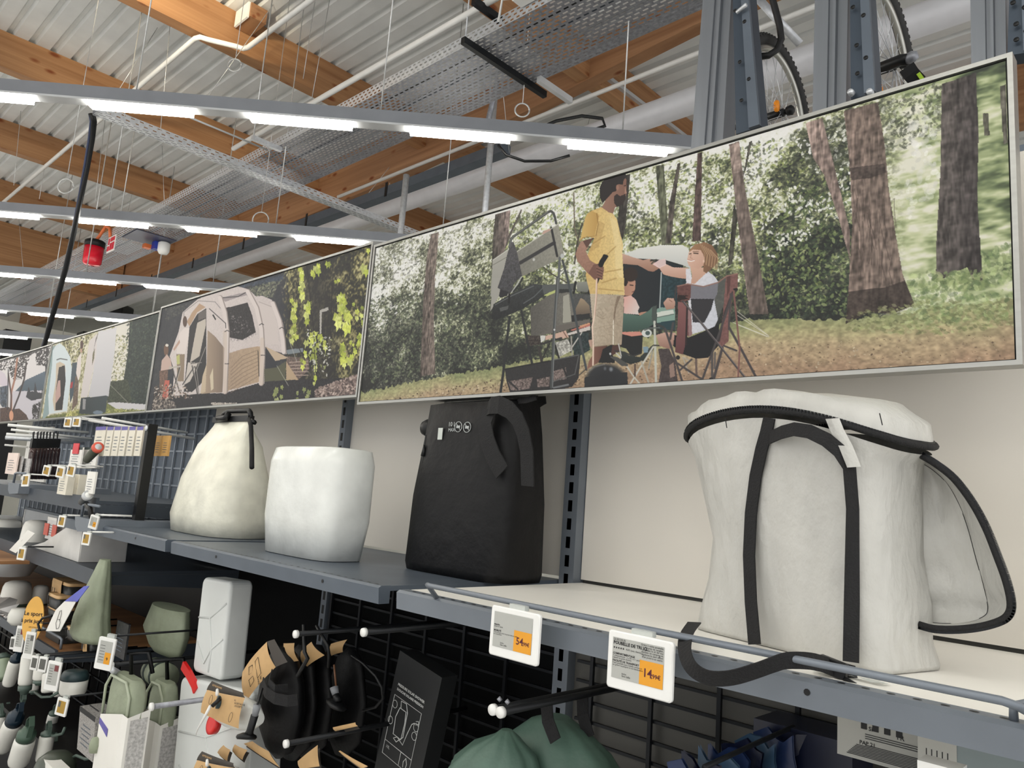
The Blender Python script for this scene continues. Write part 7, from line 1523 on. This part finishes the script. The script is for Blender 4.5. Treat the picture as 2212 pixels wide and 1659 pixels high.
a = at(8, 1215, y=1.2); tag(MB().lathe([(0.001, 0), (0.10, 0.0), (0.14, 0.07), (0.16, 0.13), (0.15, 0.13), (0.001, 0.03)], (a[0]-0.05, 1.25, 0.98), n=24).build('bowl', M_lgrey), 'grey bowl in the shade at the left edge', 'bowl')

# ---------------- lower shelf: bamboo-lidded boxes, pouch, sign
def lunchbox(label, px, py, Y, wpx, hpx, band=False, d=0.16):
    """centre of the lid's front edge, width and total height in the photo"""
    c = at(px, py, y=Y); f = float(np.dot(c-CAM, RW[:, 2])); w = wpx*f/FPX; h = hpx*f/FPX; n = 36
    t = thing('lunch_box', label, 'box', (c[0], c[1]+d/2, c[2]-h), 'charcoal boxes with bamboo lids')
    def rr(kx, ky, z): return [(c[0]+w/2*kx*math.copysign(abs(math.cos(a))**0.35, math.cos(a)), c[1]+d/2+d/2*ky*math.copysign(abs(math.sin(a))**0.35, math.sin(a)), z) for a in np.linspace(0, 2*PI, n+1)[:-1]]
    lt = min(0.016, h*0.25)
    MB().loft([rr(1.0, 1.0, c[2]-lt), rr(1.02, 1.02, c[2]-lt*0.8), rr(1.02, 1.02, c[2]-lt*0.1), rr(0.99, 0.99, c[2])]).build('bamboo_lid', M_bamboo, t)
    MB().loft([rr(0.82, 0.82, c[2]-h), rr(0.88, 0.88, c[2]-h+0.008), rr(0.97, 0.97, c[2]-lt-0.001)]).build('container', M_cont, t)
    if band:
        x0, x1 = c[0]-w*0.36, c[0]+w*0.22
        MB().loft([[(x, c[1]-0.012+d*0.1, c[2]-h-0.001), (x, c[1]-0.008, c[2]-lt), (x, c[1]-0.006, c[2]+0.002), (x, c[1]+d+0.006, c[2]+0.002), (x, c[1]+d+0.006, c[2]-lt)] for x in (x0, x1)], False, False, smooth=False).build('kraft_band', M_kraft, t)
        for k in range(2): MB().obox((c[0]-w*0.2+w*0.13*k, c[1]-0.0135, c[2]-h*0.55), ux, uy, uz, 0.004, 0.0003, 0.014).build('printed_mark', M_ink, t)
    else:
        MB().loft([[(x, c[1]-0.004+d*0.06, c[2]-h*0.95), (x, c[1]-0.006, c[2]-lt), (x, c[1]-0.004, c[2]+0.0015), (x, c[1]+d*0.5, c[2]+0.0015)] for x in (c[0]-w*0.34, c[0]-w*0.27)], False, False, smooth=False).build('elastic_band', M_black, t)
    return t
lunchbox('topmost box of the bamboo-lid stack, wrapped in a kraft band', 130, 1254, 1.28, 112, 40, True, 0.10); lunchbox('second box down in the bamboo-lid stack', 114, 1283, 1.24, 72, 30, False, 0.09); lunchbox('third box down in the bamboo-lid stack', 112, 1309, 1.25, 70, 30, False, 0.09); lunchbox('fourth box down, behind the white leaflet tag', 116, 1336, 1.27, 50, 30, False, 0.09)
lunchbox('long dark box with a bamboo lid under the green pouch', 150, 1354, 1.2, 46, 28, False, 0.08); lunchbox('largest box at the right end of the oak shelf, kraft band on its side', 190, 1378, 1.22, 46, 30, True, 0.10)
tag(MB().box((-4.1, 1.2, 0.812), (-3.9, 1.36, 0.85)).build('lunch_box', M_cont), 'flat black tray at the bottom of the stack', 'box')
# yellow oval sign
c = at(71, 1340, y=1.08); f = float(np.dot(c-CAM, RW[:, 2])); rx, rz = 18.5*f/FPX*1.25, 50*f/FPX; ax = _n((0.78, 0.62, 0)); nr = _n(np.cross(ax, uz))
t = thing('oval_sign', 'yellow oval shelf sign reading Le sport à prix juste', 'sign', c-uz*rz)
MB().prism([c+ax*rx*math.cos(a)+uz*rz*math.sin(a) for a in np.linspace(0, 2*PI, 41)[:-1]], -nr*0.004).build('sign_board', mat('sign_yellow', (232, 178, 86), 0.5), t)
for k, s_ in enumerate(('Le sport', 'à prix juste')): text_mb(s_, 0.026 if k == 0 else 0.0235, M_ink, t, c+uz*(0.02-0.030*k)+nr*0.0012-ax*0.002, ax, uz, bold=0.0004, align='CENTER')
text_mb('DECATHLON', 0.008, M_ink, t, c-uz*0.032+nr*0.0012+ax*0.01, ax, uz, align='CENTER'); MB().obox(c-uz*0.07+nr*0.001, ax, nr, uz, 0.012, 0.0006, 0.008).build('logo_block', M_ink, t)
# crumpled foil pack
c = at(14, 1318, y=1.18); rg = np.random.RandomState(2); bm_ = MB(); pts = [c+np.array([0.12*(i/6-0.5)*2+0.02*rg.randn(), 0.03*rg.randn(), 0.05*(j/4-0.5)*2+0.02*rg.randn()]) for j in range(5) for i in range(7)]
tag(bm_.add(pts, [(j*7+i, j*7+i+1, (j+1)*7+i+1, (j+1)*7+i) for j in range(4) for i in range(6)]).build('foil_pack', mat('silver_foil', (196, 194, 192), 0.3, 0.5), fix=False), 'crumpled silver foil pack in front of the large lantern', 'pack')
tag(MB().lathe([(0.001, 0.04), (0.04, 0.038), (0.05, 0.01), (0.05, -0.02), (0.03, -0.04), (0.001, -0.041)], at(42, 1332, y=1.16), n=20).build('white_cup', M_bw), 'small white cup beside the yellow oval sign', 'cup')
# sage pouch with blue and white hang card
c = at(195, 1310, y=1.16)
t = crumple_bag('fabric_pouch', 'sage green fabric pouch with a blue and white hang card', 'pouch', [(c[2]+0.20, 0.03, 0.02, 0.06), (c[2]+0.15, 0.05, 0.03, 0.05), (c[2]+0.05, 0.085, 0.05, 0.02), (c[2]-0.04, 0.12, 0.06, 0.0), (c[2]-0.10, 0.14, 0.065, 0.01), (c[2]-0.125, 0.12, 0.05, 0.01)], (c[0]+0.03, 1.16, 0), M_sage, seed=3, amp=0.03)
q1 = [at(x, y, y=1.04) for x, y in ((182, 1266), (192, 1266), (166, 1300), (139, 1299))]; q2 = [at(x, y, y=1.04) for x, y in ((139, 1299), (164, 1299), (129, 1364), (99, 1363), (120, 1318))]
MB().prism(q1, (0, 0.002, 0)).build('blue_card', mat('blue_card', (84, 92, 190), 0.4), t); MB().prism(q2, (0, 0.002, 0)).build('white_card', M_card, t)
o = at(124, 1348, y=1.037); MB().tube([o+np.array([u, 0, v]) for u, v in ((-0.02, 0.0), (-0.012, 0.016), (0.018, 0.02), (0.03, 0.01), (0.022, -0.012), (-0.004, -0.02), (-0.02, 0.0))], 0.001, 5).build('drawing_line', M_ink, t); MB().tube([o+np.array([u, 0, v]) for u, v in ((-0.012, 0.016), (0.005, 0.05), (0.022, 0.056), (0.028, 0.045), (0.022, 0.018))], 0.001, 5).build('drawing_line', M_ink, t)
MB().tube([at(112, 1330, y=1.07), at(92, 1335, y=1.06), at(82, 1348, y=1.05), at(86, 1362, y=1.05)], 0.005, 8).build('black_loop', M_black, t)
# big sage bag hanging beyond the tag and the black speckled card
t = crumple_bag('fabric_bag', 'large sage fabric bag hanging right of the black speckled card', 'bag', [(at(340, 1300, y=1.4)[2], 0.15, 0.05, 0.02), (at(340, 1355, y=1.4)[2], 0.19, 0.06, 0.0), (at(370, 1400, y=1.4)[2], 0.14, 0.05, 0.03), (at(370, 1416, y=1.4)[2], 0.12, 0.03, 0.035)], (at(355, 1380, y=1.4)[0], 1.4, 0), M_sage, seed=9, amp=0.02)
card(242, 1340, 268, 1420, 1.2, 'black speckled card hanging right of the orange-field tag', mat('black_speckled_card', (38, 38, 40), 0.5, 0, 0.4, 90))

# ---------------- hanging bottles and jars
def bottle(label, p0, p1, wpx, Y, cap, body=M_bw, strap=True, capk=0.22, stripe=None, group='white bottles hanging below the lower shelf'):
    """axis from the cap end p0 to the base p1"""
    a, b = at(*p0, y=Y), at(*p1, y=Y); f = float(np.dot(a-CAM, RW[:, 2])); r = wpx*f/FPX/2; L_ = np.linalg.norm(b-a); d = b-a
    t = thing('drinking_bottle', label, 'bottle', b, group)
    MB().lathe([(r*0.8, L_*capk), (r*0.97, L_*(capk+0.05)), (r, L_*(capk+0.15)), (r, L_*0.9), (r*0.9, L_*0.97), (r*0.6, L_), (0.0005, L_)], a, axis=d, n=24).build('body', body, t)
    MB().lathe([(0.0005, 0), (r*0.5, 0.0), (r*0.62, L_*capk*0.35), (r*0.88, L_*capk*0.45), (r*0.9, L_*capk)], a, axis=d, n=24).build('cap', cap, t)
    if strap:
        u = _n(d); s_ = _n(np.cross(u, uy)); MB().ribbon([a+s_*r*0.8+u*L_*capk*0.6, a+s_*r*0.7-u*r*0.7, a-u*r*1.3, a-s_*r*0.5-u*r*0.6, a-s_*r*0.3+u*0.01], uy, r*0.5, 0.003).build('carry_strap', cap, t)
    return t
bottle('white bottle with a navy cap under the left small grey tag', (38, 1412), (18, 1480), 26, 1.12, M_navy); bottle('white bottle upside down under the tall price tags', (52, 1500), (64, 1410), 30, 1.1, M_gcap)
bottle('white bottle under the two small grey tags', (85, 1480), (92, 1430), 30, 1.12, M_gcap, strap=False); bottle('white bottle behind the large price tag', (112, 1440), (108, 1496), 34, 1.14, M_gcap, strap=False)
c = at(156, 1500, y=1.12); f = float(np.dot(c-CAM, RW[:, 2])); w = 27*f/FPX; h = 50*f/FPX
t = thing('food_jar', 'wide white food jar with a dark teal lid', 'jar', c, None); MB().lathe([(0.001, 0), (w*0.85, 0.0), (w*0.98, h*0.12), (w, h*0.3), (w, h*0.62)], c, n=32).build('body', M_bw, t); MB().lathe([(w*1.005, h*0.62), (w*1.0, h*0.8), (w*0.85, h*0.97), (w*0.5, h), (0.001, h)], c, n=32).build('lid', mat('dark_teal_lid', (42, 60, 64), 0.4), t)
bottle('large white bottle with a navy flip cap at the lower left edge', (40, 1535), (4, 1618), 38, 1.06, M_navy, capk=0.3); bottle('white bottle with a green cap, lowest of the hanging bottles', (62, 1572), (38, 1652), 42, 1.06, mat('forest_green_cap', (66, 88, 74), 0.4), capk=0.3); bottle('plain white bottle right of the green-capped bottle', (104, 1578), (92, 1645), 30, 1.14, M_gcap, capk=0.15)
bottle('white bottle in the background right of the jar', (170, 1500), (180, 1455), 24, 1.4, M_gcap, strap=False); bottle('pale green bottle at the left edge under the tags', (8, 1412), (6, 1470), 34, 1.2, M_gcap, body=mat('pale_green_body', (158, 172, 148), 0.4), strap=False); bottle('white bottle in the gap behind the small orange tag', (150, 1545), (140, 1580), 22, 1.4, M_gcap, strap=False); bottle('small white bottle at the left edge below the rods', (2, 1535), (-6, 1600), 22, 1.12, M_gcap)
bottle('white bottle behind the navy-capped bottle', (56, 1560), (30, 1630), 26, 1.25, M_gcap); bottle('faint white bottle left of the grey cartons', (128, 1590), (150, 1625), 22, 1.35, M_gcap, strap=False)
for (a_, b_, w_, y_, l_) in [((118, 1535), (108, 1575), 22, 1.28, 'small white bottle under the small orange tag'), ((172, 1535), (166, 1590), 20, 1.5, 'white bottle deep behind the grey cartons'), ((78, 1600), (70, 1650), 22, 1.3, 'white bottle half hidden by the green-capped bottle'), ((20, 1440), (10, 1490), 22, 1.3, 'white bottle in the background at the left edge'), ((72, 1500), (76, 1460), 20, 1.25, 'upside-down white bottle between the grey tags'), ((14, 1530), (0, 1570), 24, 1.2, 'short white bottle at the left edge above the navy-capped one'), ((128, 1470), (124, 1505), 18, 1.3, 'white bottle peeping out left of the jar'), ((118, 1600), (112, 1645), 24, 1.22, 'white bottle above the dark olive lid')]:
    bottle(l_, a_, b_, w_, y_, M_gcap, strap=(w_ > 21), capk=0.2)
for (pp, y_, l_) in [([(75, 1495), (90, 1506), (110, 1505), (125, 1496)], 1.15, 'grey-green cord looping under the white jar'), ([(100, 1578), (115, 1590), (135, 1585), (140, 1572)], 1.15, 'grey-green cord looping beside the small orange tag'), ([(150, 1640), (165, 1632), (185, 1640), (200, 1636)], 1.15, 'tangled dark cord at the bottom edge')]:
    tag(MB().tube([at(*q_, y=y_) for q_ in pp], 0.006, 6).build('cord', M_gcap), l_, 'cord')
c = at(118, 1665, y=1.1); tag(MB().lathe([(0.001, 0.07), (0.04, 0.066), (0.065, 0.045), (0.075, 0.01), (0.075, -0.02)], c, n=28).build('pot_lid', mat('olive_dark_lid', (70, 76, 66), 0.3)), 'dark olive round lid at the bottom edge', 'lid')
tag(MB().box((at(90, 1665, y=1.05)[0], 1.05, at(90, 1665, y=1.05)[2]-0.05), (at(134, 1655, y=1.05)[0], 1.1, at(110, 1655, y=1.05)[2])).build('card_box', M_card), 'white box edge under the dark olive lid', 'box')
# rods behind the bottles
for k, (l, r, lab) in enumerate([((0, 1443), (70, 1440), 'dark rod behind the upper bottles'), ((0, 1510), (200, 1500), 'upper dark rod running behind the bottles'), ((0, 1520), (210, 1512), 'lower dark rod running behind the bottles'), ((92, 1556), (205, 1545), 'short steel rod left of the grey cartons'), ((80, 1540), (205, 1536), 'dark rod above the short steel rod'), ((60, 1645), (200, 1648), 'dark rod near the bottom edge')]):
    rod(l, r, lab, 0.007, m=M_blackm if k < 3 else M_dgrey, group='dark rods behind the bottles')
# dark wire basket frame at the left
t = thing('wire_rack', 'black wire rack behind the hanging bottles', 'rack', (-4.3, 1.5, 0.43))
for z in np.arange(0.45, 0.76, 0.075): MB().tube([(-7.0, 1.45, z), (-3.8, 1.45, z)], 0.006, 6).build('cross_wire', M_blackm, t)
for x in np.arange(-6.0, -3.8, 0.12): MB().tube([(x, 1.46, 0.43), (x, 1.46, 0.78)], 0.005, 6).build('upright_wire', M_blackm, t)
# grey cartons and sage bags in white sleeves
for k, (x0, x1, y0, y1, lab) in enumerate([(164, 202, 1532, 1632, 'speckled grey carton hanging left of the white sleeve'), (190, 212, 1526, 1600, 'second speckled grey carton, half hidden')]):
    card(x0, y0, x1, y1, 1.12+0.03*k, lab, mat('speckled_grey_carton', (150, 147, 144), 0.6, 0, 0.22, 160), th=0.05, group='speckled grey cartons', lean=-0.035, top=M_ink)
def sleeve_bag(label, pxl, pxr, pyt, Y, fold=0.35):
    a, b = at(pxl, 1700, y=Y), at(pxr, 1700, y=Y); zt_ = at(pxl, pyt+60, y=Y)[2]; x0, x1 = at(pxl, 1560, y=Y)[0], at(pxr, 1560, y=Y)[0]
    w = x1-x0; ztop = at((pxl+pxr)/2, pyt, y=Y)[2]; zb_ = 0.35
    t = thing('sleeved_bag', label, 'bag', ((x0+x1)/2, Y+0.1, zb_), 'sage bags in white card sleeves')
    zs = at(pxl, pyt+72, y=Y)[2]; zs2 = at(pxr, pyt+112, y=Y)[2]
    yb = Y+0.085
    w = w*0.62; x1 = x0+w
    poly = [(x0, Y+0.03), (x0+w*0.10, Y), (x0+w*0.95, Y-0.0), (x1+0.01, Y+0.012), (x1+0.01, yb), (x0+0.02, yb)]
    zz = [zs, zs, zs2+0.01, zs2, zs2+0.02, zs]
    MB().loft([[(p[0], p[1], z) for p, z in zip(poly, zz)], [(p[0], p[1], zb_) for p in poly]], False, True, smooth=False).build('card_sleeve', M_card, t)
    MB().prism([(x0+0.002, Y+0.029, zs-0.012), (x0+w*0.12, Y-0.001, zs-0.012), (x0+w*0.5, Y-0.001, zs-0.03), (x0+w*0.5, Y-0.001, zs-0.055), (x0+w*0.12, Y-0.001, zs-0.03), (x0+0.002, Y+0.029, zs-0.03)], (0, -0.0008, 0)).build('violet_band', purple, t)
    MB().prism([(x1+0.011, Y+0.022, zs2-0.01), (x1+0.011, Y+0.078, zs2-0.005), (x1+0.011, Y+0.078, zb_), (x1+0.011, Y+0.022, zb_)], (0.0006, 0, 0)).build('printed_panel', mat('speckled_leaflet', (186, 184, 182), 0.5, 0, 0.15, 120), t)
    rings = []
    for z, kx, ky in ((zs2-0.05, 0.95, 0.9), (zs, 0.98, 0.95), (ztop-0.05, 0.97, 0.95), (ztop-0.015, 0.9, 0.8), (ztop, 0.75, 0.5)):
        rings.append([((x0+x1)/2+0.012+w/2*kx*math.copysign(abs(math.cos(q))**0.5, math.cos(q))*(1+0.02*math.sin(5*q)), Y+0.043+0.036*ky*math.copysign(abs(math.sin(q))**0.6, math.sin(q))*(1+0.05*math.sin(6*q+z*30)), z) for q in np.linspace(0, 2*PI, 41)[:-1]])
    MB().loft(rings).build('fabric_bag', M_sage, t)
    MB().tube([(x0+0.015, Y+0.008, zs), (x0+0.017, Y+0.006, ztop-0.05), (x0+0.05, Y+0.008, ztop-0.008), (x1-0.04, Y+0.01, ztop-0.008), (x1-0.002, Y+0.012, ztop-0.05), (x1-0.001, Y+0.012, zs2)], 0.005, 8).build('piping', mat('pale_sage_piping', (172, 180, 158), 0.5), t)
    o = np.array([x0+0.03, Y+0.04, at(pxl+5, 1612, y=Y)[2]])
    MB().lathe([(0.001, -0.03), (0.016, -0.025), (0.02, 0), (0.014, 0.022), (0.001, 0.026)], o-uy*0.045, n=14).build('printed_bottle', M_sage, t)
    MB().tube([(x0+w*0.45, Y+0.06, ztop-0.03), (x0+w*0.5, Y+0.04, ztop+0.07), (x0+w*0.5, Y+0.1, ztop+0.075), (x0+w*0.55, Y+0.12, ztop)], 0.008, 6).build('hanging_loop', M_black, t)
sleeve_bag('sage bag in a white card sleeve hanging left of the jerrycans', 209, 302, 1464, 1.08); sleeve_bag('second sage bag in a white sleeve, between the first and the jerrycan', 300, 362, 1472, 1.24)
c = at(345, 1455, y=1.35); t = thing('rolled_mat', 'rolled sage bag with two dark straps behind the sleeves', 'roll', c, None); d_ = _n(at(372, 1478, y=1.3)-at(310, 1440, y=1.4)); MB().tube([c-d_*0.11, c+d_*0.11], 0.05, 20).build('roll', M_sage, t)
for s_ in (-0.07, 0.05): MB().lathe([(0.051, 0), (0.053, 0.0), (0.053, 0.022), (0.051, 0.022)], c+d_*s_, axis=d_, n=20).build('strap', mat('dark_green_strap', (40, 52, 48), 0.6), t)
rod((318, 1530), (420, 1510), 'grey rod holding the second sleeve bag', 0.009, m=M_dgrey, group='dark rods behind the bottles')
e0, e1 = at(243, 1447, y=1.08), at(300, 1480, y=1.3)
tag(MB().tube([e0, e1], 0.011, 10).build('hook_arm', M_galvl), 'pale round bar above the nearest sleeve bag', 'bar')
